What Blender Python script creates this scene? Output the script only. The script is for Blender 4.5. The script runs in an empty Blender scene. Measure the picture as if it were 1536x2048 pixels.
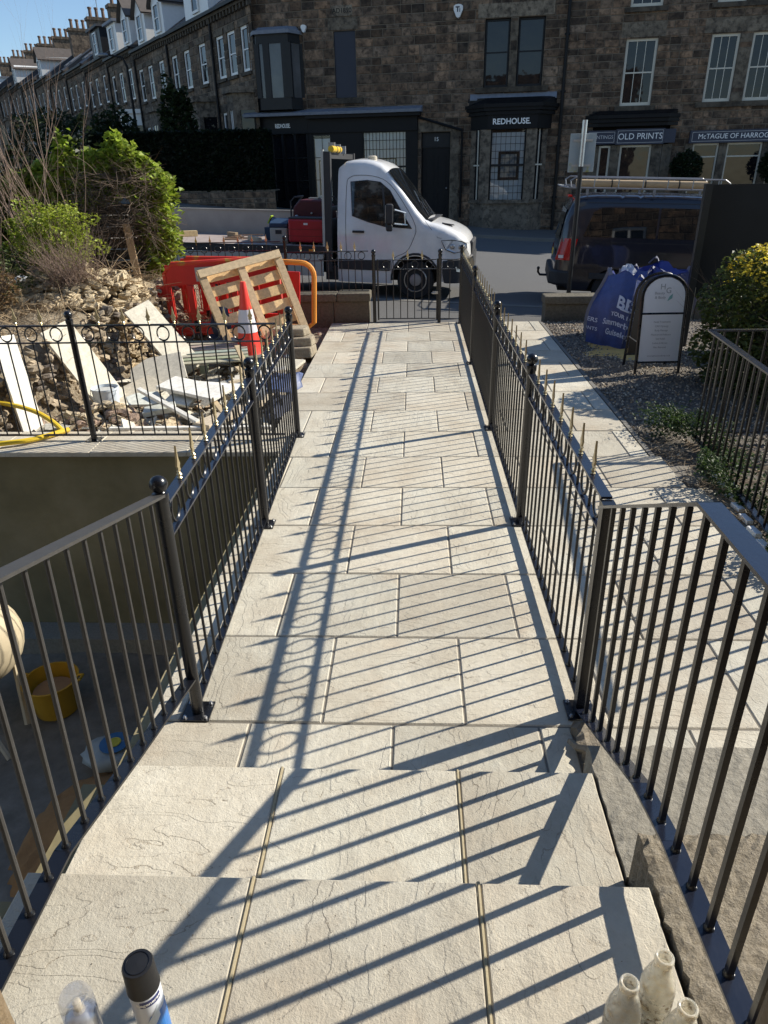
import bpy, bmesh, math, random
import numpy as np
from mathutils import Vector, Matrix, Euler
R=math.radians; PI=math.pi
SC=bpy.context.scene; COL=SC.collection

# ---------------------------------------------------------------- camera
cam=bpy.data.cameras.new('camera'); cam.sensor_fit='VERTICAL'; cam.sensor_height=36.0
cam.lens=1387.0/2048*36; cam.clip_start=.05; cam.clip_end=600
CO=bpy.data.objects.new('camera',cam); COL.objects.link(CO)
_p,_r,_y=.45787,-.019764,.047597; CAMH=2.104
_F=Vector((-math.sin(_y)*math.cos(_p),math.cos(_y)*math.cos(_p),-math.sin(_p)))
_Rt=Vector((math.cos(_y),math.sin(_y),0)); _U=_Rt.cross(_F)
_R2=_Rt*math.cos(_r)+_U*math.sin(_r); _U2=_U*math.cos(_r)-_Rt*math.sin(_r)
CO.matrix_world=Matrix(((_R2.x,_U2.x,-_F.x,0),(_R2.y,_U2.y,-_F.y,0),(_R2.z,_U2.z,-_F.z,CAMH),(0,0,0,1)))
SC.camera=CO
# ---------------------------------------------------------------- light
SUN_EL,SUN_AZ=R(33.9),R(66.0)      # azimuth from +Y towards +X
W=bpy.data.worlds.new('World'); SC.world=W; W.use_nodes=True
nt=W.node_tree; nt.nodes.clear()
sky=nt.nodes.new('ShaderNodeTexSky'); sky.sky_type='NISHITA'; sky.sun_disc=False
sky.sun_elevation=SUN_EL; sky.sun_rotation=SUN_AZ; sky.air_density=1.0; sky.dust_density=.0; sky.ozone_density=4.0
bg=nt.nodes.new('ShaderNodeBackground'); bg.inputs[1].default_value=.105
wo=nt.nodes.new('ShaderNodeOutputWorld'); hs_=nt.nodes.new('ShaderNodeHueSaturation'); hs_.inputs['Saturation'].default_value=.98; nt.links.new(sky.outputs[0],hs_.inputs['Color']); nt.links.new(hs_.outputs[0],bg.inputs[0]); nt.links.new(bg.outputs[0],wo.inputs[0])
sd=Vector((math.sin(SUN_AZ)*math.cos(SUN_EL),math.cos(SUN_AZ)*math.cos(SUN_EL),math.sin(SUN_EL)))
sl=bpy.data.lights.new('sun','SUN'); sl.energy=4.9; sl.angle=R(.53); sl.color=(1,.935,.82)
so=bpy.data.objects.new('sun',sl); COL.objects.link(so); so.rotation_euler=sd.to_track_quat('Z','Y').to_euler(); so.location=(8,6,9)
SC.view_settings.view_transform='Standard'; SC.view_settings.look='None'; SC.view_settings.gamma=1
SC.view_settings.exposure=0.5
SC.render.engine='CYCLES'; SC.render.resolution_x=768; SC.render.resolution_y=1024
SC.cycles.max_bounces=6; SC.cycles.transparent_max_bounces=12

# ---------------------------------------------------------------- helpers
def Dr(a): return Vector((math.cos(a),math.sin(a),0))
def Gz(x,y):                      # street level: falls to the right, rises beyond the far kerb to the left
    k=min(1,max(0,(y-17)/9)); return -.1-.035*max(-30,min(30,x))-k*.062*(min(3,max(-22,x))-3)*(1 if x<3 else 0)
class MB:
    def __init__(s): s.v=[];s.f=[];s.m=[];s.c=[]
    def add(s,V,F,m=0,c=None):
        b=len(s.v); s.v+= [tuple(p) for p in V]
        for f in F: s.f.append(tuple(b+i for i in f)); s.m.append(m); s.c.append(c)
        return s
    def box(s,x0,x1,y0,y1,z0,z1,m=0,c=None):
        V=[(x0,y0,z0),(x1,y0,z0),(x1,y1,z0),(x0,y1,z0),(x0,y0,z1),(x1,y0,z1),(x1,y1,z1),(x0,y1,z1)]
        return s.add(V,[(0,3,2,1),(4,5,6,7),(0,1,5,4),(1,2,6,5),(2,3,7,6),(3,0,4,7)],m,c)
    def obox(s,c0,d,rot=None,m=0,c=None,bow=0):
        M=(rot if isinstance(rot,Matrix) else Euler(rot or (0,0,0)).to_matrix()); c0=Vector(c0); V=[]
        for z in (-1,1):
            for x,y in ((-1,-1),(1,-1),(1,1),(-1,1)): V.append(c0+M@Vector((x*d[0]/2,y*d[1]/2,z*d[2]/2)))
        return s.add(V,[(0,3,2,1),(4,5,6,7),(0,1,5,4),(1,2,6,5),(2,3,7,6),(3,0,4,7)],m,c)
    def beam(s,a,b,w,h,m=0,c=None,up=(0,0,1)):
        a=Vector(a);b=Vector(b); x=(b-a).normalized(); y=Vector(up).cross(x)
        if y.length<1e-4: y=Vector((0,1,0))
        y.normalize(); z=x.cross(y); M=Matrix((x,y,z)).transposed()
        return s.obox((a+b)/2,((b-a).length,w,h),M,m,c)
    def tube(s,P,r,n=8,m=0,c=None,cap=True,closed=False):
        P=[Vector(p) for p in P]; k=len(P); rr=r if isinstance(r,(list,tuple)) else [r]*k; V=[];F=[]
        prev=None
        for i,p in enumerate(P):
            if closed: t=P[(i+1)%k]-P[i-1]
            else: t=(P[min(i+1,k-1)]-P[max(i-1,0)])
            t.normalize()
            if prev is None:
                u=t.orthogonal().normalized()
            else:
                u=prev-t*prev.dot(t)
                u=u.normalized() if u.length>1e-5 else t.orthogonal().normalized()
            prev=u; w=t.cross(u)
            for j in range(n):
                a=2*PI*j/n; V.append(p+(u*math.cos(a)+w*math.sin(a))*rr[i])
        for i in range(k if closed else k-1):
            i2=(i+1)%k
            for j in range(n):
                j2=(j+1)%n; F.append((i*n+j,i*n+j2,i2*n+j2,i2*n+j))
        if cap and not closed: F.append(tuple(range(n-1,-1,-1))); F.append(tuple((k-1)*n+j for j in range(n)))
        return s.add(V,F,m,c)
    def lathe(s,prof,c0=(0,0,0),n=20,M=None,m=0,c=None,cap=True):
        M=M or Matrix.Identity(3); c0=Vector(c0); V=[];F=[]; k=len(prof)
        for (r,z) in prof:
            for j in range(n):
                a=2*PI*j/n; V.append(c0+M@Vector((r*math.cos(a),r*math.sin(a),z)))
        for i in range(k-1):
            for j in range(n):
                j2=(j+1)%n; F.append((i*n+j,i*n+j2,(i+1)*n+j2,(i+1)*n+j))
        if cap:
            if prof[0][0]>1e-4: F.append(tuple(range(n-1,-1,-1)))
            if prof[-1][0]>1e-4: F.append(tuple((k-1)*n+j for j in range(n)))
        return s.add(V,F,m,c)
    def prism(s,poly,f0,f1,m=0,c=None):   # poly 2D; f0,f1 map (a,b)->3D
        n=len(poly); V=[f0(*p) for p in poly]+[f1(*p) for p in poly]
        F=[tuple(range(n-1,-1,-1)),tuple(range(n,2*n))]+[(i,(i+1)%n,n+(i+1)%n,n+i) for i in range(n)]
        return s.add(V,F,m,c)
    def ball(s,c0,r,m=0,c=None,n=10,k=7,sq=(1,1,1)):
        V=[];F=[]
        c0=Vector(c0)
        for i in range(k+1):
            t=PI*i/k
            for j in range(n):
                a=2*PI*j/n; V.append(c0+Vector((math.sin(t)*math.cos(a)*r*sq[0],math.sin(t)*math.sin(a)*r*sq[1],-math.cos(t)*r*sq[2])))
        for i in range(k):
            for j in range(n):
                j2=(j+1)%n; F.append((i*n+j,i*n+j2,(i+1)*n+j2,(i+1)*n+j))
        return s.add(V,F,m,c)
    def mesh(s,name,mats,smooth=False,off=(0,0,0)):
        me=bpy.data.meshes.new(name); o=Vector(off)
        me.from_pydata([(p[0]-o.x,p[1]-o.y,p[2]-o.z) for p in s.v],[],s.f)
        for mt in (mats if isinstance(mats,(list,tuple)) else [mats]): me.materials.append(mt)
        if any(s.m): me.polygons.foreach_set('material_index',s.m)
        if any(c is not None for c in s.c) or any(m_.name.endswith('stone') for m_ in me.materials if m_):
            at=me.color_attributes.new('tint','FLOAT_COLOR','CORNER'); A=np.ones((len(me.loops),4),np.float32); k=0
            for f,c in zip(s.f,s.c):
                n=len(f)
                if c is not None: A[k:k+n,:3]=c
                k+=n
            at.data.foreach_set('color',A.ravel())
        me.validate(clean_customdata=False); me.update()
        if smooth:
            me.polygons.foreach_set('use_smooth',[True]*len(me.polygons)); me.set_sharp_from_angle(angle=R(smooth if smooth is not True else 38))
        return me
ORG={}
def _props(o,label,cat,group,kind):
    if label: o['label']=label
    if cat: o['category']=cat
    if group: o['group']=group
    if kind: o['kind']=kind
    return o
def thing(name,label,cat,loc=(0,0,0),rot=(0,0,0),group=None):
    o=bpy.data.objects.new(name,None); o.empty_display_size=.1; COL.objects.link(o); o.location=loc; o.rotation_euler=rot
    _props(o,label,cat,group,None)
    ORG[o]=Vector(loc) if tuple(rot)==(0,0,0) else Vector((0,0,0)); return o
def put(name,mb,mats,parent=None,smooth=False,label=None,cat=None,group=None,kind=None,loc=None,bevel=None,rot=None):
    off=ORG.get(parent,Vector((0,0,0))) if parent else Vector(loc or (0,0,0))
    me=mb.mesh(name,mats,smooth,off); o=bpy.data.objects.new(name,me); COL.objects.link(o)
    if parent: o.parent=parent; ORG[o]=off
    elif loc: o.location=loc
    if bevel:
        md=o.modifiers.new('bevel','BEVEL'); md.width=bevel; md.segments=2; md.limit_method='ANGLE'; md.angle_limit=R(35)
    return _props(o,label,cat,group,kind)
def inst(name,me,parent,loc,rot=(0,0,0),scale=None):   # linked part, loc in parent's frame
    o=bpy.data.objects.new(name,me); COL.objects.link(o); o.parent=parent; o.location=loc; o.rotation_euler=rot
    if scale: o.scale=scale
    return o
def text_mesh(txt,size,depth=.002,bold=0,spacing=1.0,align='CENTER',shear=0):
    cu=bpy.data.curves.new('lettering','FONT'); cu.body=txt; cu.size=size; cu.extrude=depth; cu.offset=bold; cu.space_character=spacing
    cu.align_x=align; cu.align_y='CENTER'; cu.shear=shear; cu.resolution_u=3
    o=bpy.data.objects.new('lettering',cu); COL.objects.link(o)
    me=bpy.data.meshes.new_from_object(o.evaluated_get(bpy.context.evaluated_depsgraph_get())); bpy.data.objects.remove(o); me.name='lettering'; return me
def lettering(txt,size,mat,parent,loc,rot,bold=0,spacing=1.0,align='CENTER',name='lettering',depth=.002):
    me=text_mesh(txt,size,depth,bold,spacing,align); me.materials.clear(); me.materials.append(mat)
    o=bpy.data.objects.new(name,me); COL.objects.link(o); o.parent=parent; o.location=loc; o.rotation_euler=rot; return o

# ---------------------------------------------------------------- materials
class N:
    def __init__(s,name):
        s.m=bpy.data.materials.new(name); s.m.use_nodes=True; s.t=s.m.node_tree; s.t.nodes.clear()
        s.out=s.n('ShaderNodeOutputMaterial'); s.b=s.n('ShaderNodeBsdfPrincipled'); s.l(s.b.outputs[0],s.out.inputs[0])
    def n(s,t,**k):
        x=s.t.nodes.new(t)
        for a,b in k.items(): setattr(x,a,b)
        return x
    def l(s,a,b): s.t.links.new(a,b)
    def set(s,x,v):
        if hasattr(v,'is_output') : s.l(v,x)
        else: x.default_value=v if not isinstance(v,tuple) or len(v)!=3 or x.type!='RGBA' else (*v,1)
    def P(s,**k):
        mp=dict(col='Base Color',rough='Roughness',metal='Metallic',spec='Specular IOR Level',nrm='Normal',trans='Transmission Weight',ior='IOR',coat='Coat Weight',coatr='Coat Roughness',alpha='Alpha',emit='Emission Color',es='Emission Strength',sub='Subsurface Weight')
        for a,b in k.items(): s.set(s.b.inputs[mp[a]],b)
        return s.m
    def coord(s,w='Object'): return s.n('ShaderNodeTexCoord').outputs[w]
    def map(s,v,sc=(1,1,1),loc=(0,0,0),rot=(0,0,0)):
        x=s.n('ShaderNodeMapping'); s.l(v,x.inputs[0]); s.set(x.inputs[3],sc); s.set(x.inputs[1],loc); s.set(x.inputs[2],rot); return x.outputs[0]
    def noise(s,v,sc,det=4,ro=.55,out=0,dist=0):
        x=s.n('ShaderNodeTexNoise'); s.l(v,x.inputs['Vector']); x.inputs['Scale'].default_value=sc; x.inputs['Detail'].default_value=det; x.inputs['Roughness'].default_value=ro; x.inputs['Distortion'].default_value=dist; return x.outputs[out]
    def vor(s,v,sc,out='Distance',feat='F1'):
        x=s.n('ShaderNodeTexVoronoi',feature=feat); s.l(v,x.inputs['Vector']); x.inputs['Scale'].default_value=sc; return x.outputs[out]
    def ramp(s,f,st,interp='LINEAR'):
        x=s.n('ShaderNodeValToRGB'); s.l(f,x.inputs[0]); e=x.color_ramp; e.interpolation=interp
        while len(e.elements)<len(st): e.elements.new(.5)
        for q,(p,c) in zip(e.elements,st): q.position=p; q.color=(*c,1) if isinstance(c,tuple) else (c,c,c,1)
        return x.outputs[0]
    def mix(s,f,a,b,mode='MIX'):
        x=s.n('ShaderNodeMix',data_type='RGBA',blend_type=mode); s.set(x.inputs[0],f); s.set(x.inputs[6],a); s.set(x.inputs[7],b); return x.outputs[2]
    def math(s,op,a,b=0,c=None):
        x=s.n('ShaderNodeMath',operation=op); s.set(x.inputs[0],a); s.set(x.inputs[1],b)
        if c is not None: s.set(x.inputs[2],c)
        return x.outputs[0]
    def bump(s,h,st=.5,d=.01,nrm=None):
        x=s.n('ShaderNodeBump'); s.l(h,x.inputs['Height']); x.inputs['Strength'].default_value=st; x.inputs['Distance'].default_value=d
        if nrm: s.l(nrm,x.inputs['Normal'])
        return x.outputs[0]
    def tint(s):
        x=s.n('ShaderNodeVertexColor'); x.layer_name='tint'; return x.outputs[0]
MT={}
def plain(name,col,rough=.6,var=.15,sc=8,bump=0,metal=0,spec=.5,bsc=60,**k):
    """paint/plastic/metal with slight dirt variation"""
    if name in MT: return MT[name]
    n=N(name); co=n.coord(); f=n.noise(co,sc,5)
    c=n.mix(f,tuple(x*(1-var) for x in col),tuple(min(1,x*(1+var)) for x in col))
    kw=dict(col=c,rough=n.math('ADD',n.math('MULTIPLY',n.noise(co,sc*2,3),.15),rough-.07),metal=metal,spec=spec)
    if bump: kw['nrm']=n.bump(n.noise(co,bsc,4),bump,.004)
    kw.update(k); MT[name]=n.P(**kw); return MT[name]
def speckle(name,cols,sc=40,rough=.9,bump=.5,bd=.01,big=1.5,stain=.25):
    """mineral surfaces: fine grain + broad stains"""
    n=N(name); co=n.coord(); g=n.noise(co,sc,6,.7); b=n.noise(co,big,5,.6)
    st=[(.25+.5*i/(len(cols)-1),c) for i,c in enumerate(cols)]
    c=n.ramp(g,st); c=n.mix(n.math('MULTIPLY',b,stain*2),c,tuple(x*.45 for x in cols[0]))
    MT[name]=n.P(col=c,rough=rough,nrm=n.bump(n.math('ADD',g,n.noise(co,sc/6,4)),bump,bd)); return MT[name]

def slab_mat(name,cols,gain=1.0):
    n=N(name); co=n.coord(); t=n.tint(); sep=n.n('ShaderNodeSeparateColor'); n.l(t,sep.inputs[0]); r,g,b=sep.outputs
    off=n.n('ShaderNodeCombineXYZ'); n.l(n.math('MULTIPLY',b,57.3),off.inputs[0]); n.l(n.math('MULTIPLY',r,31.7),off.inputs[1]); n.l(n.math('MULTIPLY',g,11),off.inputs[2])
    ad=n.n('ShaderNodeVectorMath',operation='ADD'); n.l(co,ad.inputs[0]); n.l(off.outputs[0],ad.inputs[1]); v=ad.outputs[0]
    A=n.noise(n.map(v,(1.0,3.4,1)),1.7,3,.5,dist=.25); B=n.noise(n.map(v,(3.0,1.1,1),rot=(0,0,.35)),1.7,3,.5,dist=.25)
    sel=n.math('GREATER_THAN',g,.5); base=n.mix(sel,A,B)
    rough=n.noise(v,24,5,.75)
    h0=n.math('ADD',base,n.math('MULTIPLY',rough,.045)); h=n.math('MULTIPLY',h0,13.0)
    fl=n.math('FLOOR',h); fr=n.math('FRACT',h)
    # ledges show only here and there
    msk=n.ramp(n.noise(v,3.4,3),[(.38,0.0),(.50,1.0)])
    stepped=n.math('ADD',n.math('MULTIPLY',fl,msk),n.math('MULTIPLY',h,n.math('SUBTRACT',1,msk)))
    edge=n.math('MULTIPLY',n.ramp(fr,[(0,1.0),(.07,0.0)]),msk)
    fine=n.noise(v,190,4,.7)
    hh=n.math('ADD',n.math('MULTIPLY',stepped,.42),n.math('ADD',n.math('ADD',n.math('MULTIPLY',fine,.45),n.math('MULTIPLY',n.noise(v,75,4,.7),.6)),n.math('MULTIPLY',rough,1.0)))
    hh=n.math('SUBTRACT',hh,n.math('MULTIPLY',edge,.25))
    c=n.ramp(n.noise(v,2.3,5,.6),[(.28,cols[0]),(.5,cols[1]),(.72,cols[2])])
    c=n.mix(n.math('MULTIPLY',n.ramp(rough,[(.3,1.0),(.62,0.0)]),.28),c,tuple(x*.72 for x in cols[0]))
    c=n.mix(n.math('MULTIPLY',n.math('MULTIPLY',edge,n.ramp(n.noise(v,5,2),[(.45,0.0),(.62,1.0)])),.8),c,(.20,.15,.10))
    # fine dirt specks and faint rusty blooms
    c=n.mix(n.math('MULTIPLY',n.ramp(n.vor(v,26),[(.0,1.0),(.1,0.0)]),.55),c,(.12,.1,.08))
    c=n.mix(n.math('MULTIPLY',n.ramp(n.noise(v,1.4,4,.65),[(.58,0.0),(.74,1.0)]),.4),c,(.50,.37,.25))
    br=n.math('ADD',.84*gain,n.math('MULTIPLY',r,.26*gain)); cb=n.n('ShaderNodeCombineColor'); [n.l(br,cb.inputs[i]) for i in range(3)]
    c=n.mix(1.0,c,cb.outputs[0],'MULTIPLY'); c=n.mix(1.0,c,n.mix(g,(1.02,.99,.94),(.985,1.0,.985)),'MULTIPLY')
    c=n.mix(n.math('MULTIPLY',n.ramp(n.noise(n.map(co,(1,1,1)),.9,6,.7),[(.5,0.0),(.72,1.0)]),.32),c,(.30,.255,.20))
    MT[name]=n.P(col=c,rough=.78,spec=.35,nrm=n.bump(hh,.8,.0052)); return MT[name]
slab_mat('riven_stone',[(.48,.42,.33),(.585,.54,.445),(.64,.605,.515)])
speckle('mortar',[(.20,.18,.15),(.30,.27,.22)],80,.95,.4,.004)
speckle('sand_joint',[(.34,.28,.17),(.46,.39,.25)],160,.95,.5,.003,3,.1)
speckle('concrete',[(.25,.225,.175),(.38,.345,.275),(.47,.43,.35)],45,.95,.8,.012,1.3,.3)
speckle('rough_concrete',[(.22,.18,.12),(.38,.32,.23),(.5,.43,.33)],55,.95,1.0,.02,2,.25)
n=N('render_wall'); co=n.coord(); w_=n.n('ShaderNodeTexWave',bands_direction='Z'); n.l(n.map(co,(1,1,1)),w_.inputs[0]); w_.inputs['Scale'].default_value=32; w_.inputs['Distortion'].default_value=5; w_.inputs['Detail Scale'].default_value=.35; MT['render_wall']=n.P(col=n.ramp(n.noise(co,.9,6,.65),[(.3,(.17,.14,.07)),(.5,(.25,.21,.11)),(.7,(.34,.285,.17))]),rough=.85,nrm=n.bump(n.math('ADD',n.math('MULTIPLY',w_.outputs[1],.6),n.noise(co,6,4)),.5,.012))
speckle('asphalt',[(.05,.05,.05),(.115,.115,.115),(.21,.21,.205)],110,.85,.5,.008,.35,.14)
speckle('pavement_tar',[(.075,.072,.068),(.12,.116,.11),(.19,.185,.175)],120,.9,.4,.006,.5,.2)
speckle('far_pavement',[(.10,.095,.09),(.16,.155,.145)],60,.85,.3,.006,.5,.3)
speckle('kerb_stone',[(.16,.15,.13),(.26,.245,.22)],40,.9,.4,.008,1,.3)
speckle('soil',[(.10,.075,.05),(.19,.145,.1),(.29,.235,.17)],22,.98,1.0,.04,1.2,.3)
speckle('clay_bank',[(.24,.175,.1),(.37,.29,.175),(.46,.37,.24)],14,.98,1.0,.05,1.5,.3)
speckle('gravel_bed',[(.06,.052,.042),(.21,.18,.145),(.44,.39,.32)],75,.95,1.0,.02,.8,.3)
speckle('old_garden_stone',[(.10,.09,.06),(.19,.165,.12),(.27,.235,.17)],30,.95,.9,.015,1.7,.4)
speckle('wet_floor',[(.17,.145,.105),(.36,.31,.235),(.52,.47,.38)],5,.7,.5,.01,.9,.5)
plain('black_gloss',(.006,.0065,.009),.28,.3,6,.12,spec=.6,bsc=90)
plain('black_satin',(.011,.011,.012),.42,.3,14,.1,spec=.5)
plain('blue_black',(.012,.015,.026),.2,.2,6,.1,spec=.7)
plain('dark_primer',(.05,.047,.043),.5,.3,30,.1)
plain('gold_paint',(.60,.49,.28),.35,.2,40,metal=.75)
plain('zinc',(.5,.5,.5),.35,.2,60,metal=.9)
# ================================================================ SETTING
def grid_mesh(name,mat,xs,ys,zf,kind='structure',smooth=True,**k):
    mb=MB(); nx,ny=len(xs),len(ys); V=[(x,y,zf(x,y)) for y in ys for x in xs]
    F=[(j*nx+i,j*nx+i+1,(j+1)*nx+i+1,(j+1)*nx+i) for j in range(ny-1) for i in range(nx-1)]
    mb.add(V,F); return put(name,mb,MT[mat] if isinstance(mat,str) else mat,smooth=60 if smooth else False,kind=kind,**k)
def lin(a,b,n): return [a+(b-a)*i/(n-1) for i in range(n)]
A8=R(-8); UD=Vector((math.cos(A8),math.sin(A8),0)); UN=Vector((math.sin(A8),-math.cos(A8),0))
P0=Vector((3.54,30.9,0))
def yk(y0,x): return y0-math.tan(R(8))*x      # lines of the street: y at x for a line that crosses x=0 at y0
def strip(name,mat,y0,y1,dz,xs,ny=2,th=0):
    mb=MB(); V=[];nx=len(xs)
    for j in range(ny):
        for x in xs:
            y=yk(y0+(y1-y0)*j/(ny-1),x); V.append((x,y,Gz(x,y)+dz))
    F=[(j*nx+i,j*nx+i+1,(j+1)*nx+i+1,(j+1)*nx+i) for j in range(ny-1) for i in range(nx-1)]; mb.add(V,F)
    if th:
        for i in range(nx-1):
            for j,sg in ((0,1),(ny-1,-1)):
                a=V[j*nx+i];b=V[j*nx+i+1]; q=[a,b,(b[0],b[1],b[2]-th),(a[0],a[1],a[2]-th)]
                mb.add(q,[(0,3,2,1) if sg>0 else (0,1,2,3)])
    return put(name,mb,MT[mat],kind='structure',smooth=60)
XS=lin(-90,60,76)
# one ground sheet far below everything, reaching the horizon; lifted to the street beyond the garden
def gsheet(x,y):
    if y<12: return -2.6
    if y<60: return Gz(x,y)-.25
    return Gz(x,60)-.25+(y-60)*.01
grid_mesh('ground','far_pavement',[-400,-200]+lin(-90,60,51)+[200,400],[-60,-10,11.99,12.6]+lin(14,60,24)+[100,200,450],gsheet)
strip('road','asphalt',13.2,27.0,0.0,XS,15)
# kerbs and pavements
strip('pavement_near','pavement_tar',10.9,12.95,.06,XS,6)
strip('kerb_near','kerb_stone',12.95,13.12,.068,XS,2,.1)
strip('kerb_far','kerb_stone',27.0,27.25,.11,XS,2,.14)
strip('pavement_far','far_pavement',27.25,60,.105,XS,20)
# ---- paving of the two garden paths: running bond of 600 mm riven slabs
rng=random.Random(4)
def slab(mb,x0,x1,y0,y1,z,th=.04,g=.0045,c=None,ch=.005):
    c=c or (rng.random(),rng.random(),rng.random())
    x0+=g;x1-=g;y0+=g;y1-=g
    j=lambda: rng.uniform(-.0015,.0015)
    top=[(x0+ch,y0+ch,z+j()),(x1-ch,y0+ch,z+j()),(x1-ch,y1-ch,z+j()),(x0+ch,y1-ch,z+j())]
    mid=[(x0,y0,z-ch),(x1,y0,z-ch),(x1,y1,z-ch),(x0,y1,z-ch)]; bot=[(a,b,z-th) for a,b,_ in mid]
    F=[(0,1,2,3)]+[(4+i,4+(i+1)%4,(i+1)%4,i) for i in range(4)]+[(8+i,8+(i+1)%4,4+(i+1)%4,4+i) for i in range(4)]
    mb.add(top+mid+bot,F,0,c)
mb=MB(); PIT=.61
def xr(y): return 1.9 if y>5.2 else 1.9+(5.2-y)*.17      # outer edge of the right-hand path
def xl(y): return -1.135 if y<5.3 else (-1.075 if y<5.9 else -1.27)
for i in range(-1,14):
    y0=2.235+PIT*i if i>=0 else 1.80; y1=2.235+PIT*(i+1)
    if i==13: y1=10.85
    sh=-.39 if i%2==0 else -.695
    xs=[xl(y0+.01)]; x=sh-PIT*2
    while x<3.2:
        if x>xs[0]+.1: xs.append(x)
        x+=PIT
    lim=xr(y0) if i>=0 else 3.0
    xs=[x for x in xs if x<lim-.12]+[lim]
    for a,b in zip(xs,xs[1:]):
        if i==-1 and a>.5:
            b_=min(b,.66) if a<.66 else None
            if b_ is None: continue
            slab(mb,a,b_,y0,y1,0)
        else: slab(mb,a,b,y0,y1,0)
# near apron of the right-hand path
for i in range(-1,0):
    y0,y1=1.95,2.235
    for a,b in zip([.78,1.14,1.75,2.4],[1.14,1.75,2.4,3.2]): slab(mb,a,b,y0,y1,0)
put('path',mb,MT['riven_stone'],kind='structure')
mb=MB(); mb.box(-1.035,1.89,1.82,10.84,-.3,-.006); mb.box(1.89,2.2,1.97,5.1,-.3,-.006); mb.box(2.2,3.18,1.97,2.9,-.3,-.006)
put('path_bedding',mb,MT['mortar'],kind='structure')
# steps: two treads with overhanging nosings
mb=MB(); mm=MB(); js=MB()
for z,y0,y1,js_ in ((.17,1.24,1.835,(-.475,.158)),(.36,-1.5,1.262,(-.441,.177))):
    xa,xb=-1.085,.642
    ys=[(y0,y1)] if z<.3 else [(y1-.62,y1),(y1-1.24,y1-.62),(y0,y1-1.24)]
    for ya,yb in ys:
        e=[xa,js_[0],js_[1],xb]
        for a,b in zip(e,e[1:]): slab(mb,a,b,ya,yb,z,.035,.006)
    for xj in js_: js.tube([(xj,y0+.02,z-.0035),(xj,y1-.004,z-.0035)],.0056,6)
    mm.box(xa+.03,xb-.01,y0-.3 if z<.3 else -1.5,y1-.022,(-.4 if z<.3 else -.35),z-.036)
put('steps',mb,MT['riven_stone'],kind='structure')
put('step_core',mm,MT['mortar'],kind='structure'); put('step_joint_sand',js,MT['sand_joint'],kind='structure',smooth=True)
# ---- basement area on the left
def pitz(x,y): return -1.97+.03*math.sin(x*3+y*2)
grid_mesh('basement_floor','wet_floor',lin(-9,-1.05,20),lin(-2,5.46,16),pitz)
mb=MB(); mb.box(-1.2,-1.055,-1.55,5.42,-2.3,-.05); mb.box(-1.2,-1.075,-1.0,1.2,-.045,.31); mb.box(-1.2,-1.075,1.2,1.78,-.045,.12)
put('path_side_wall',mb,MT['render_wall'],label='rendered side wall holding up the sandstone path above the basement yard',cat='retaining wall')
rw=thing('retaining_wall','olive rendered retaining wall with pale coping under the ringed fence beside the basement yard','retaining wall',(-1.2,5.7,-2))
mb=MB(); mb.box(-9,-1.2,5.47,5.9,-2.2,-.04); put('wall',mb,MT['render_wall'],rw)
mb=MB(); mb.box(-9,-1.21,5.2,5.468,-2.2,-1.8); put('footing',mb,MT['concrete'],rw)
mb=MB(); x=-1.075; i=0
while x>-9:
    slab(mb,x-.84,x,5.395,5.93,.002,.04,.003,(rng.random()*.4+.5,rng.random(),rng.random())); x-=.84
put('coping',mb,MT['riven_stone'],rw)
# ---- right: gravel garden
def gravz(x,y): return -.035+.012*math.sin(x*5)*math.cos(y*4)
grid_mesh('gravel_ground','gravel_bed',lin(1.93,9,28),lin(2.0,10.95,36),lambda x,y: gravz(x,y)-(0.05 if y<3.2 and x<2.6 else 0))
mb=MB(); rng=random.Random(8)
# loose stones: small irregular chips, densest near the paths
ic=[Vector(v) for v in [(0,0,1),(.9,0,.1),(-.1,.9,0),(-.8,-.1,.1),(.1,-.9,0),(0,0,-1)]]; IF=[(0,1,2),(0,2,3),(0,3,4),(0,4,1),(5,2,1),(5,3,2),(5,4,3),(5,1,4)]
for k in range(15000):
    y=5.0+6.0*rng.random()**1.1; x=1.97+(4.6)*rng.random()**1.2
    if y<5.9 and x<2.5 and rng.random()<.7: continue
    s=rng.uniform(.008,.02); M=Euler((rng.random()*6,rng.random()*6,rng.random()*6)).to_matrix(); g=rng.random()
    c=(.12,.105,.09) if g<.3 else (.29,.25,.2) if g<.65 else (.5,.44,.35) if g<.9 else (.42,.3,.18)
    mb.add([Vector((x,y,gravz(x,y)+s*.3))+M@Vector((v.x*s*rng.uniform(.8,1.3),v.y*s,v.z*s*.7)) for v in ic],IF,0,c)
n=N('gravel_stone'); n.P(col=n.tint(),rough=.85); MT['gravel_stone']=n.m
put('gravel',mb,MT['gravel_stone'],kind='stuff',label='loose grey gravel chips on the right-hand garden',cat='gravel')
# edging beside the right-hand path
mb=MB(); rng=random.Random(3); y=5.25
while y<10.8:
    L=rng.uniform(.8,1.1); mb.box(1.905,1.945,y,min(y+L-.006,10.85),-.1,rng.uniform(-.004,.004),0); y+=L
put('path_edging',mb,MT['kerb_stone'],kind='structure')
# soil strip beside the near right path
def soilz(x,y): return -.03+.03*math.sin(x*9+y*7)*math.sin(y*11)+.02*math.sin(x*23)
grid_mesh('soil_strip','soil',lin(1.88,2.8,24),lin(1.9,5.6,60),lambda x,y: -.02+.025*math.sin(x*9+y*7)*math.sin(y*11)+.012*math.sin(x*33+y*17)-.12*(x<xr(y)-.02))
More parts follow.
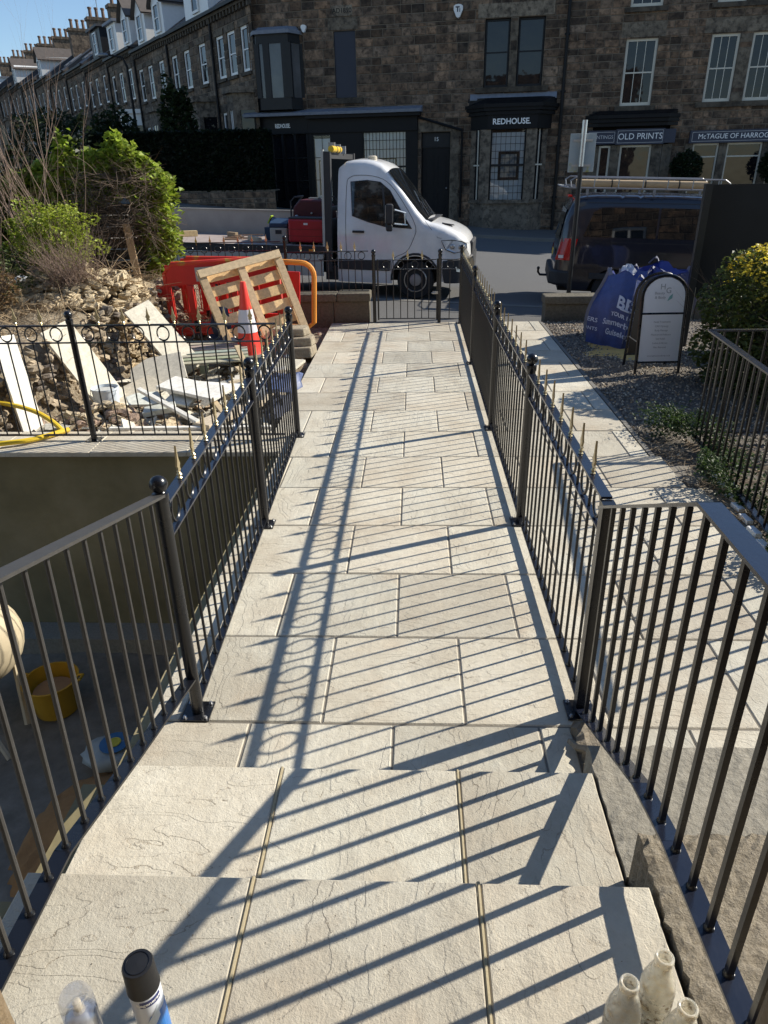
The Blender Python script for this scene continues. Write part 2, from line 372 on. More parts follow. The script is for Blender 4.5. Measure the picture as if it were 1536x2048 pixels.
# ================================================================ RAILINGS
def unit(mb,name,mats,smooth=True): return mb.mesh(name,mats,smooth)
BARH=.86
m_=MB(); m_.tube([(0,0,0),(0,0,1)],.0065,8,cap=False); ME_BAR=unit(m_,'bar',MT['black_satin'])
m_=MB(); m_.box(-.0065,.0065,-.0065,.0065,0,1); ME_SQBAR=unit(m_,'bar',MT['black_gloss'],False)
m_=MB(); m_.tube([(0,0,0),(0,0,1)],.0075,8,cap=False); ME_PBAR=unit(m_,'bar',MT['dark_primer'])
m_=MB(); m_.tube([(.05*math.cos(2*PI*i/20),0,.05*math.sin(2*PI*i/20)) for i in range(20)],.006,6,closed=True); ME_RING=unit(m_,'ring',MT['black_gloss'])
# gilded spear: collar, bulb, barbed leaf
m_=MB(); m_.lathe([(.007,0),(.011,.004),(.006,.010),(.012,.018),(.006,.027),(.004,.03)],n=8)
leaf=[(-.004,.026),(-.019,.036),(-.012,.042),(-.013,.052),(-.02,.058),(-.009,.082),(0,.14),(.009,.082),(.02,.058),(.013,.052),(.012,.042),(.019,.036),(.004,.026)]
pf=lambda a,b:(a,-.004,b); pb=lambda a,b:(a,.004,b); m_.prism(leaf,pf,pb); ME_FIN=unit(m_,'finial',MT['gold_paint'],30)
def postmesh(h,r=.026,sq=False,ball=True,plate=True):
    m=MB()
    if sq: m.box(-r,r,-r,r,.01,h)
    else: m.lathe([(r,.01),(r,h-.085),(r+.004,h-.08),(r+.004,h-.05)],n=16)
    return m
def add_post(root,loc,h=1.1,r=.026,ball=True,plate=True,sq=False,z0=0):
    p=inst('post',unit(postmesh(h if ball else h+.0,r,sq),'post',MT['black_gloss'],40),root,loc)
    if ball:
        b=MB(); b.lathe([(r+.0045,h-.06),(r+.0045,h-.052),(.02,h-.047),(.022,h-.044)]+[(.034*math.sin(t),h-.018-.034*math.cos(t)+.004) for t in [PI*.2+PI*.8*i/9 for i in range(10)]],n=16,cap=False)
        o=inst('ball_cap',unit(b,'ball_cap',MT['black_gloss'],50),p,(0,0,0))
    if plate:
        b=MB(); b.box(-.06,.06,-.06,.06,.001,.009)
        inst('base_plate',unit(b,'base_plate',MT['black_gloss'],False),p,(0,0,0))
        for sx in (-1,1):
            for sy in (-1,1):
                c=MB(); c.lathe([(.009,.009),(.009,.014),(.005,.0145),(.005,.022)],(sx*.045,sy*.045,0),6); inst('bolt',unit(c,'bolt',MT['zinc'],False),p,(0,0,0))
    return p
def ring_panel(root,a,b,top=1.0,ringr=.86,bot=.05,pitch=.225,dzb=0,finials=True,za=0,zb=0,bar=None,rings=True,welds=False):
    """a,b local 3D points of post centres"""
    a=Vector(a);b=Vector(b); d=b-a; d.z=0; L=d.length; u=d/L; ang=math.atan2(u.y,u.x); n=max(1,round((L-.03)/pitch)); off=.028
    A=a+u*off; B=b-u*off; LL=(B-A).length; p=(LL)/n; bar=bar or ME_BAR
    for z,w,h,nm in ((top,.042,.01,'top_rail'),(ringr,.03,.008,'ring_rail'),(bot,.036,.009,'bottom_rail')):
        if nm=='ring_rail' and not rings: continue
        m=MB(); m.obox(((A+B)/2+Vector((0,0,z))),(LL,w,h),(0,0,ang)); 
        o=bpy.data.objects.new(nm,m.mesh(nm,MT['blue_black'] if nm!='bottom_rail' else MT['black_gloss'])); COL.objects.link(o); o.parent=root
    for i in range(n):
        q=A+u*(p*(i+.5))
        if welds: [inst('weld',WELD,root,A+u*(p*(i+t))+Vector((0,0,bot+.0045))) for t in ((.5,1.0) if i<n-1 else (.5,))]
        if rings:
            inst('ring',ME_RING,root,q+Vector((0,0,(top+ringr)/2)),(0,0,ang),(1,1,(top-ringr-.012)/.112))
            inst('bar',bar,root,q+Vector((0,0,bot)),(0,0,ang),(1,1,ringr-bot))
        else: inst('bar',bar,root,q+Vector((0,0,bot)),(0,0,ang),(1,1,top-bot))
        if i<n-1:
            q=A+u*(p*(i+1)); inst('bar',bar,root,q+Vector((0,0,bot)),(0,0,ang),(1,1,top-bot))
            if finials: inst('finial',ME_FIN,root,q+Vector((0,0,top+.004)),(0,0,ang))
c=MB(); c.lathe([(.014,.0),(.013,.005),(.008,.013)],n=8); WELD=c.mesh('weld',MT['black_gloss'],50)
GF='ringed garden fences with gilded spear tips'
def fence(name,label,pts,group=GF,balls=None,finials=True,plates=True,h=1.1,skip=(),**k):
    o=Vector(pts[0]); r=thing(name,label,'fence' if name!='garden_gate' else 'gate',o,group=group)
    for i,p in enumerate(pts):
        if i in skip: continue
        add_post(r,Vector(p)-o,h,ball=(balls is None or balls[i]),plate=plates)
    for a,b in zip(pts,pts[1:]): ring_panel(r,Vector(a)-o,Vector(b)-o,finials=finials,**k)
    return r
fence('path_fence','black ringed fence with gold spears along the left edge of the path',[(-.935,2.29,0),(-.985,4.07,0),(-1.03,5.80,0)],bot=.05,welds=True)
fence('path_fence','black ringed fence on the pale coping in front of the rubble',[(-1.09,5.70,0),(-2.83,5.70,0),(-4.6,5.70,0),(-6.4,5.70,0)],skip=(0,))
rf=fence('path_fence','long black ringed fence between the two stone paths',[(.70,4.11,0),(.695,5.97,0),(.695,8.3,0),(.70,10.75,0)])
cp=Vector((.715,2.33,0)); 
ring_panel(rf,cp-Vector((.70,4.11,0)),Vector((0,0,0)),welds=True)
# corner square post without a ball
add_post(rf,cp-Vector((.70,4.11,0)),.995,.024,ball=False,sq=True)
def stair_rail(name,label,top,base,nb,bar,rm,wm,w=.05,group=None,post=None):
    o=Vector(base[0]); r=thing(name,label,'railing',o,group=group)
    m=MB()
    for a,b in zip(top,top[1:]): m.beam(Vector(a)-o,Vector(b)-o,w,.01)
    x=bpy.data.objects.new('handrail',m.mesh('handrail',rm)); COL.objects.link(x); x.parent=r
    m=MB()
    for a,b in zip(base,base[1:]): m.beam(Vector(a)-o,Vector(b)-o,w,.009)
    x=bpy.data.objects.new('base_bar',m.mesh('base_bar',wm)); COL.objects.link(x); x.parent=r
    def at(P,y):
        for a,b in zip(P,P[1:]):
            if (a[1]-y)*(b[1]-y)<=0 and abs(a[1]-b[1])>1e-6:
                t=(y-a[1])/(b[1]-a[1]); return Vector(a).lerp(Vector(b),t)
        return Vector(P[-1])
    for i in range(nb):
        y=nb0-i*nbs; lo=at(base,y); hi=at(top,y); P=lo-o+Vector((0,0,.004)); dx=hi-lo
        q=inst('bar',bar,r,P,(0,0,0),(1,1,dx.length-.008)); q.rotation_euler=Vector((dx.x,0,dx.z)).to_track_quat('Z','Y').to_euler() if abs(dx.x)>1e-3 else (0,0,0)
        c=MB(); c.lathe([(.013,.0),(.012,.006),(.008,.012)],n=8); inst('weld',WELD,r,P)
    return r
c=MB(); c.lathe([(.014,.0),(.013,.005),(.008,.013)],n=8); nb0,nbs=2.19,.1
stair_rail('stair_railing','bare dark steel stair railing with round bars left of the steps',
 [(-.935,2.28,1.045),(-.93,1.30,1.302),(-.93,.62,1.48)],[(-.94,2.285,.19),(-.95,1.68,.335),(-.97,1.27,.425),(-.972,.62,.425)],16,ME_PBAR,MT['dark_primer'],MT['black_gloss'])
m_=MB(); m_.box(-.0075,.0075,-.0075,.0075,0,1); ME_SQB2=m_.mesh('bar',MT['black_gloss'])
nb0,nbs=2.235,.107
stair_rail('stair_railing','glossy black stair railing with square bars right of the steps',
 [(.71,2.345,.968),(.69,1.49,1.39),(.69,.74,1.39)],[(.715,2.31,.03),(.69,1.55,.42),(.69,1.30,.48),(.70,.74,.50)],14,ME_SQB2,MT['blue_black'],MT['blue_black'],w=.055)
# neighbour's railing at far right
nr=thing('yard_railing','plain black bar railing at the right edge beside the groundcover','railing',(2.36,5.68,0))
O=Vector((2.36,5.68,0)); m=MB(); m.box(-.025,.025,-.02,.02,-.1,.905); put('post',m,MT['black_gloss'],nr); nr.children[-1].location=(0,0,0)
ORG[nr]=Vector((0,0,0))
for pts in ([(0,0),(-.17,-1.85),(-.26,-2.8)],[(0,0),(2.6,.02)]):
    for k,(a,b) in enumerate(zip(pts,pts[1:])):
        for z,w,nm in ((.915,.05,'top_rail'),(.06,.04,'bottom_rail')):
            m=MB(); m.beam((*a,z),(*b,z),w,.012); put(nm,m,MT['blue_black'],nr)
        L=math.dist(a,b); n=int(L/.112)
        for i in range(1,n+1):
            t=i/n*.99; inst('bar',ME_SQBAR,nr,(a[0]+(b[0]-a[0])*t,a[1]+(b[1]-a[1])*t,.06),(0,0,0),(1,1,.855))
# ---- street frontage
gz=-.08
g=thing('garden_gate','low black ringed gate between the path and the truck wheel','gate',(-.58,10.86,gz),group=GF)
ring_panel(g,(.03,0,0),(.94,-.02,0),top=.99,ringr=.86,bot=.14,finials=True)
for x in (.04,.93): 
    m=MB(); m.box(x-.012,x+.012,-.012,.012,.12,1.0); o=bpy.data.objects.new('stile',m.mesh('stile',MT['black_gloss'])); COL.objects.link(o); o.parent=g
m=MB(); m.box(.86,.99,-.03,-.015,.5,.54); m.tube([(.9,-.02,.52),(.9,-.06,.52),(.84,-.06,.52)],.006,6); o=bpy.data.objects.new('latch',m.mesh('latch',MT['zinc'])); COL.objects.link(o); o.parent=g
f=fence('front_fence','black ringed fence panel between the two gate posts and the end of the long fence',[(-.6,10.87,gz),(.385,10.83,gz),(.70,10.79,gz)],plates=False,h=1.12,skip=(2,)) if False else None
gp=thing('gate_post_panel','narrow ringed fence panel between the gate and the end of the long path fence','fence',(.385,10.83,gz),group=GF)
add_post(gp,(0,0,0),1.12); ring_panel(gp,(0,0,0),(.30,-.05,0),top=.99,ringr=.86,bot=.14)
gp=thing('gate_hinge_post','round black ball-topped hinge post standing at the end of the low stone wall','post',(-.6,10.87,gz)); add_post(gp,(0,0,0),1.12)
f2=fence('front_fence','lower ringed fence on top of the stone wall, in front of the truck cab',[(-.66,11.05,.42),(-1.94,11.05,.42)],plates=False,h=.82,top=.60,ringr=.47,bot=.03,skip=(0,))
f3=fence('front_fence','raised ringed fence in front of the truck bed, left of the stone wall',[(-1.98,11.06,.47),(-3.95,11.06,.55),(-5.6,11.06,.6)],plates=False,h=.82,top=.66,ringr=.54,bot=.03,skip=(0,))
# ================================================================ BUILDINGS
def soot_stone(name,lo,hi,gain=1.0):
    n=N(name); co=n.coord('Object'); t=n.tint()
    a=n.noise(co,2.6,5,.6); b=n.noise(co,5.5,5,.66)
    c=n.mix(n.ramp(a,[(.36,0.0),(.6,1.0)]),lo,hi); c=n.mix(1.0,c,t,'MULTIPLY')
    c=n.mix(n.math('MULTIPLY',n.ramp(b,[(.47,0.0),(.62,1.0)]),.68),c,tuple(x*.2 for x in lo))
    MT[name]=n.P(col=c,rough=.92,nrm=n.bump(n.math('ADD',n.noise(co,22,5,.7),n.noise(co,6,4)),.9,.03)); return MT[name]
soot_stone('gritstone',(.075,.052,.036),(.195,.132,.086)); soot_stone('dressed_stone',(.11,.088,.066),(.215,.175,.13)); soot_stone('terrace_stone',(.08,.06,.044),(.18,.134,.094))
speckle('dark_mortar',[(.16,.13,.095),(.26,.21,.155)],60,.95,.4,.004,1.2,.4)
plain('shop_black',(.007,.007,.008),.5,.3,5,spec=.22); plain('lead_sheet',(.17,.19,.23),.6,.35,9,.2); plain('slate',(.045,.045,.05),.6,.35,5,.3)
plain('cream_paint',(.62,.58,.48),.5,.1,6); plain('white_paint',(.75,.75,.73),.45,.08,6); plain('navy_board',(.028,.034,.058),.5,.2,5)
plain('clay_pot',(.16,.10,.07),.8,.3,9); plain('dark_frame',(.010,.011,.013),.45,.3,7,spec=.3); plain('blind_panel',(.022,.026,.042),.6,.12,2)
plain('pale_reflection',(.62,.70,.76),.7,.2,1.1); plain('letter_white',(.85,.85,.83),.5,.03); plain('letter_grey',(.5,.5,.5),.5,.1); plain('tv_metal',(.22,.22,.22),.4,.2,metal=.6)
def glass_mat(name,base,wav=.35,rough=.03):
    n=N(name); co=n.coord(); MT[name]=n.P(col=n.mix(n.noise(co,1.3,3),tuple(x*.4 for x in base),tuple(x*1.5 for x in base)),rough=rough,spec=.5,nrm=n.bump(n.noise(co,1.6,2),wav,.06)); return MT[name]
glass_mat('window_glass',(.012,.012,.014),.07); glass_mat('curtained_glass',(.10,.10,.10),.1,.08)
n=N('shop_glass'); tr=n.n('ShaderNodeBsdfTransparent'); gl=n.n('ShaderNodeBsdfGlossy'); gl.inputs['Roughness'].default_value=.02; n.l(n.bump(n.noise(n.coord(),1.3,2),.08,.05),gl.inputs['Normal']); fr=n.n('ShaderNodeFresnel'); fr.inputs[0].default_value=1.6; mx=n.n('ShaderNodeMixShader'); n.l(fr.outputs[0],mx.inputs[0]); n.l(tr.outputs[0],mx.inputs[1]); n.l(gl.outputs[0],mx.inputs[2]); n.l(mx.outputs[0],n.out.inputs[0]); MT['shop_glass']=n.m
rng=random.Random(11)
def wall_blocks(mb,u0,u1,z0,z1,ops=(),ch=.27,bw=(.28,.72),mort=1,y=0,proud=.022,tints=None,zlow=None):
    """coursed rubble facing -y: individually sized, slightly proud blocks over a mortar bed, cut round the openings"""
    zs={z0,z1}
    for o in ops:
        for z in (o[2],o[3]):
            if z0<z<z1: zs.add(z)
    zs=sorted(zs); rows=[]
    for a,b in zip(zs,zs[1:]):
        k=max(1,round((b-a)/ch)); e=[a+(b-a)*i/k for i in range(k+1)]
        for i in range(1,k): e[i]+=rng.uniform(-.03,.03)
        rows+=list(zip(e,e[1:]))
    for a,b in rows:
        segs=[(u0,u1)]
        for o in ops:
            if o[2]<b-1e-4 and o[3]>a+1e-4:
                ns=[]
                for p,q in segs:
                    if o[1]<=p or o[0]>=q: ns.append((p,q)); continue
                    if o[0]>p: ns.append((p,o[0]))
                    if o[1]<q: ns.append((o[1],q))
                segs=ns
        for p,q in segs:
            mb.add([(p,y,a),(q,y,a),(q,y,b),(p,y,b)],[(0,1,2,3)],mort)
            x=p
            while x<q-.02:
                w=rng.uniform(*bw); e=min(q,x+w)
                if q-e<.15: e=q
                g=.013; pr=proud*rng.uniform(.5,1.3); k=rng.uniform(.42,1.7); h=rng.uniform(-.06,.1)
                c=(k*(1+h),k,k*(1-h)); i=.014
                A=[(x+g,a+g),(e-g,a+g),(e-g,b-g),(x+g,b-g)]; B=[(x+g+i,a+g+i),(e-g-i,a+g+i),(e-g-i,b-g-i),(x+g+i,b-g-i)]
                mb.add([(s,y-.001,t) for s,t in A]+[(s,y-pr,t) for s,t in B],[(4,5,6,7)]+[(j,(j+1)%4,4+(j+1)%4,4+j) for j in range(4)],0,c); x=e
def stonebox(mb,u0,u1,y0,y1,z0,z1,k=1.0,m=0): mb.box(u0,u1,y0,y1,z0,z1,m,(k,k,k*.97))
def win(root,u0,u1,z0,z1,fm,gm,d=.16,fw=.06,sash=True,bars=0,reveal='dressed_stone',name='window',meet=.5,y=0):
    m=MB(); w=fw
    m.box(u0,u0+w,y+d-.03,y+d+.04,z0,z1); m.box(u1-w,u1,y+d-.03,y+d+.04,z0,z1); m.box(u0+w,u1-w,y+d-.03,y+d+.04,z0,z0+w*1.2); m.box(u0+w,u1-w,y+d-.03,y+d+.04,z1-w,z1)
    zm=z0+(z1-z0)*meet
    if sash: m.box(u0+w,u1-w,y+d-.02,y+d+.035,zm-.022,zm+.022)
    for i in range(bars):
        x=u0+w+(u1-u0-2*w)*(i+1)/(bars+1); m.box(x-.011,x+.011,y+d-.008,y+d+.03,z0+w*1.2,z1-w)
    f=put(name,m,MT[fm],root)
    g=MB(); g.add([(u0+w,y+d+.012,z0+w),(u1-w,y+d+.012,z0+w),(u1-w,y+d+.012,z1-w),(u0+w,y+d+.012,z1-w)],[(0,1,2,3)]); put('pane',g,MT[gm],f)
    return f
def reveals(mb,o,d=.2,m=0,k=.8,y=0):
    u0,u1,z0,z1=o; c=(k,k,k)
    mb.add([(u0,y,z0),(u0,y+d,z0),(u0,y+d,z1),(u0,y,z1)],[(0,1,2,3)],m,c); mb.add([(u1,y,z0),(u1,y+d,z0),(u1,y+d,z1),(u1,y,z1)],[(3,2,1,0)],m,c)
    mb.add([(u0,y,z0),(u1,y,z0),(u1,y+d,z0),(u0,y+d,z0)],[(0,1,2,3)],m,c); mb.add([(u0,y,z1),(u1,y,z1),(u1,y+d,z1),(u0,y+d,z1)],[(3,2,1,0)],m,c)
def clear_root(r): ORG[r]=Vector((0,0,0)); return r
# ---------------- corner shop building
RH=clear_root(thing('corner_building','sooty stone corner building with black shopfronts reading REDHOUSE., oriel window and door 15','building',(P0.x,P0.y,0),(0,0,A8)))
cu=-7.9
ops=[(-.93,.0,4.86,7.03),(.29,1.26,4.86,7.03),(-6.7,-5.85,4.7,6.9),(-7.9,-3.43,.4,4.1),(-3.29,-2.13,.2,3.42),(-1.0,1.5,.6,3.9)]
mb=MB(); wall_blocks(mb,cu,2.02,-.3,10.5,ops,ch=.28,bw=(.3,.85)); 
for o in ops[:3]+[ops[4]]: reveals(mb,o,.22)
put('wall',mb,[MT['gritstone'],MT['dark_mortar']],RH)
mb=MB()   # dressed stone: lintels, sills, mullions, date stone, quoins
stonebox(mb,-6.9,-5.74,-.03,.1,6.93,7.33,.9); stonebox(mb,-6.73,-5.93,-.035,.1,7.36,7.7,1.25); stonebox(mb,-7.05,-5.6,-.1,.1,4.5,4.69,.35)
stonebox(mb,-1.2,1.55,-.03,.12,7.05,7.48,1.3); stonebox(mb,-1.22,1.5,-.12,.1,4.68,4.85,.4); stonebox(mb,.002,.288,-.025,.2,4.86,7.04,.8)
z=.2; k=0
while z<3.3:
    stonebox(mb,-2.11,-1.78 if k%2 else -1.72,-.032,.1,z,z+.3,rng.uniform(.6,1.0)); z+=.305; k+=1
stonebox(mb,-3.4,-2.0,-.04,.1,3.44,3.75,.9)
stonebox(mb,-1.25,-.42,-.03,.1,3.95,4.05,.5)
put('dressed_stone',mb,[MT['dressed_stone']],RH)
lettering('AD1890',.22,MT['shop_black'],RH,(-6.33,-.038,7.53),(R(90),0,0),bold=.001,name='date_lettering')
m=MB(); m.box(-6.69,-5.86,.05,.07,4.71,6.89); put('blind_window_panel',m,MT['blind_panel'],RH)
win(RH,-.91,-.02,4.87,7.02,'dark_frame','window_glass',meet=.52); win(RH,.31,1.24,4.87,7.02,'dark_frame','window_glass',meet=.52)
# front door
m=MB(); m.box(-3.26,-2.16,.16,.2,.2,2.88)
for (a,b) in ((-3.12,-2.78),(-2.64,-2.3)):
    for (c,d) in ((.45,1.25),(1.45,2.6)):
        for x in (a,b-.03): m.box(x,x+.03,.145,.16,c,d)
        for z in (c,d-.03): m.box(a+.03,b-.03,.146,.16,z,z+.03)
dr=put('door',m,MT['shop_black'],RH); m=MB(); m.ball((-2.26,.12,1.4),.035); put('handle',m,MT['zinc'],dr,smooth=True)
m=MB(); m.box(-3.26,-2.16,.15,.2,2.93,3.4); m.box(-3.27,-2.15,.1,.2,2.88,2.925); fl=put('fanlight',m,MT['dark_frame'],RH)
lettering('15',.2,MT['letter_white'],RH,(-2.7,.143,3.17),(R(90),0,0),name='house_number')
# left shopfront
def shopface(root,u0,u1,bays,zb,y=0,fas=(3.5,4.12)):
    """black timber shopfront on plane y: fascia, pilasters, stall riser, bays=(u0,u1,z0,z1,vbars,hbars,pale panel)"""
    m=MB(); m.box(u0,u1,y-.14,y+.02,*fas); put('fascia',m,MT['shop_black'],root)
    m=MB(); prev=u0
    for b in bays:
        if b[0]>prev+.01: m.box(prev,b[0],y-.06,y+.1,zb,fas[0])
        m.box(b[0],b[1],y-.05,y+.1,zb,b[2]); 
        if fas[0]-b[3]>.02: m.box(b[0],b[1],y-.045,y+.1,b[3],fas[0])
        prev=b[1]
    if u1>prev+.01: m.box(prev,u1,y-.06,y+.1,zb,fas[0])
    put('shop_joinery',m,MT['shop_black'],root)
    for (a,b,z0,z1,vb,hb,disp) in bays:
        m=MB()
        for x in (a,b-.04): m.box(x,x+.04,y-.02,y+.05,z0,z1)
        for z in (z0,z1-.04): m.box(a+.04,b-.04,y-.02,y+.05,z,z+.04)
        for i in range(vb): x=a+(b-a)*(i+1)/(vb+1); m.box(x-.009,x+.009,y+.01,y+.04,z0+.04,z1-.04)
        for i in range(hb): z=z0+(z1-z0)*(i+1)/(hb+1); w=.035 if (hb>4 and i==hb//2) else .009; m.box(a+.04,b-.04,y+.012,y+.038,z-w,z+w)
        f=put('shop_window',m,MT['dark_frame'],root)
        g=MB(); g.add([(a+.04,y+.02,z0),(b-.04,y+.02,z0),(b-.04,y+.02,z1),(a+.04,y+.02,z1)],[(0,1,2,3)]); put('pane',g,MT['shop_glass'],f)
        if disp: 
            m=MB(); m.box(a+.05,b-.05,y+.10,y+.12,z0,z1-.15 if disp<2 else z1); put('flat_board',m,MT['pale_reflection' if disp<3 else 'shop_black'],f)  # pale blue panel stands in for the bright reflection in the pane
            m=MB(); c=(a+b)/2; w=(b-a)*.26; h=(z1-z0)*.33; z=z0+.25
            for (p,q,r_,s) in ((c-w,c+w,z,z+.05),(c-w,c+w,z+h*1.6-.05,z+h*1.6),(c-w,c-w+.05,z+.05,z+h*1.6-.05),(c+w-.05,c+w,z+.05,z+h*1.6-.05)): m.box(p,q,y+.075,y+.098,r_,s)
            put('picture_frame',m,MT['shop_black'],f)
            m=MB(); m.box(c-w+.1,c+w-.1,y+.08,y+.09,z+.2,z+h*1.6-.15); put('picture',m,MT['art'],f)
n=N('art'); cc=n.coord(); MT['art']=n.P(col=n.mix(n.ramp(n.noise(cc,4,4,.6),[(.4,0.0),(.6,1.0)]),(.1,.16,.22),(.55,.5,.42)),rough=.6)
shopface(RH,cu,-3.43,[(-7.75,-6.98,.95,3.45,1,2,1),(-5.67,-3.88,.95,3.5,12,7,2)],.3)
m=MB(); m.box(-6.7,-5.84,.15,.2,.35,3.0); m.box(-6.5,-6.04,.12,.15,1.2,2.8); put('shop_door',m,MT['shop_black'],RH)
m=MB(); m.box(-6.68,-5.86,.1,.16,3.03,3.09); f=put('transom_window',m,MT['dark_frame'],RH); g=MB(); g.box(-6.62,-5.9,.12,.125,3.1,3.46); put('pane',g,MT['curtained_glass'],f)
m=MB()   # cornice with weathered lead
m.prism([(0,0),(-.5,.0),(-.52,.1),(0,.24)],lambda a,b:(cu-.02,a,4.12+b),lambda a,b:(-3.24,a,4.12+b)); put('cornice',m,MT['lead_sheet'],RH)
m=MB(); m.box(cu,-3.3,-.4,0,4.0,4.118); put('cornice_bed',m,MT['shop_black'],RH)
# splayed corner + oriel
A=Vector((P0.x,P0.y,0))+UD*cu; T1=Vector((-6.6,32.5,0)); TD=Vector((-math.cos(R(-55)),-math.sin(R(-55)),0)); B=T1+TD*(-.1)
spl=(A-B).length; sa=math.atan2((A-B).y,(A-B).x)
def sub(root,name,mb,mats,loc,rot,**k):   # a part placed by its own transform in the root's frame
    o=put(name,mb,mats,root,**k); o.location=loc; o.rotation_euler=rot; return o
Rinv=RH.matrix_basis if False else None
loc=Matrix.Rotation(-A8,3,'Z')@(B-Vector((P0.x,P0.y,0))); rz=sa-A8
class Frame:   # helper so wall parts of the splay can be written in the splay's own u,z
    pass
def splay(name,mb,mats,parent=RH): 
    M=Matrix.Rotation(rz,3,'Z'); mb.v=[tuple(loc+M@Vector(p)) for p in mb.v]; return put(name,mb,mats,parent)
mb=MB(); wall_blocks(mb,0,spl,-.3,10.5,[(0.1,spl-.1,.5,4.1),(.25,spl-.2,4.1,7.1)]); splay('corner_wall',mb,[MT['gritstone'],MT['dark_mortar']])
m=MB(); m.box(0,spl,-.14,.02,3.5,4.12); m.box(0,spl,-.06,.1,.3,1.0)
for i in range(5): x=.05+(spl-.16)*i/4; m.box(x,x+.1,-.06,.1,1.0,3.5)
splay('corner_joinery',m,MT['shop_black'])
for i in range(4):
    x=.15+(spl-.16)*i/4; w=(spl-.16)/4-.1; m=MB()
    for z in (1.75,2.6): m.box(x,x+w,0,.03,z,z+.04)
    f=splay('corner_window',m,MT['dark_frame']); g=MB(); g.add([(x,.05,1.0),(x+w,.05,1.0),(x+w,.05,3.5),(x,.05,3.5)],[(0,1,2,3)]); g=splay('pane',g,MT['window_glass'],f)
m=MB(); m.prism([(0,0),(-.5,.0),(-.52,.1),(0,.22)],lambda a,b:(-.3,a,4.12+b),lambda a,b:(spl+.1,a,4.12+b)); splay('corner_cornice',m,MT['lead_sheet'])
me=text_mesh('REDHOUSE.',.2,.004,.004); me.materials.append(MT['letter_white']); o=bpy.data.objects.new('shop_lettering',me); COL.objects.link(o); o.parent=RH
M=Matrix.Translation(loc)@Matrix.Rotation(rz,4,'Z')@Matrix.Translation((1.25,-.15,3.78))@Matrix.Rotation(R(90),4,'X'); o.matrix_basis=M@Matrix.Diagonal((.62,1.05,1,1))
# oriel: canted box of black joinery
x0,x1=.2,spl-.15; pr=.55; pts=[(x0,0),(x0+.35,-pr),(x1-.3,-pr),(x1,0)]
m=MB(); m.prism(pts,lambda a,b:(a,b,4.34),lambda a,b:(a,b,4.75)); m.prism(pts,lambda a,b:(a,b,6.55),lambda a,b:(a,b,6.85))
for (a,b) in pts: m.box(a-.09,a+.09,b-.04,b+.08,4.75,6.55)
cxm=(pts[1][0]+pts[2][0])/2
m.box(cxm-.05-.35,cxm-.35+.2,-pr-.02,-pr+.08,4.75,6.55); m.box(cxm+.35,cxm+.75,-pr-.02,-pr+.08,4.75,6.55)
splay('oriel',m,MT['dark_frame'])
m=MB(); q=[(x0-.12,0.02),(x0+.28,-pr-.12),(x1-.22,-pr-.12),(x1+.12,.02)]; m.prism(q,lambda a,b:(a,b,6.85),lambda a,b:(a,b,6.97)); m.prism([(x0,0),(x0+.35,-pr),(x1-.3,-pr),(x1,0)],lambda a,b:(a,b,6.97),lambda a,b:(a*.9+.1,b*.5,7.12)); splay('oriel_roof',m,MT['lead_sheet'])
g=MB()
for (a,b) in zip(pts,pts[1:]): g.add([(a[0],a[1]+.03,4.75),(b[0],b[1]+.03,4.75),(b[0],b[1]+.03,6.55),(a[0],a[1]+.03,6.55)],[(0,1,2,3)])
splay('oriel_glass',g,MT['curtained_glass'])
# terrace-side return of the corner building with its own roof line
# right bay of the corner shop
bp=[(-1.3,0),(-.72,-.62),(1.02,-.62),(1.62,0)]
m=MB(); m.prism(bp,lambda a,b:(a,b,-.3),lambda a,b:(a,b,.84)); m2=MB()
for f_,a,b in ((0,.84,.97),):
    q=[(-1.38,0.01),(-.76,-.7),(1.06,-.7),(1.7,.01)]; m.prism(q,lambda s,t:(s,t,a),lambda s,t:(s,t,b))
for (a,b) in bp[1:3]: m.box(a-.2,a+.2,b-.04,b+.14,.97,3.42)
for (a,b) in ((bp[0][0]+.12,-.05),(bp[3][0]-.12,-.05)): m.box(a-.12,a+.12,b-.1,b+.05,.97,3.42)
put('bay',m,[MT['dressed_stone']],RH)
m=MB(); q=[(-1.35,0),(-.66,-.72),(1.2,-.72),(1.75,0)]; m.prism(q,lambda a,b:(a,b,3.43),lambda a,b:(a,b,3.9)); put('bay_fascia',m,MT['shop_black'],RH)
m=MB(); 
for z,e in ((3.9,.06),(4.03,.14),(4.14,.2)): m.prism([(-1.4-e,0),(-.7-e*.6,-.72-e),(1.24+e*.6,-.72-e),(1.8+e,0)],lambda a,b:(a,b,z+.001),lambda a,b:(a,b,z+.12))
m.prism([(-1.5,0),(-.75,-.8),(1.3,-.8),(1.9,0)],lambda a,b:(a,b,4.262),lambda a,b:(a*.98,b*.25,4.5)); put('bay_cornice',m,MT['shop_black'],RH)
m=MB(); m.prism([(0,0),(-.09,-.02),(-.1,.02),(-.02,.2)],lambda a,b:(-1.4,a,4.45+b),lambda a,b:(1.85,a,4.45+b)); put('lead_flashing',m,MT['lead_sheet'],RH)
lettering('REDHOUSE.',.27,MT['letter_white'],RH,(.24,-.735,3.67),(R(90),0,0),bold=.006,name='shop_lettering')
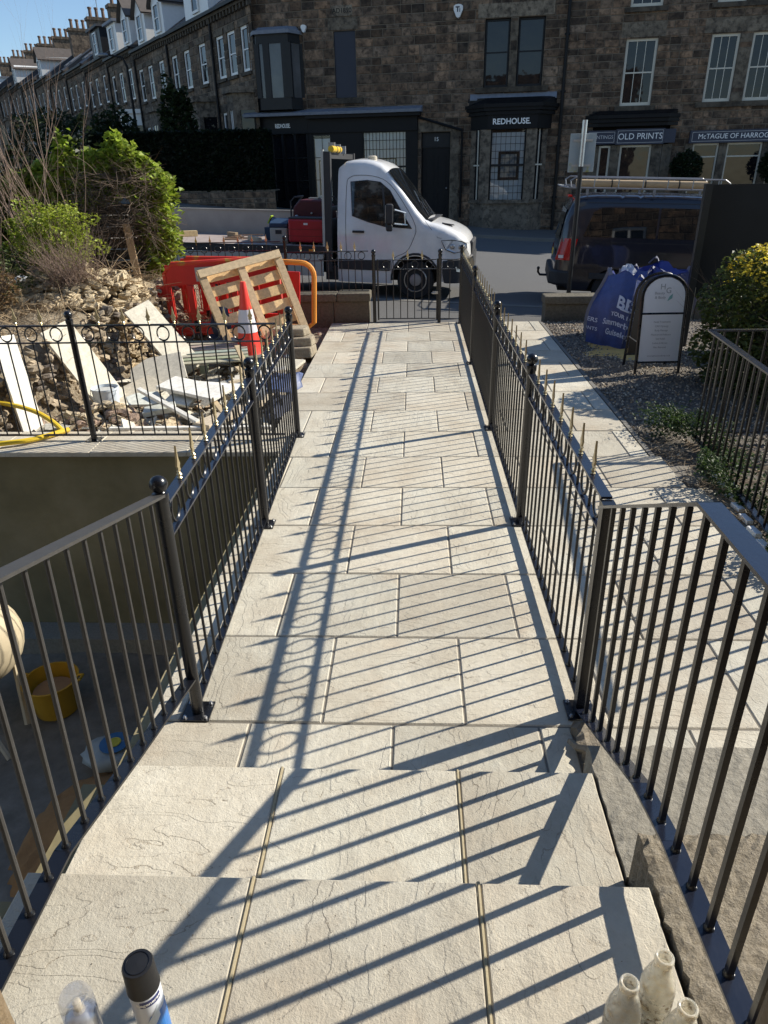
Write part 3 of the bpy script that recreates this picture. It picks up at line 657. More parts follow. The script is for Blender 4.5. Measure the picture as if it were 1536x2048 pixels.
for (a,b,c,d,vb,disp) in ((-.5,.8,.97,3.42,6,2),):
    m=MB(); y=-.58
    for x in (a,b-.04): m.box(x,x+.04,y,y+.06,c,d)
    for i in range(vb): x=a+(b-a)*(i+1)/(vb+1); m.box(x-.008,x+.008,y+.02,y+.04,c,d)
    for i in range(9): z=c+(d-c)*(i+1)/10; w=.04 if i==4 else .008; m.box(a+.04,b-.04,y+.021,y+.039,z-w,z+w)
    f=put('shop_window',m,MT['dark_frame'],RH); g=MB(); g.add([(a,y+.03,c),(b,y+.03,c),(b,y+.03,d),(a,y+.03,d)],[(0,1,2,3)]); put('pane',g,MT['shop_glass'],f)
    m=MB(); m.box(a,b,y+.14,y+.16,c,d-.1); put('flat_board',m,MT['pale_reflection'],f)  # reflection of bright houses, painted as a pale panel behind the bay glass
    m=MB(); m.box(a+.3,b-.2,y+.11,y+.139,c+.7,d-.75); put('picture_frame',m,MT['shop_black'],f); m=MB(); m.box(a+.4,b-.3,y+.10,y+.108,c+.8,d-.85); put('picture',m,MT['art'],f)
for (p,q) in ((bp[0],bp[1]),(bp[2],bp[3])):
    g=MB(); g.add([(p[0],p[1]+.05,.97),(q[0],q[1]+.05,.97),(q[0],q[1]+.05,3.42),(p[0],p[1]+.05,3.42)],[(0,1,2,3)]); f=put('side_window',g,MT['window_glass'],RH)
    m=MB(); m.beam((p[0]*.5+q[0]*.5,p[1]*.5+q[1]*.5+.02,.97),(p[0]*.5+q[0]*.5,p[1]*.5+q[1]*.5+.02,3.42),.05,.05); m.beam((p[0],p[1]+.02,2.2),(q[0],q[1]+.02,2.2),.05,.05); put('frame',m,MT['cream_paint'],f)
m=MB(); m.tube([(-3.4,-.1,3.95),(-1.69,-.1,3.46),(-1.66,-.1,3.4),(-1.66,-.1,.3)],.045,8); put('downpipe',m,MT['shop_black'],RH,smooth=True)
m=MB(); m.tube([(2.06,-.1,10.4),(2.06,-.1,-.2)],.055,8)
for z in (1,2.8,4.6,6.4,8.2): m.box(1.96,2.16,-.13,.0,z,z+.06)
put('downpipe',m,MT['shop_black'],RH)
# alarm box: rounded shield
def shield(root,u,z,s,y=-.16):
    P=[(-.5,.45),(-.3,.58),(0,.62),(.3,.58),(.5,.45),(.5,.1),(.2,-.55),(0,-.65),(-.2,-.55),(-.5,.1)]
    m=MB(); m.prism([(a*s,b*s) for a,b in P],lambda a,b:(u+a,y,z+b),lambda a,b:(u+a,y+.13,z+b)); return put('alarm_box',m,MT['white_paint'],root)
shield(RH,-1.93,7.3,.33)
lettering('T',.22,MT['navy_board'],RH,(-1.95,-.163,7.34),(R(90),0,0),bold=.01); lettering('i',.16,MT['navy_board'],RH,(-1.87,-.163,7.31),(R(90),0,0),bold=.006)
shield(RH,-7.84,7.02,.2)
m=MB(); m.prism([(cu,-.35),(2.1,-.35),(2.1,7),(cu-1,7)],lambda a,b:(a,b,10.45),lambda a,b:(a,b,10.6)); put('roof',m,MT['slate'],RH)
m=MB(); m.prism([(cu+.6,.85),(2.0,.85),(2.0,7),(cu-1.0,7),(cu-1.6,1.6)],lambda a,b:(a,b,-.3),lambda a,b:(a,b,10.4)); put('interior_light_block',m,MT['shop_black'],RH)  # solid dark volume added to stop sun leaking through the shopfront openings
# ---------------- print shop building
PS=clear_root(thing('print_shop_building','stone building with cream sash windows and navy signs OLD PRINTS and McTAGUE OF HARROGATE','building',(P0.x,P0.y,0),(0,0,A8)))
wins=[(4.17,5.27,4.1,6.2,2),(7.08,8.03,4.14,6.22,2),(8.45,9.4,4.14,6.22,2),(4.17,5.27,7.14,9.1,2),(7.08,8.03,7.14,9.1,2),(8.45,9.4,7.14,9.1,2)]
ops=[w[:4] for w in wins]+[(3.3,6.1,.55,3.6),(6.85,12,.45,3.2)]
mb=MB(); wall_blocks(mb,2.12,15,-.6,10.5,ops,ch=.235,bw=(.26,.6)); [reveals(mb,o,.2) for o in ops[:6]]
put('wall',mb,[MT['gritstone'],MT['dark_mortar']],PS)
for w in wins: win(PS,*w[:4],'cream_paint','window_glass',bars=2,fw=.085,meet=.5,d=.1)
mb=MB()
stonebox(mb,3.96,5.5,-.03,.1,6.23,6.68,1.1); stonebox(mb,6.79,9.75,-.03,.1,6.25,6.68,1.1); stonebox(mb,4.0,5.45,-.12,.1,3.93,4.08,.5); stonebox(mb,6.85,9.65,-.12,.1,3.96,4.12,.5)
stonebox(mb,4.0,5.45,-.1,.1,6.98,7.12,.5); stonebox(mb,6.9,9.65,-.1,.1,6.98,7.12,.5); stonebox(mb,8.04,8.44,-.02,.2,4.14,6.24,.9); stonebox(mb,8.04,8.44,-.02,.2,7.13,9.1,.9)
stonebox(mb,2.13,14.9,-.04,.02,3.62,3.8,.45) if False else None
for x in (3.25,4.02,5.52,5.9): stonebox(mb,x,x+.34,-.12,.1,.3,2.8,.75)
for x in (6.72,7.93,9.45,10.9): stonebox(mb,x,x+.27,-.1,.1,.3,2.8,.8)
stonebox(mb,3.2,6.2,-.1,.1,-.4,.6,.5); stonebox(mb,6.7,12.5,-.1,.1,-.5,.55,.5)
put('dressed_stone',mb,[MT['dressed_stone']],PS)
m=MB()
for z,e in ((3.42,.25),(3.55,.34),(3.68,.42)): m.prism([(3.1-e*.3,0),(3.45,-e),(5.95,-e),(6.3+e*.3,0)],lambda a,b:(a,b,z+.001),lambda a,b:(a,b,z+.12))
m.prism([(3.1,0),(3.45,-.4),(5.95,-.4),(6.3,0)],lambda a,b:(a,b,3.81),lambda a,b:(a,b*.2,3.95)); put('cornice',m,MT['shop_black'],PS)
m=MB(); m.box(3.1,4.16,-.2,.02,2.84,3.3); m.box(5.9,6.3,-.2,.02,2.84,3.3); m.box(4.16,5.9,-.23,.02,2.81,3.33); s=put('sign',m,MT['navy_board'],PS)
m=MB()
for (a,b,c,d) in ((4.22,5.84,2.87,3.27),(3.16,4.1,2.9,3.24)):
    for z in (c,d): m.box(a,b,-.236 if a>4.2 else -.206,-.2,z-.006,z+.006)
    for x in (a,b): m.box(x-.006,x+.006,-.236 if a>4.2 else -.206,-.2,c,d)
put('sign_border',m,MT['letter_grey'],s)
lettering('OLD PRINTS',.29,MT['letter_white'],PS,(5.03,-.234,3.07),(R(90),0,0),name='shop_lettering')
lettering('PAINTINGS',.17,MT['letter_grey'],PS,(3.63,-.204,3.07),(R(90),0,0),name='shop_lettering')
m=MB(); m.box(6.82,12.5,-.2,.02,2.8,3.22); s=put('sign',m,MT['navy_board'],PS)
m=MB(); [m.box(6.9,12.4,-.206,-.19,z-.006,z+.006) for z in (2.86,3.16)]; m.box(6.894,6.906,-.206,-.19,2.86,3.16); put('sign_border',m,MT['letter_grey'],s)
lettering('McTAGUE OF HARROGATE',.235,MT['letter_white'],PS,(7.1,-.204,3.01),(R(90),0,0),align='LEFT',name='shop_lettering')
for (a,b) in ((3.6,4.02),(4.37,5.52),(5.72,5.9)): win(PS,a,b,.62,2.79,'cream_paint','window_glass',d=.02,sash=False,fw=.07)
for (a,b) in ((7.0,7.92),(8.21,9.44),(9.73,10.88)):
    f=win(PS,a,b,.56,2.79,'cream_paint','window_glass',d=.02,meet=.8,fw=.06)
m=MB(); m.box(2.12,15,-.35,7,10.45,10.6); put('roof',m,MT['slate'],PS)
m=MB(); m.box(2.12,15,.4,7,-.3,10.4); put('interior_light_block',m,MT['shop_black'],PS)  # added dark block, keeps sun from coming through from behind
# clipped topiary balls outside
def leafmat(name,a,b,sc=3):
    n=N(name); t=n.tint(); c=n.mix(n.noise(n.coord(),sc,3),a,b); c=n.mix(1.0,c,t,'MULTIPLY'); MT[name]=n.P(col=c,rough=.5,spec=.4); 
    n.b.inputs['Transmission Weight'].default_value=0
    tl=n.n('ShaderNodeBsdfTranslucent'); n.l(c,tl.inputs[0]); mx=n.n('ShaderNodeMixShader'); mx.inputs[0].default_value=.42; n.l(n.b.outputs[0],mx.inputs[1]); n.l(tl.outputs[0],mx.inputs[2]); n.l(mx.outputs[0],n.out.inputs[0]); return MT[name]
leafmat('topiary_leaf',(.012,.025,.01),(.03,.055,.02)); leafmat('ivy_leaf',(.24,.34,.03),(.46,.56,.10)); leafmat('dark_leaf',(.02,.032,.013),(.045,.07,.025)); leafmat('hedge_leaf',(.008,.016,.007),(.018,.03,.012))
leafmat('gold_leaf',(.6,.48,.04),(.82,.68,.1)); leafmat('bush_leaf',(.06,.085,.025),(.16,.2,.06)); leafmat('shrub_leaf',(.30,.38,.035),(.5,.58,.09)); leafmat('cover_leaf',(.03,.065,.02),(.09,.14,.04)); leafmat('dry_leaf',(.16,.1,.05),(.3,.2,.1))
def leaves(mb,pts,size,rnd,m=0,elong=1.6,bright=(.55,1.15),fold=True,up=None):
    for p in pts:
        s=size*rnd.uniform(.6,1.3); a=rnd.uniform(0,6.28); b=rnd.uniform(-.9,.9) if up is None else rnd.gauss(up,.35); M=Euler((b,rnd.uniform(-.7,.7),a)).to_matrix(); k=rnd.uniform(*bright); c=(k,k*rnd.uniform(.92,1.05),k*rnd.uniform(.7,1.1))
        q=[(0,-s*elong/2,0),(s/2,0,s*.18),(0,s*elong/2,-s*.1),(-s/2,0,s*.18)]
        P=Vector(p); mb.add([P+M@Vector(v) for v in q],[(0,1,2),(0,2,3)] if fold else [(0,1,2,3)],m,c)
def shell_pts(rnd,n,c,r,thick=.25,sq=(1,1,1),noise=.18,lump=5):
    ph=[rnd.uniform(0,6.28) for _ in range(6)]; out=[]
    for _ in range(n):
        u=rnd.uniform(-1,1); a=rnd.uniform(0,6.28); s=math.sqrt(1-u*u); d=Vector((s*math.cos(a),s*math.sin(a),u))
        bump=1+noise*(math.sin(lump*d.x+ph[0])*math.sin(lump*d.y+ph[1])+math.sin(lump*1.7*d.z+ph[2])*math.sin(lump*1.3*d.x+ph[3]))
        k=r*bump*(1-thick*rnd.random()**2); out.append(Vector(c)+Vector((d.x*sq[0],d.y*sq[1],d.z*sq[2]))*k)
    return out
for i,(u,rr) in enumerate(((6.75,.55),(9.9,.6))):
    p=Vector((P0.x,P0.y,0))+UD*u+UN*.75; zc=2.0; r=thing('topiary_tree','clipped dark topiary ball '+('below the M of the McTAGUE sign' if i==0 else 'at the right edge of the photo, below the McTAGUE sign'),'tree',(p.x,p.y,-.3),group='clipped topiary balls')
    rnd=random.Random(i); m=MB(); leaves(m,shell_pts(rnd,2600,(p.x,p.y,zc),rr,.3,noise=.10,lump=7),.07,rnd); put('crown',m,MT['topiary_leaf'],r)
    m=MB(); m.tube([(p.x,p.y,-.3),(p.x,p.y,1.6)],.03,6); put('trunk',m,MT['soil'],r); m=MB(); m.lathe([(.16,-.35),(.22,.1),(.2,.1)],(p.x,p.y,0),12); put('pot',m,MT['shop_black'],r)
# ---------------- terrace
plain('slate_warm',(.09,.075,.065),.7,.4,4,.3); plain('rooflight_frame',(.25,.27,.3),.4,.1)
TA=R(-55)
def interp_(P,x):
    if x<=P[0][0]: return P[0][1]
    for (a,b),(c,d) in zip(P,P[1:]):
        if x<=c: return b+(d-b)*(x-a)/(c-a)
    return P[-1][1]
def sheet(mb,P,m=0): mb.add(P,[(0,1,2,3)],m)
def terrace_house(i,s0,w,dorm,label,chim=True,firstbay=False):
    o=T1+TD*(s0+w); r=clear_root(thing('terraced_house',label,'house',(o.x,o.y,interp_([(3.6,0),(9.7,.03),(15.6,.3),(21.6,.58),(27.8,.8),(34.2,1.05),(41,1.4),(48,1.8),(55.5,2.2),(63.5,2.7),(72.5,3.3)],s0)),(0,0,TA),group='terraced stone houses running away up the side street'))
    E=8.12; ws=[(.28/6,1.12/6),(2.3/6,3.15/6),(4.35/6,5.2/6)]
    up=[(w*a+.35,w*a+.35+.82,5.75,7.3) for a in (.0,.30,.64)]
    lo=[(w*.06,w*.06+.85,1.2,4.5),(w*.27,w*.27+.85,2.3,4.5)]
    mb=MB(); wall_blocks(mb,0,w,-1,E,up+lo,ch=.3,bw=(.4,.9)); put('wall',mb,[MT['terrace_stone'],MT['dark_mortar']],r)
    far=i>4
    for a in up: win(r,*a,'white_paint','window_glass',d=.06,fw=.1,meet=.5)
    for a in lo: win(r,*a,'white_paint','window_glass',d=.08,fw=.09,meet=.6)
    mb=MB()
    for a in up: stonebox(mb,a[0]-.12,a[1]+.12,-.05,.02,a[3],a[3]+.22,.8); stonebox(mb,a[0]-.1,a[1]+.1,-.1,.02,a[2]-.12,a[2],.5)
    stonebox(mb,0,w,-.18,.02,E-.12,E+.02,.5); 
    k=0
    while k*.35<w: stonebox(mb,k*.35,k*.35+.14,-.16,-.0,E-.3,E-.12,.45); k+=1
    put('stone_trim',mb,[MT['dressed_stone']],r)
    b0,b1=w*.56,w*.93; bp=[(b0,0),(b0+.45,-.75),(b1-.45,-.75),(b1,0)]
    m=MB(); m.prism(bp,lambda a,b:(a,b,-1),lambda a,b:(a,b,2.1)); m.prism(bp,lambda a,b:(a,b,4.4),lambda a,b:(a,b,5.0)); m.prism([(b0-.15,0),(b0+.38,-.92),(b1-.38,-.92),(b1+.15,0)],lambda a,b:(a,b,5.0),lambda a,b:(a,b,5.22))
    for a,b in bp[1:3]: m.box(a-.17,a+.17,b,b+.2,2.1,4.4)
    bay=put('bay',m,[MT['white_paint' if label.startswith('stone house with white painted') else 'dressed_stone']],r)
    g=MB()
    for a,b in zip(bp,bp[1:]): g.add([(a[0],a[1]+.06,2.1),(b[0],b[1]+.06,2.1),(b[0],b[1]+.06,4.4),(a[0],a[1]+.06,4.4)],[(0,1,2,3)])
    put('bay_glass',g,MT['window_glass'],bay)
    m=MB(); c=(bp[1][0]+bp[2][0])/2
    for x in (bp[1][0]+.17,bp[2][0]-.22,c): m.box(x,x+.06,-.72,-.66,2.1,4.4)
    put('bay_frame',m,MT['white_paint'],bay)
    m=MB(); m.tube([(.05,-.1,E-.1),(.05,-.1,-1)],.06,6); m.box(-.0,w,-.32,-.19,E-.02,E+.1); put('gutter_and_downpipe',m,MT['shop_black'],r)
    m=MB(); m.box(.01,w-.01,.5,8,-1,E-.05); put('interior_light_block',m,MT['shop_black'],r)  # unseen dark core, added so no sun leaks out through the windows
    # roof
    m=MB(); rh=2.9; rd=4.2; m.prism([(-.25,E+.04),(rd,E+rh),(rd*2,E)],lambda a,b:(0.0,a,b),lambda a,b:(w,a,b)); put('roof',m,MT['slate' if i%2 else 'slate_warm'],r)
    if i in (1,5,6,7):
        m=MB(); ang=math.atan2(rh-.04,rd+.25)
        for x in (1.0,3.0): m.obox((x+.4,1.6,E+.04+1.85*(rh/(rd+.25))+.06),(.8,1.1,.08),(ang,0,0))
        put('rooflight',m,MT['rooflight_frame'],r)
    for (dx,dw,kind) in dorm:
        z0,z1=E+.15,E+1.75; y0=.15; y1=3.2
        m=MB(); m.prism([(y0,z0-.1),(y0,z1),(y1,z1+.1),(y1,z0+1.6)],lambda a,b:(dx,a,b),lambda a,b:(dx+dw,a,b)); m.prism([(y0,z0-.1),(y0,z1),(y1,z1+.1)],lambda a,b:(dx-.01,a,b),lambda a,b:(dx+dw+.01,a,b)) if False else None
        if kind=='gable': m.prism([(dx,z1),(dx+dw,z1),(dx+dw/2,z1+.75)],lambda a,b:(a,y0,b),lambda a,b:(a,y1,b))
        d=put('dormer',m,MT['white_paint' if kind in('flat','gable') else 'dark_frame'],r)
        m=MB()
        if kind=='gable':
            for sg in (-1,1): m.beam((dx+dw/2+sg*.05,y0-.15,z1+.83),(dx+dw/2+sg*(dw/2+.2),y0-.15,z1-.12),.06,.1) if False else None
            m.add([(dx-.18,y0-.2,z1-.17),(dx+dw/2,y0-.2,z1+.83),(dx+dw/2,y1,z1+.83),(dx-.18,y1,z1-.17),(dx+dw+.18,y0-.2,z1-.17),(dx+dw+.18,y1,z1-.17)],[(0,1,2,3),(1,4,5,2)])
            m.add([(dx-.18,y0-.2,z1-.25),(dx+dw/2,y0-.2,z1+.75),(dx+dw/2,y1,z1+.75),(dx-.18,y1,z1-.25),(dx+dw+.18,y0-.2,z1-.25),(dx+dw+.18,y1,z1-.25)],[(3,2,1,0),(2,5,4,1)])
            put('dormer_roof',m,MT['slate_warm'],d)
        else:
            m.box(dx-.15,dx+dw+.15,y0-.2,y1,z1+.005,z1+.14); put('dormer_roof',m,MT['slate' if kind!='flat' else 'lead_sheet'],d)
        cx_=dx+dw/2; f=win(r,cx_-.42,cx_+.42,z0+.25,z1-.15,'white_paint','window_glass',d=-.0,fw=.08,name='dormer_window',y=y0-.05)
    if chim:
        c=MB(); cx_=0.0; yc=2.2; c.box(cx_-.38,cx_+.38,yc,yc+2.0,E+.8,E+3.6); c.box(cx_-.46,cx_+.46,yc-.08,yc+2.08,E+3.6,E+3.8); ch=put('chimney',c,[MT['terrace_stone']],r)
        for k in range(4):
            p=MB(); p.lathe([(.13,0),(.11,.5),(.15,.55),(.15,.65),(.1,.66)],(cx_,yc+.3+k*.47,E+3.8),8); put('chimney_pot',p,MT['clay_pot'],ch)
    return r
def aerial(r,x,y,z,h):
    m=MB(); m.tube([(x,y,z),(x,y,z+h)],.025,5); m.tube([(x-.6,y,z+h-.1),(x+.6,y,z+h-.1)],.018,4)
    for k in range(6): m.tube([(x-.55+k*.2,y-.2,z+h-.1),(x-.55+k*.2,y+.2,z+h-.1)],.012,4)
    put('aerial',m,MT['tv_metal'],r)
specs=[(-.6,4.2,[],'nearest terraced house, joined to the back of the corner shop'),
(3.6,6.1,[(2.6,3.0,'flat')],'terraced house with a wide white flat-roofed dormer at the top of the photo'),
(9.7,5.9,[(.5,1.7,'gable'),(3.6,1.7,'gable')],'terraced house with two large white gabled dormers'),
(15.6,6.0,[(.4,2.0,'flat'),(3.7,1.6,'gable')],'stone house with white painted bay, one flat and one gabled dormer'),
(21.6,6.2,[(2.2,2.6,'dark')],'terraced house with a single dark flat dormer and pots behind'),
(27.8,6.4,[],'terraced house with two rooflights and no dormer'),
(34.2,6.8,[],'distant terraced house, second with rooflights, left of the dark dormer'),
(41.0,7.0,[(2,1.6,'gable')],'distant terraced house with one small gable among the far chimneys'),
(48.0,7.5,[],'far terraced house seen behind the bare twigs'),(55.5,8,[(3,2,'gable')],'far terraced house with one gable near the left edge'),(63.5,9,[],'next-to-last terraced house at the far left'),(72.5,11,[(2,2,'flat')],'last terraced house at the far left end of the row')]
for i,(s,w,d,l) in enumerate(specs):
    r=terrace_house(i,s,w,d,l)
    if i in (2,3,4,5): aerial(r,.3,3.0,11.0,2.2)
# street lamp in front of the terrace
sp=Vector((-14.2,40,0)); r=thing('street_lamp','thin dark street lamp in front of the terraced houses','lamp',(sp.x,sp.y,Gz(sp.x,sp.y)))
m=MB(); m.tube([(sp.x,sp.y,.5),(sp.x,sp.y,6.9),(sp.x-.15,sp.y,7.3),(sp.x-.9,sp.y,7.45)],[.09,.06,.05,.04],8); put('pole',m,MT['shop_black'],r)
m=MB(); m.ball((sp.x-1.1,sp.y,7.42),.3,sq=(1,.5,.35)); put('lamp_head',m,MT['tv_metal'],r,smooth=True)
# clipped evergreen hedge on a low wall, in the shade across the road
def box_leaves(mb,rnd,n,x0,x1,y0,y1,z0,z1,size,m=0,frame=None):
    pts=[]
    for _ in range(n):
        f=rnd.random()
        p=[rnd.uniform(x0,x1),rnd.uniform(y0,y1),rnd.uniform(z0,z1)]
        if f<.6: p[1]=y0+rnd.random()**2*.15
        elif f<.85: p[2]=z1-rnd.random()**2*.15
        else: p[0]=(x0 if rnd.random()<.5 else x1)
        pts.append(Vector(p)+Vector((rnd.gauss(0,.02),rnd.gauss(0,.02),rnd.gauss(0,.03))))
    leaves(mb,pts,size,rnd,m,bright=(.5,1.2))
r=thing('hedge','tall clipped dark green hedge on a low stone wall beside the corner shop','hedge',(-8.5,30.2,.9))
rnd=random.Random(5); m=MB(); box_leaves(m,rnd,14000,-12.5,-5.6,29.6,30.6,1.45,3.55,.09); m.box(-12.4,-5.7,29.75,30.5,1.4,3.45,0,(.5,.5,.5)); put('foliage',m,MT['hedge_leaf'],r)
mb=MB(); 
for k in range(1): wall_blocks(mb,-13,-5.4,.2,1.45,(),ch=.2)
mb.v=[(a,b+29.55,c) for a,b,c in mb.v]; mb.box(-13,-5.4,29.6,30.6,1.46,1.5,1); r2=put('garden_wall',mb,[MT['gritstone'],MT['dark_mortar']],smooth=False,loc=(-9,29.6,.2),label='low sooty stone wall under the tall dark hedge',cat='wall')
for i,(x,y,h,rr,lb) in enumerate(((-9.6,32,4.4,.75,'small conifer rising behind the left end of the tall hedge'),(-14.5,38,3.4,1.3,'rounded dark evergreen in a terrace garden behind the ivy'),(-19.5,42,3.3,2.2,'broad dark evergreen at the far left in front of the terrace'))):
    zb=Gz(x,y); t=thing('conifer',lb,'tree',(x,y,zb)); m=MB(); rnd=random.Random(i+30)
    leaves(m,shell_pts(rnd,2600,(x,y,zb+h*.5),h*.5,.35,sq=(rr/h*2,rr/h*2,1),noise=.13),.16,rnd); put('crown',m,MT['dark_leaf'],t); m=MB(); m.tube([(x,y,zb),(x,y,zb+h*.7)],[.12,.04],6); put('trunk',m,MT['soil'],t)
# houses closing the view at the far left
for k,(x,y,w,h,lab) in enumerate(((-70,92,12,13.5,'distant slate-roofed house with big chimney stacks at the far left horizon'),(-58,98,9,12.2,'distant house roof between the far chimneys, left of the terrace end'))):
    r=clear_root(thing('distant_house',lab,'house',(x,y,0),(0,0,R(20)))); m=MB(); m.box(0,w,0,8,-1,h-4); put('wall',m,MT['dressed_stone'],r)
    m=MB(); m.prism([(-.3,h-4),(4,h),(8.3,h-4)],lambda a,b:(-.3,a,b),lambda a,b:(w+.3,a,b)); put('roof',m,MT['slate'],r)
    for cx_ in (.6,w*.55,w-.8):
        m=MB(); m.box(cx_-.6,cx_+.6,2.6,4.6,h-2.5,h+1.4); c=put('chimney',m,MT['terrace_stone'],r)
        for j in range(4): p=MB(); p.lathe([(.16,0),(.13,.9),(.17,1.0)],(cx_-.4+.27*j,3.5,h+1.4),8); put('chimney_pot',p,MT['clay_pot'],c)
# ================================================================ NEAR HOUSE, BLOCKS, GARDEN WALLS, RUBBLE PLOT
mb=MB(); hs=thing('near_house','stone house with white bay windows, seen only as a reflection in the van glass','house',(0,-1.6,.36))
rng=random.Random(21)
wl=[(-4.6,-3.2,1.2,3.2),(3.4,5.0,1.2,3.2),(-4.2,-3.2,4.2,6.0),(-.5,.5,4.2,6.0),(3.4,4.6,4.2,6.0)]
def flip(mb0,yy):   # wall_blocks faces -y; turn it to face +y at y=yy
    mb0.v=[(-a,yy-b,c) for a,b,c in mb0.v]
q=MB(); wall_blocks(q,-8,8,-2.2,8.6,[(-x1,-x0,a,b) for x0,x1,a,b in wl]+[(-.60,.67,.3,2.75)],ch=.3,bw=(.35,.8)); flip(q,-1.6)
put('wall',q,[MT['gritstone'],MT['dark_mortar']],hs)
speckle('warm_jamb',[(.16,.11,.06),(.27,.195,.11),(.34,.26,.17)],26,.9,.8,.012,2,.3)
for x0,x1,y1,lb in ((-.96,-.672,.655,'rough brown stone pier cut off by the bottom left corner'),(.59,.90,.72,'rough brown stone pier cut off by the bottom right corner')):
    pr_=thing('stone_pier',lb,'stone pier',((x0+x1)/2,y1-.2,.36)); m=MB(); m.box(x0,x1,y1-.45,y1,.361,1.06); put('shaft',m,MT['warm_jamb'],pr_,bevel=.02); m=MB(); m.box(x0-.01,x1+.01,y1-.46,y1-.0,1.061,1.14); put('cap',m,MT['warm_jamb'],pr_,bevel=.02)
m=MB(); m.box(-.72,.60,-1.86,-1.8,.3,2.76); put('door',m,MT['shop_black'],hs)
for (a,b,c,d) in wl:
    m=MB(); m.box(a,b,-1.85,-1.75,c,d); f=put('window',m,MT['window_glass'],hs); m=MB()
    for x in (a,b-.09,(a+b)/2-.04): m.box(x,x+.09,-1.75,-1.65,c,d)
    for z in (c,d-.09,(c+d)/2): m.box(a+.09,b-.09,-1.745,-1.655,z,z+.09)
    put('frame',m,MT['white_paint'],f)
for sx in (-4.6,3.3):   # white bay windows either side of the door, mirrored in the van's glass
    m=MB(); P=[(sx,-1.6),(sx+.45,-.9),(sx+1.35,-.9),(sx+1.8,-1.6)]
    m.prism(P[::-1],lambda a,b:(a,b,-1.9),lambda a,b:(a,b,.95)); m.prism(P[::-1],lambda a,b:(a,b,3.3),lambda a,b:(a,b,3.7))
    for a,b in P: m.box(a-.08,a+.08,b-.08,b+.08,.95,3.3)
    by=put('bay',m,MT['white_paint'],hs); g=MB()
    for a,b in zip(P,P[1:]): g.add([(a[0],a[1]-.05,.95),(b[0],b[1]-.05,.95),(b[0],b[1]-.05,3.3),(a[0],a[1]-.05,3.3)],[(3,2,1,0)])
    put('bay_glass',g,MT['window_glass'],by)
# concrete kerb block beside the right stair
speckle('rail_mortar',[(.2,.165,.12),(.3,.255,.19),(.37,.32,.25)],50,.95,.9,.012,2.5,.3)
def rough_slab(mb,x0,x1,y0,y1,z0,z1,step=.03,amp=.006,rnd=None,wob=.006):
    rnd=rnd or random; nx=max(2,int((x1-x0)/step)); ny=max(2,int((y1-y0)/step)); V=[];F=[]
    ex=[rnd.gauss(0,wob) for _ in range(ny+1)]; ey=[rnd.gauss(0,wob) for _ in range(nx+1)]
    for j in range(ny+1):
        for i in range(nx+1):
            x=x0+(x1-x0)*i/nx+(ex[j] if i==0 else 0); y=y0+(y1-y0)*j/ny+(ey[i] if j==ny else 0)
            edge=(i in(0,nx))or(j in(0,ny)); V.append((x,y,z1+rnd.gauss(0,amp*.35)-(rnd.random()*amp*1.5 if edge else 0)))
    W=nx+1
    for j in range(ny):
        for i in range(nx): F.append((j*W+i,j*W+i+1,(j+1)*W+i+1,(j+1)*W+i))
    b=len(V); ring=[i for i in range(W)]+[j*W+nx for j in range(1,ny+1)]+[ny*W+i for i in range(nx-1,-1,-1)]+[j*W for j in range(ny-1,0,-1)]
    for k in ring: V.append((V[k][0],V[k][1],z0))
    n=len(ring)
    for k in range(n): F.append((ring[k],b+k,b+(k+1)%n,ring[(k+1)%n]))
    mb.add(V,F)
rnd=random.Random(2); mb=MB(); rough_slab(mb,.652,2.6,.5,1.42,-.4,.372,rnd=rnd,amp=.007,wob=.003,step=.02)
put('concrete_landing',mb,MT['rough_concrete'],smooth=False,loc=(.7,1.4,0),label='rough brown concrete landing block under the right stair railing',cat='concrete block')
mb=MB(); rough_slab(mb,.646,2.6,1.421,1.955,-.4,.174,rnd=rnd,amp=.004,wob=.002)
put('concrete_step',mb,MT['concrete'],smooth=False,loc=(.7,1.9,0),label='low smooth concrete step beyond the rough landing block, right of the stairs',cat='concrete step')
mb=MB(); V=[]
rough_slab(mb,.664,.80,1.956,2.24,-.1,.045,step=.02,rnd=rnd,amp=.012,wob=.01); mb.tube([(.665,1.93,.16),(.655,1.98,.13),(.635,2.05,.07),(.63,2.12,.03)],.014,5)
put('mortar_ridge',mb,MT['rail_mortar'],loc=(.7,2.1,0),label='ragged ridge of brown mortar between the stair rail foot and the top step',cat='mortar')
# ---- low stone walls at the street
def stone_wall(name,label,x0,x1,y0,y1,z0,z1,mat='old_garden_stone',coping=True):
    r=thing(name,label,'wall',((x0+x1)/2,(y0+y1)/2,z0)); rd=random.Random(int(x0*10)&255)
    mb=MB(); x=x0
    while x<x1-.01:
        e=min(x1,x+rd.uniform(.5,.9)); e=x1 if x1-e<.3 else e
        mb.box(x+.003,e-.003,y0+rd.uniform(0,.012),y1,z0,z1-.121)
        x=e
    put('wall_stone',mb,MT[mat],r,bevel=.012)
    mb=MB(); x=x0-.02
    while x<x1:
        e=min(x1+.02,x+rd.uniform(.8,1.2)); e=x1+.02 if x1+.02-e<.4 else e
        mb.box(x+.003,e-.003,y0-.025,y1+.02,z1-.12,z1+rd.uniform(-.004,.004)); x=e
    put('coping_stone',mb,MT[mat],r,bevel=.018); return r
stone_wall('garden_wall','low brown stone wall left of the garden gate, behind the leaning pallet',-1.98,-.68,10.9,11.25,-.25,.43)
stone_wall('garden_wall','mossy raised stone wall at the street behind the orange barriers',-7.0,-2.02,10.92,11.25,-.3,.47)
stone_wall('garden_wall','low stone wall behind the blue bulk bags and the pole',2.02,7.2,11.05,11.35,-.35,.33)
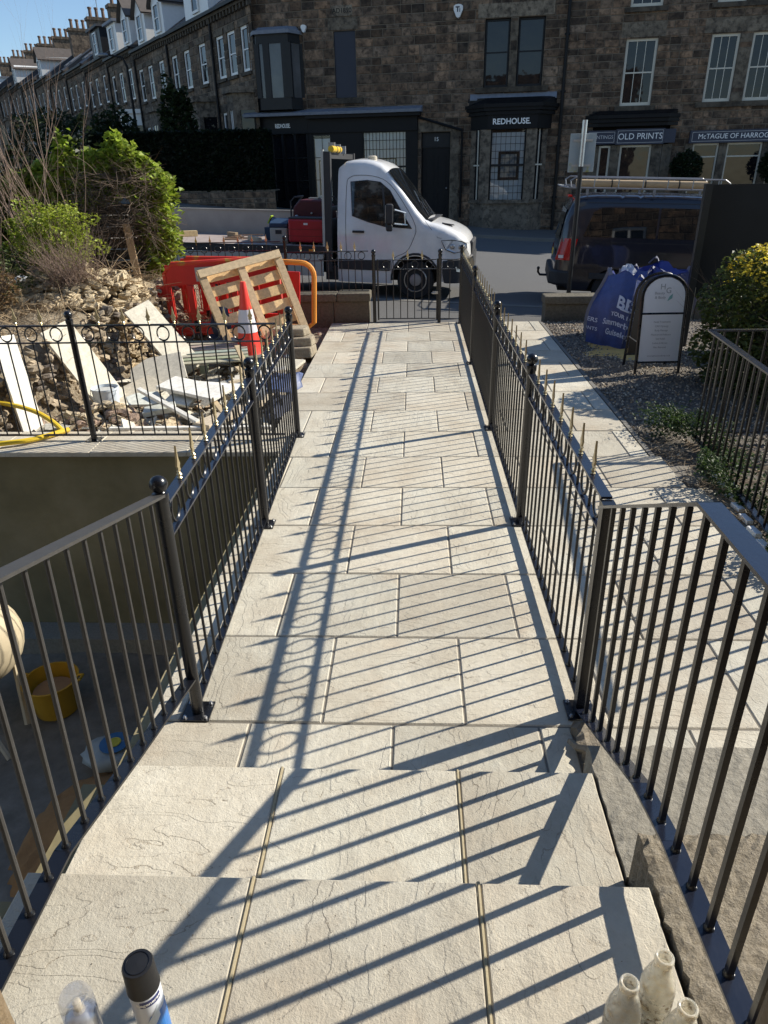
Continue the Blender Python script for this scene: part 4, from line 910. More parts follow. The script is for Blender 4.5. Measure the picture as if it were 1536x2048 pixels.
# ---- rubble plot ground with the clay bank on its left
def bankline(y): return -3.75+.12*(y-6)*(1 if y<9 else 1)-(0 if y<8 else 0)+.08*math.sin(y*3)
def plotz(x,y):
    h=lambda a,b: math.sin(a*3.1+b*1.7)*.5+math.sin(a*7.3-b*5.1)*.3+math.sin(a*13+b*11)*.2
    z=-.13+.05*h(x,y)
    if x>-2.0: z=-.10+.03*h(x,y)
    d=bankline(y)-x
    if d>-.1:
        t=min(1,max(0,(d+.1)/.45)); t=t*t*(3-2*t); z=z*(1-t)+t*(.55+.16*min(2,max(0,y-7.5))/2+.09*h(x*.8,y*.9)+.05*max(0,d))
    if y>9.3 and x<-2.1:
        t=min(1,(y-9.3)/1.2); z=z*(1-t)+max(z,.22+.06*h(x,y)+.0)*t
    return z+.012*math.sin(x*41+y*23)*math.sin(y*37-x*13)
n=N('plot_earth'); co=n.coord(); f=n.ramp(n.noise(co,1.3,5,.6),[(.4,(.19,.14,.09)),(.55,(.30,.235,.155)),(.72,(.42,.345,.24))]); g=n.noise(co,30,6,.75); f=n.mix(n.ramp(g,[(.45,0.0),(.62,1.0)]),f,(.46,.39,.28)); MT['plot_earth']=n.P(col=f,rough=.97,nrm=n.bump(n.math('ADD',g,n.noise(co,7,5)),1.0,.05))
grid_mesh('plot_ground','plot_earth',lin(-9,-1.26,150),lin(5.92,10.93,110),plotz)
mb=MB(); mb.box(-1.262,-1.255,5.95,10.9,-.4,-.03); put('path_edge_board',mb,MT['mortar'],kind='structure')
# old rubble retaining face in front of the bank
def rock(mb,c,s,rnd,m=0,col=None,flat=.6,seg=6):
    """irregular faceted stone"""
    k=4; V=[];F=[]; M=Euler((rnd.uniform(-.5,.5),rnd.uniform(-.5,.5),rnd.uniform(0,6.28))).to_matrix(); c=Vector(c); dx,dy=rnd.uniform(.7,1.4),rnd.uniform(.7,1.2)
    for i in range(1,k):
        t=PI*i/k
        for j in range(seg):
            a=2*PI*j/seg+i*.3; r=s*rnd.uniform(.6,1.25); V.append(c+M@Vector((math.sin(t)*math.cos(a)*r*dx,math.sin(t)*math.sin(a)*r*dy,-math.cos(t)*r*flat)))
    b=len(V); V.append(c+M@Vector((0,0,-s*flat*.8))); V.append(c+M@Vector((0,0,s*flat*.8)))
    for i in range(k-2):
        for j in range(seg): j2=(j+1)%seg; F.append((i*seg+j,i*seg+j2,(i+1)*seg+j2,(i+1)*seg+j))
    for j in range(seg): F.append((b,(j+1)%seg,j)); F.append((b+1,(k-2)*seg+j,(k-2)*seg+(j+1)%seg))
    mb.add(V,F,m,col)
def tinted(name,rough=.95,sc=30,bump=.8,bd=.02):
    n=N(name); co=n.coord(); g=n.noise(co,sc,6,.7); b=n.noise(co,3,4); c=n.mix(1.0,n.tint(),n.ramp(g,[(.3,.62),(.7,1.25)]),'MULTIPLY'); c=n.mix(n.math('MULTIPLY',n.ramp(b,[(.5,0.0),(.75,1.0)]),.5),c,(.13,.1,.07)); MT[name]=n.P(col=c,rough=rough,nrm=n.bump(n.math('ADD',g,b),bump,bd))
tinted('rubble_tint'); tinted('board_tint',.8,18,.25,.003); n=N('board_tint'); co=n.coord(); g=n.noise(n.map(co,(6,6,6)),4,5,.65); MT['board_tint']=n.P(col=n.mix(1.0,n.tint(),n.ramp(g,[(.3,.8),(.7,1.2)]),'MULTIPLY'),rough=.8,nrm=n.bump(g,.25,.004)); 
rnd=random.Random(17); mb=MB()
y=5.98
while y<10.2:
    zz=-.15
    while zz<plotz(bankline(y)-.5,y)-.02:
        s=rnd.uniform(.035,.085); k=rnd.uniform(.8,1.4); t=(zz+.15)/.8
        if rnd.random()<.35: zz+=s; continue
        rock(mb,(bankline(y)-.02-.12*t+rnd.uniform(-.04,.05),y+rnd.uniform(-.05,.05),zz+s*.4),s,rnd,0,(.40*k,.32*k,.22*k) if rnd.random()<.7 else (.2*k,.165*k,.13*k)); zz+=s*1.05
    y+=.11
put('rubble_bank',mb,MT['rubble_tint'],kind='stuff',label='rough face of stones and clay under the left bank',cat='rubble')
# clods of pale clay on the bank top under the shrubs
mb=MB()
for k in range(1500):
    x=rnd.uniform(-5.2,-2.8); y=rnd.uniform(8.1,9.9); 
    cx,cy=-4.0,9.0; d=math.hypot((x-cx)/1.15,(y-cy)/.8)
    if d>1: continue
    k_=rnd.uniform(.75,1.25); rock(mb,(x,y,plotz(x,y)+.42*(1-d)**.7*rnd.uniform(.5,1)),rnd.uniform(.025,.09),rnd,0,(.55*k_,.44*k_,.28*k_))
put('clay_heap',mb,MT['rubble_tint'],kind='stuff',label='heap of pale yellow clay clods on the bank behind the ringed fence',cat='clay')
mb=MB()
for k in range(3800):
    x=-1.35-rnd.random()*3.2; y=6.0+rnd.random()**1.3*4.6
    if x<bankline(y)+.05: continue
    if x>-1.7 and rnd.random()<.6: continue
    s=.012+.055*rnd.random()**3; g=rnd.random(); k_=rnd.uniform(.7,1.25)
    c=(.66,.60,.48) if g<.4 else (.48,.37,.26) if g<.65 else (.3,.225,.16) if g<.85 else (.5,.36,.28)
    rock(mb,(x,y,plotz(x,y)+s*.3),s,rnd,0,tuple(v*k_ for v in c),seg=5)
for k in range(420):   # mound of broken mortar and stone near the coping
    a=rnd.uniform(0,6.28); d=rnd.random()**.5; x=-2.95+.75*d*math.cos(a); y=6.35+.33*d*math.sin(a); s=rnd.uniform(.02,.085); k_=rnd.uniform(.7,1.25)
    rock(mb,(x,y,plotz(x,y)+.22*(1-d)),s,rnd,0,tuple(v*k_ for v in ((.56,.46,.31) if rnd.random()<.65 else (.38,.27,.2))),seg=6)
for k in range(210):   # thin broken pieces of slab
    x=-1.4-rnd.random()*2.3; y=6.02+rnd.random()**1.2*2.6; s=rnd.uniform(.05,.17); k_=rnd.uniform(.75,1.15); M=Euler((rnd.gauss(0,.35),rnd.gauss(0,.35),rnd.uniform(0,6.28))).to_matrix(); nn_=rnd.choice((3,4,5,5)); P=[(s*rnd.uniform(.5,1)*math.cos(6.28*j/nn_),s*rnd.uniform(.5,1)*math.sin(6.28*j/nn_)) for j in range(nn_)]; z=plotz(x,y)+.035+.05*rnd.random(); h=rnd.uniform(.01,.02)
    if x<bankline(y)+.1: continue
    c=(.72,.67,.55) if rnd.random()<.6 else (.5,.48,.42)
    mb.prism(P,lambda a,b:Vector((x,y,z))+M@Vector((a,b,0)),lambda a,b:Vector((x,y,z))+M@Vector((a,b,h)),0,tuple(v*k_ for v in c))
put('rubble',mb,MT['rubble_tint'],kind='stuff',label='scattered broken stone, brick and mortar on the plot',cat='rubble')
# dead stalks and twigs over the bank
mb=MB()
for k in range(2600):
    x=rnd.uniform(-6.6,-2.7); y=rnd.uniform(7.0,10.8)
    if x>bankline(y)-.1 and y<9.5: continue
    z=plotz(x,y)+.01+(.25 if math.hypot(x+3.55,(y-9.2)/.8)<.8 else 0); L=rnd.uniform(.12,.5); a=rnd.uniform(0,6.28); e=rnd.uniform(0,.7); k_=rnd.uniform(.6,1.3)
    p=Vector((x,y,z)); d=Vector((math.cos(a)*math.cos(e),math.sin(a)*math.cos(e),math.sin(e))); mb.tube([p,p+d*L*.5+Vector((0,0,.03)),p+d*L],[.004,.003,.0015],3,0,(.34*k_,.25*k_,.15*k_),cap=False)
n=N('twig'); MT['twig']=n.P(col=n.tint(),rough=.9)
put('dead_stalks',mb,MT['twig'],kind='stuff',label='tangled dead stalks lying over the clay bank',cat='dead plants')
# ---- flat slabs and offcuts lying on the plot: each its own thing
def board(label,c,d,rot,col,name='stone_offcut',cat='slab',group='cream stone slabs and offcuts on the plot',mat='board_tint',poly=None):
    mb=MB(); w,h,t=d
    P=poly or [(-.5,-.5),(.5,-.5),(.5,.5),(-.5,.5)]
    mb.prism([(a*w,b*h) for a,b in P],lambda a,b:(a,b,-t/2),lambda a,b:(a,b,t/2),0,col)
    return put(name,mb,MT[mat],smooth=False,label=label,cat=cat,group=group,loc=None,bevel=.004) , c, rot
def lay(t): 
    o,c,rot=t; o.location=c; o.rotation_euler=rot; return o
PA=(.74,.68,.54); PG=(.56,.57,.51); PW=(.8,.77,.69); TI=(.52,.40,.24)
ir=[(-.5,-.42),(.1,-.5),(.5,-.3),(.42,.5),(-.2,.45),(-.5,.2)]
lay(board('tall cream slab with flaking white face leaning at the left edge',(-3.72,6.25,.33),(.22,.95,.03),(R(76),R(4),R(62)),PW))
lay(board('long cream slab leaning on the bank, next to the white bucket',(-3.38,6.95,.33),(.34,.98,.04),(R(60),R(-14),R(58)),PA))
lay(board('cream slab leaning high on the bank behind the fence post',(-2.98,8.25,.34),(.36,1.0,.035),(R(48),R(-16),R(52)),PA))
lay(board('dusty cream slab lying against the bank below the leaning slab',(-2.85,7.55,.12),(.62,.5,.035),(R(32),R(-6),R(12)),(.6,.55,.44),poly=ir))
lay(board('broken cream slab lying flat left of the big fence post',(-2.95,7.12,.03),(.55,.45,.03),(R(8),R(-12),R(40)),(.62,.55,.42),poly=ir))
lay(board('cream slab sprinkled with brick dust, lying on top of the rubble',(-2.22,6.75,.16),(.72,.30,.035),(R(6),R(4),R(-24)),PW))
lay(board('cream slab under the brick-dusted one, further back',(-2.02,7.0,.10),(.75,.22,.035),(R(2),R(3),R(-4)),PW))
lay(board('grey-green broken slab in the middle of the rubble',(-2.72,6.72,.06),(.36,.3,.03),(R(10),R(5),R(30)),PG,poly=ir))
lay(board('small grey-green square slab nearest the coping',(-2.48,6.42,.05),(.3,.17,.05),(R(4),R(-8),R(10)),PG))
lay(board('light grey offcut right of the grey square slab',(-2.33,6.66,.08),(.27,.22,.03),(R(14),R(6),R(-14)),(.6,.6,.54)))
lay(board('thin white stone strip running diagonally to the coping',(-2.36,6.33,.12),(.95,.045,.035),(R(10),R(9),R(-38)),PW))
lay(board('long white strip lying flat along the back of the coping',(-2.05,5.985,.01),(1.5,.05,.03),(0,0,R(1)),PW))
lay(board('white offcut at the foot of the flat pallet',(-1.78,7.85,.0),(.6,.24,.03),(R(4),R(-8),R(10)),PW))
lay(board('white triangular offcut in front of the cone',(-1.85,7.45,.03),(.42,.3,.03),(R(8),R(2),R(-18)),PW,poly=[(-.5,-.5),(.5,-.2),(.1,.5)]))
lay(board('wide buff slab lying right of the cone base',(-1.62,8.25,.02),(.5,.45,.03),(R(2),R(2),R(-12)),(.58,.54,.43)))
for lab,a,b,w,h in (('long buff timber plank lying along the left path fence',(-1.95,5.98,.03),(-1.42,7.05,.02),.2,.04),('short timber baton leaning on the flat pallet corner',(-2.08,8.1,.28),(-1.82,7.62,.0),.06,.03),
    ('short timber baton crossing behind the rubble',(-1.98,7.62,.15),(-1.7,7.25,.06),.06,.03),('short yellow timber baton in the rubble beside the dusty slab',(-2.0,6.6,.1),(-1.78,6.25,.02),.05,.03),('long thin cream strip leading to the path fence',(-1.95,7.1,.12),(-1.45,7.65,.1),.035,.03)):
    mb=MB(); mb.beam(a,b,w,h,0,TI if 'timber' in lab and 'long buff' not in lab else (.56,.47,.34)); put('plank',mb,MT['board_tint'],label=lab,cat='timber',loc=a,group='loose planks on the plot',bevel=.003)
# stack of rough stone slabs under the leaning pallet
for k,(x,y,z,w,d,h,lab) in enumerate(((-1.55,9.0,.0,.62,.5,.14,'bottom stone of the rough stack right of the cone'),(-1.56,9.05,.135,.6,.42,.11,'middle stone of the rough stack right of the cone'),(-1.6,9.1,.245,.55,.36,.1,'top stone of the rough stack right of the cone'))):
    mb=MB(); rd=random.Random(k); P=[(-.5,-.3),(-.1,-.5),(.4,-.42),(.5,0),(.3,.5),(-.4,.45)]
    mb.prism([(a*w+rd.uniform(-.03,.03),b*d) for a,b in P],lambda a,b:(x+a,y+b,z-.04),lambda a,b:(x+a*.95,y+b*.95,z+h-.045),0,(.40,.34,.24)); put('stone_slab',mb,MT['rubble_tint'],label=lab,cat='stone',loc=(x,y,z),group='rough stones stacked beside the path',bevel=.015)
# pallets
def pallet(label,loc,rot,cols,w=1.1,d=.95,green=0):
    r=clear_root(thing('pallet',label,'pallet',loc,rot)); rd=random.Random(len(label))
    n=7
    for i in range(n):
        y=-d/2+(d-.09)*i/(n-1)+.045; c=tuple(v*rd.uniform(.8,1.15) for v in (cols[1] if (green and i%2) else cols[0])); m=MB(); m.obox((0,y,.125),(w,.095,.018),(0,0,rd.uniform(-.006,.006)),0,c); put('deck_board',m,MT['board_tint'],r,bevel=.002)
    for x in (-w/2+.045,0,w/2-.045):
        m=MB(); m.box(x-.04,x+.04,-d/2,d/2,.098,.1155,0,cols[0]); m.box(x-.045,x+.045,-d/2,d/2,.0,.018,0,cols[2]); put('stringer',m,MT['board_tint'],r,bevel=.002)
        for y in (-d/2+.06,0,d/2-.06): m=MB(); m.box(x-.045,x+.045,y-.06,y+.06,.0185,.0975,0,cols[2]); put('block',m,MT['board_tint'],r,bevel=.002)
    return r
pallet('flat greenish timber pallet lying on the rubble',(-2.55,8.32,.03),(R(2),R(0),R(14)),((.46,.42,.30),(.32,.36,.27),(.17,.19,.12)),1.05,.95,1)
# leaning pallet: underside faces the camera
r=clear_root(thing('pallet','tall pale timber pallet leaning against the orange barrier','pallet',(-1.82,8.96,-.06),(R(72),0,0)))
r.rotation_euler=Euler((R(74),R(0),0)); r.rotation_euler=(Matrix.Rotation(R(27),3,'Z')@Matrix.Rotation(R(-10),3,'Y')@Matrix.Rotation(R(60),3,'X')).to_euler()
Lw,Lh=1.10,1.28; rd=random.Random(9)
for i in range(7):
    y=.06+(Lh-.12)*i/6; k=rd.uniform(.85,1.15); m=MB(); m.box(-Lw/2+.05,Lw/2-.05,y-.064,y+.064,-.02,-.002,0,(.84*k,.58*k,.29*k)); put('deck_board',m,MT['board_tint'],r,bevel=.002)
for x,w,k in ((-Lw/2+.04,.095,.8),(0,.095,1.0),(Lw/2-.04,.095,.85)):
    m=MB(); m.box(x-w/2,x+w/2,-.03,Lh+.04,.0,.02,0,(.74*k,.52*k,.28*k)); m.box(x-w/2,x+w/2,-.03,Lh+.03,.075,.095,0,(.68*k,.49*k,.28*k)); put('stringer',m,MT['board_tint'],r,bevel=.002)
    for y in (.05,.62,1.2): m=MB(); m.box(x-w/2+.002,x+w/2-.002,y-.06,y+.06,.021,.074,0,(.5,.4,.26)); put('block',m,MT['board_tint'],r,bevel=.002)
m=MB(); m.box(-Lw/2,Lw/2,Lh-.08,Lh+.02,.096,.115,0,(.72,.54,.32)); put('top_board',m,MT['board_tint'],r,bevel=.002)
# ---- plastic barriers
plain('barrier_red',(.66,.028,.022),.45,.18,5,.1); plain('barrier_orange',(.8,.30,.04),.5,.25,3,.1); plain('barrier_yellow',(.55,.5,.08),.5,.2,5); plain('grey_label',(.42,.42,.4),.6,.25,20); plain('rubber',(.02,.02,.02),.8,.2,10)
n=N('barrier_mix'); co=n.coord(); g=n.noise(co,2.4,4,.6); MT['barrier_mix']=n.P(col=n.ramp(g,[(.42,(.62,.03,.02)),(.58,(.66,.06,.02)),(.66,(.42,.34,.05)),(.75,(.30,.36,.06))]),rough=.5,nrm=n.bump(n.noise(co,20,4),.15,.01))
def barrier(label,loc,rot,W=1.55,H=.95,mat='barrier_mix',openings=3,frame='barrier_mix'):
    r=clear_root(thing('barrier',label,'barrier',loc,rot,group='plastic safety barriers on the plot'))
    th=.035
    m=MB(); # outline frame with clipped corners
    cut=.12; P=[(cut,H),(W-cut,H),(W,H-cut),(W,.08),(W-.05,.02),(.05,.02),(0,.08),(0,H-cut)]
    m.tube([(a,0,b) for a,b in P],.032,8,closed=True); put('frame',m,MT[frame],r,smooth=True)
    m=MB(); z1=H-.28
    m.box(.02,W-.02,-th/2,th/2,z1,H-.01); m.box(.02,W-.02,-th/2,th/2,.03,.17)
    n=5; w=(W-.04)/n
    for i in range(n+1):
        x=.02+w*i; m.box(max(.02,x-.045),min(W-.02,x+.045),-th/2,th/2,.171,z1-.001)
    put('panel',m,MT[mat],r,bevel=.01)
    for i in (0,1,2):
        x=.02+w*i+w/2; q=MB(); q.tube([(x-w/2+.06,-.02,.22),(x+w/2-.06,-.02,.22),(x+w/2-.06,-.02,z1-.06),(x-w/2+.06,-.02,z1-.06)],.011,6,closed=True); put('slot_rim',q,MT[frame],r)
    m=MB(); m.box(W*.28,W*.52,-.035,-.02,H-.24,H-.06); put('reflective_strip',m,MT['grey_label'],r)
    m=MB(); m.box(-.14,.0,-.02,.02,H-.42,H-.26); put('link_tab',m,MT['barrier_red'],r,bevel=.01)
    for x in (.35,W-.35): m=MB(); m.box(x-.05,x+.05,-.22,.22,-.03,.03); m.box(x-.04,x+.04,-.02,.02,.03,.2); put('foot',m,MT['rubber'],r,bevel=.008)
    return r
barrier('red barrier with a grey label strip, left of the leaning pallet',(-3.36,9.72,.06),(R(-4),R(-2.5),R(2)),mat='barrier_red')
barrier('red and yellow barrier standing behind the label-striped one',(-3.35,10.35,.12),(R(3),R(1),R(-4)),W=1.5,H=.92,mat='barrier_red',frame='barrier_mix')
r=clear_root(thing('barrier','orange tubular barrier frame showing right of the leaning pallet','barrier',(-2.45,10.1,.1),(R(-3),R(3),R(-3)),group='plastic safety barriers on the plot'))
m=MB(); W_,H_=1.02,.92; arc=[(W_-.18+.18*math.sin(t),0,H_-.18+.18*math.cos(t)) for t in lin(0,PI/2,6)]; m.tube([(0,0,.05),(0,0,H_-.1),(.1,0,H_)]+arc+[(W_,0,.12),(W_-.08,0,.05)],.036,8,closed=True); put('frame',m,MT['barrier_orange'],r,smooth=True)
m=MB(); m.box(.05,W_-.2,-.015,.015,.3,.8); put('panel',m,MT['barrier_red'],r,bevel=.01)
# traffic cone
plain('cone_red',(.85,.05,.03),.4,.1,5); plain('cone_sleeve',(.72,.68,.72),.35,.06,8)
r=thing('traffic_cone','red traffic cone with a white sleeve in front of the leaning pallet','cone',(-2.08,8.72,.02)); C0=(-2.08,8.72,.02)
m=MB(); m.lathe([(.165,.03),(.155,.06),(.122,.28)],C0,24); m.lathe([(.078,.57),(.035,.88),(.03,.9),(.022,.9)],C0,24); m.lathe([(.121,.279),(.0785,.571)],C0,24,cap=False); put('cone_body',m,MT['cone_red'],r,smooth=True)
m=MB(); m.lathe([(.1215,.30),(.0815,.575)],(C0[0],C0[1],C0[2]+.002),24,cap=False); m.v=[(C0[0]+(a-C0[0])*1.03,C0[1]+(b-C0[1])*1.03,c) for a,b,c in m.v]; put('reflective_sleeve',m,MT['cone_sleeve'],r,smooth=True)
plain('cone_base',(.13,.14,.12),.8,.3,7); m=MB(); P=[(.24,-.17),(.24,.17),(.17,.24),(-.17,.24),(-.24,.17),(-.24,-.17),(-.17,-.24),(.17,-.24)]; m.prism([(a*1.15,b*1.15) for a,b in P],lambda a,b:(C0[0]+a,C0[1]+b,C0[2]-.01),lambda a,b:(C0[0]+a*.94,C0[1]+b*.94,C0[2]+.035)); put('cone_base',m,MT['cone_base'],r)
# bucket, hose, bags
plain('tub_white',(.62,.68,.72),.4,.12,9); plain('mortar_smear',(.5,.5,.46),.9,.2,20)
c=(-3.12,6.72,-.02); r=thing('bucket','white plaster tub with grey smears beside the leaning cream slab','bucket',c); m=MB(); m.lathe([(.115,0),(.13,.19),(.137,.19),(.137,.21),(.128,.21),(.11,.02)],c,24,cap=True); put('tub',m,MT['tub_white'],r,smooth=30)
m=MB(); m.tube([(c[0]+.139*math.cos(t),c[1]+.139*math.sin(t)-.01,c[2]+.2-.12*abs(math.sin((t-PI)))) for t in lin(PI,2*PI,12)],.003,5); put('handle',m,MT['zinc'],r); m=MB(); m.lathe([(.12,.0),(.1,.01)],(c[0],c[1],c[2]+.175),24); put('mortar',m,MT['mortar_smear'],r)
plain('hose_yellow',(.72,.50,.03),.45,.15,6)
m=MB(); pts=[(-4.7,6.2,.05),(-4.2,6.15,.2),(-3.85,6.1,.22),(-3.55,6.05,.17),(-3.35,5.99,.09),(-3.22,5.93,.0)]
def smooth_path(P,k=6):
    P=[Vector(p) for p in P]; Q=[P[0]]+P+[P[-1]]; out=[]
    for i in range(1,len(Q)-2):
        for j in range(k):
            t=j/k; a,b,c_,d=Q[i-1],Q[i],Q[i+1],Q[i+2]; out.append(.5*((2*b)+(c_-a)*t+(2*a-5*b+4*c_-d)*t*t+(3*b-a-3*c_+d)*t**3))
    return out+[P[-1]]
m.tube(smooth_path(pts),.022,8); put('hose',m,MT['hose_yellow'],smooth=True,label='thick yellow hose looping over the rubble at the left edge',cat='hose',loc=(-3.25,5.95,.03))
m=MB(); m.tube(smooth_path([(-3.15,5.9,.03),(-3.35,5.62,.035),(-3.7,5.45,.03),(-4.1,5.3,-.1)]),.024,8)
for k in range(9): 
    pass
put('hose',m,MT['hose_yellow'],smooth=True,label='ribbed yellow hose crossing the pale coping and hanging over it',cat='hose',loc=(-3.4,5.6,.03))
def crumple(mb,c,s,rnd,sq=(1,1,.6),n=14,k=9,amp=.28,col=None):
    V=[];F=[];c=Vector(c); ph=[rnd.uniform(0,6) for _ in range(8)]
    for i in range(k+1):
        t=PI*i/k
        for j in range(n):
            a=2*PI*j/n; r=s*(1+amp*math.sin(3*a+ph[0]+2*t)*math.sin(2*t+ph[1])+amp*.6*math.sin(7*a+ph[2]+t*3)+rnd.gauss(0,amp*.22)); V.append(c+Vector((math.sin(t)*math.cos(a)*r*sq[0],math.sin(t)*math.sin(a)*r*sq[1],-math.cos(t)*r*sq[2])))
    for i in range(k):
        for j in range(n): j2=(j+1)%n; F.append((i*n+j,i*n+j2,(i+1)*n+j2,(i+1)*n+j))
    mb.add(V,F,0,col)
plain('navy_cloth',(.02,.028,.06),.7,.3,9,.3); plain('blue_sheet',(.06,.09,.2),.5,.5,9,.2); plain('clear_plastic',(.62,.64,.68),.25,.35,14); plain('grey_plastic',(.2,.22,.25),.35,.4,10)
rd=random.Random(3)
m=MB(); crumple(m,(-2.5,9.05,.33),.16,rd,(.8,.8,1.3)); crumple(m,(-2.43,8.95,.10),.19,rd,(1.2,.9,.8)); put('jacket',m,MT['navy_cloth'],smooth=60,label='dark navy jacket slumped against the left side of the leaning pallet',cat='jacket',loc=(-2.45,9,.1))
for lab,c,s,sq,mt in (('crumpled white plastic bag on the earth bank at the left',(-5.15,9.3,.87),.14,(1.5,.8,.5),'clear_plastic'),('small scrap of clear plastic on the dirt beside the path',(-1.62,8.75,-.02),.05,(1,1,.8),'clear_plastic'),
   ('grey plastic sack caught in the rubble near the plank',(-1.62,6.75,.1),.14,(.8,.8,1.1),'grey_plastic'),('blue plastic sheeting behind the left path fence',(-1.45,7.35,.02),.22,(1.0,1.6,.45),'blue_sheet'),('dark blue sheeting between the fence and the path edge',(-1.33,6.6,.0),.2,(.55,1.9,.5),'navy_cloth')):
    m=MB(); crumple(m,c,s,rd,sq); put('plastic_sheet' if 'sheet' in lab else 'plastic_bag',m,MT[mt],smooth=40,label=lab,cat='plastic sheet' if 'sheet' in lab else 'bag',loc=c)
# ---- basement clutter
c=Vector((-3.53,4.35,-1.2)); r=thing('concrete_mixer','dusty cream concrete mixer drum standing in the basement yard','concrete mixer',(c.x,c.y,-1.95))
plain('mixer_cream',(.52,.44,.30),.7,.3,7,.3); plain('mixer_inside',(.06,.05,.04),.9,.3)
M=Euler((R(58),0,R(26))).to_matrix()
m=MB(); m.lathe([(.17,-.42),(.30,-.36),(.38,-.15),(.385,.0),(.33,.22),(.24,.36),(.245,.38),(.215,.37)],c,26,M,cap=False); put('drum',m,MT['mixer_cream'],r,smooth=30)
m=MB(); m.lathe([(.214,.372),(.30,.2),(.34,0),(.30,-.2),(.01,-.25)],c,26,M,cap=False); put('drum_inside',m,MT['mixer_inside'],r)
m=MB(); m.tube([c+Vector((-.3,.3,-.75)),c+Vector((-.2,.2,-.1))],.03,6); m.tube([c+Vector((.35,-.1,-.75)),c+Vector((.25,.1,-.3)),c+Vector((-.2,.2,-.2))],.03,6); m.tube([c+Vector((0,-.45,-.72)),c+Vector((.1,0,-.4))],.03,6); m.tube([c+Vector((-.2,.1,-.25)),c+Vector((.15,-.35,-.35)),c+Vector((.45,-.55,-.68))],.022,6); put('frame',m,MT['mixer_cream'],r)
plain('tub_yellow',(.50,.29,.02),.5,.2,6); plain('sand',(.34,.17,.06),.95,.25,20,.8,bsc=90); plain('dusty_inside',(.30,.19,.1),.9,.3)
c=(-3.02,4.45,-1.95); r=thing('flexible_tub','yellow flexible builders tub on the basement floor','bucket',c)
m=MB(); m.lathe([(.17,0),(.215,.3),(.225,.31),(.21,.31),(.17,.03)],c,24); put('tub',m,MT['tub_yellow'],r,smooth=30)
m=MB(); m.lathe([(.16,.0),(.01,.03)],(c[0],c[1],c[2]+.2),20); put('tub_contents',m,MT['dusty_inside'],r)
for sg in (-1,1): m=MB(); m.tube([(c[0]+sg*.2,c[1]-.06,c[2]+.3),(c[0]+sg*.27,c[1]-.03,c[2]+.33),(c[0]+sg*.27,c[1]+.03,c[2]+.33),(c[0]+sg*.2,c[1]+.06,c[2]+.3)],.012,6); put('handle',m,MT['tub_yellow'],r,smooth=True)
# sand heap
V=[];F=[]; rd=random.Random(12); nn=26; mb=MB()
for j in range(nn):
    for i in range(nn):
        x=-2.75+1.25*i/(nn-1); y=2.55+1.35*j/(nn-1); d=math.hypot((x+2.1)/.6,(y-3.2)/.66); z=-1.98+.3*max(0,1-d)**.8+ (rd.gauss(0,.012) if d<1 else 0); V.append((x,y,z if d<1 else -2.05))
F=[(j*nn+i,j*nn+i+1,(j+1)*nn+i+1,(j+1)*nn+i) for j in range(nn-1) for i in range(nn-1)]; mb.add(V,F); put('sand_heap',mb,MT['sand'],smooth=60,kind='stuff',label='heap of orange building sand on the basement floor',cat='sand')
plain('sack_grey',(.30,.33,.32),.5,.3,9,.2); plain('sack_yellow',(.60,.50,.05),.5,.2,9); plain('sack_blue',(.04,.15,.3),.5,.2,9)
for lab,cx,cy,a,mt in (('yellow and blue cement sack nearest the foot of the round fence post',-1.75,3.95,.5,'sack_yellow'),('grey, yellow and blue cement sack lying above the orange sand heap',-2.28,3.85,.25,'sack_grey')):
    r=thing('cement_sack',lab,'sack',(cx,cy,-1.9),group='cement sacks in the basement yard'); m=MB(); crumple(m,(cx,cy,-1.84),.2,rd,(1.25,.85,.45),18,10,.1); put('sack',m,MT[mt],r,smooth=60)
    m=MB(); 
    for k,(rr,z) in enumerate(((.11,.105),)):
        m.lathe([(rr,0),(rr-.0,.004)],(cx+.02,cy,-1.84+z-.012),18)
    put('printed_disc',m,MT['sack_blue'],r)
    m=MB(); m.lathe([(.05,0),(.05,.004)],(cx+.02,cy,-1.84+.1),14); put('printed_centre',m,MT['sack_yellow'],r)
# ================================================================ VEHICLES
def interp(P,x):
    if x<=P[0][0]: return P[0][1]
    for (a,b),(c,d) in zip(P,P[1:]):
        if x<=c: return b+(d-b)*(x-a)/(c-a) if c>a else d
    return P[-1][1]
def carpaint(name,col,coat=1.0,rough=.35,dirt=.25,dc=(.3,.27,.22)):
    n=N(name); co=n.coord(); sp=n.n('ShaderNodeSeparateXYZ'); n.l(co,sp.inputs[0]); f=n.ramp(n.noise(co,3,6,.7),[(.42,0.0),(.75,1.0)])
    c=n.mix(n.math('MULTIPLY',f,dirt),col,dc); MT[name]=n.P(col=c,rough=rough,coat=coat,coatr=.06); return MT[name]
carpaint('white_body',(.78,.78,.77),.8,.4,.22); carpaint('navy_body',(.006,.008,.018),1.0,.3,.08,(.05,.05,.05)); plain('cladding',(.03,.03,.032),.6,.2,10)
plain('lens_red',(.5,.01,.01),.12,.2,5); plain('lens_clear',(.55,.58,.62),.08,.3,14,metal=.3); plain('rim_grey',(.30,.30,.31),.45,.2,9,metal=.5); plain('amber',(.7,.25,.03),.3,.1); plain('bed_board',(.33,.31,.28),.7,.25,4); plain('bed_floor',(.34,.28,.25),.8,.35,5); plain('pale_panel',(.46,.46,.42),.6,.2,3); plain('plate_yellow',(.6,.45,.03),.4,.1); plain('seat_cloth',(.02,.02,.022),.8,.2)
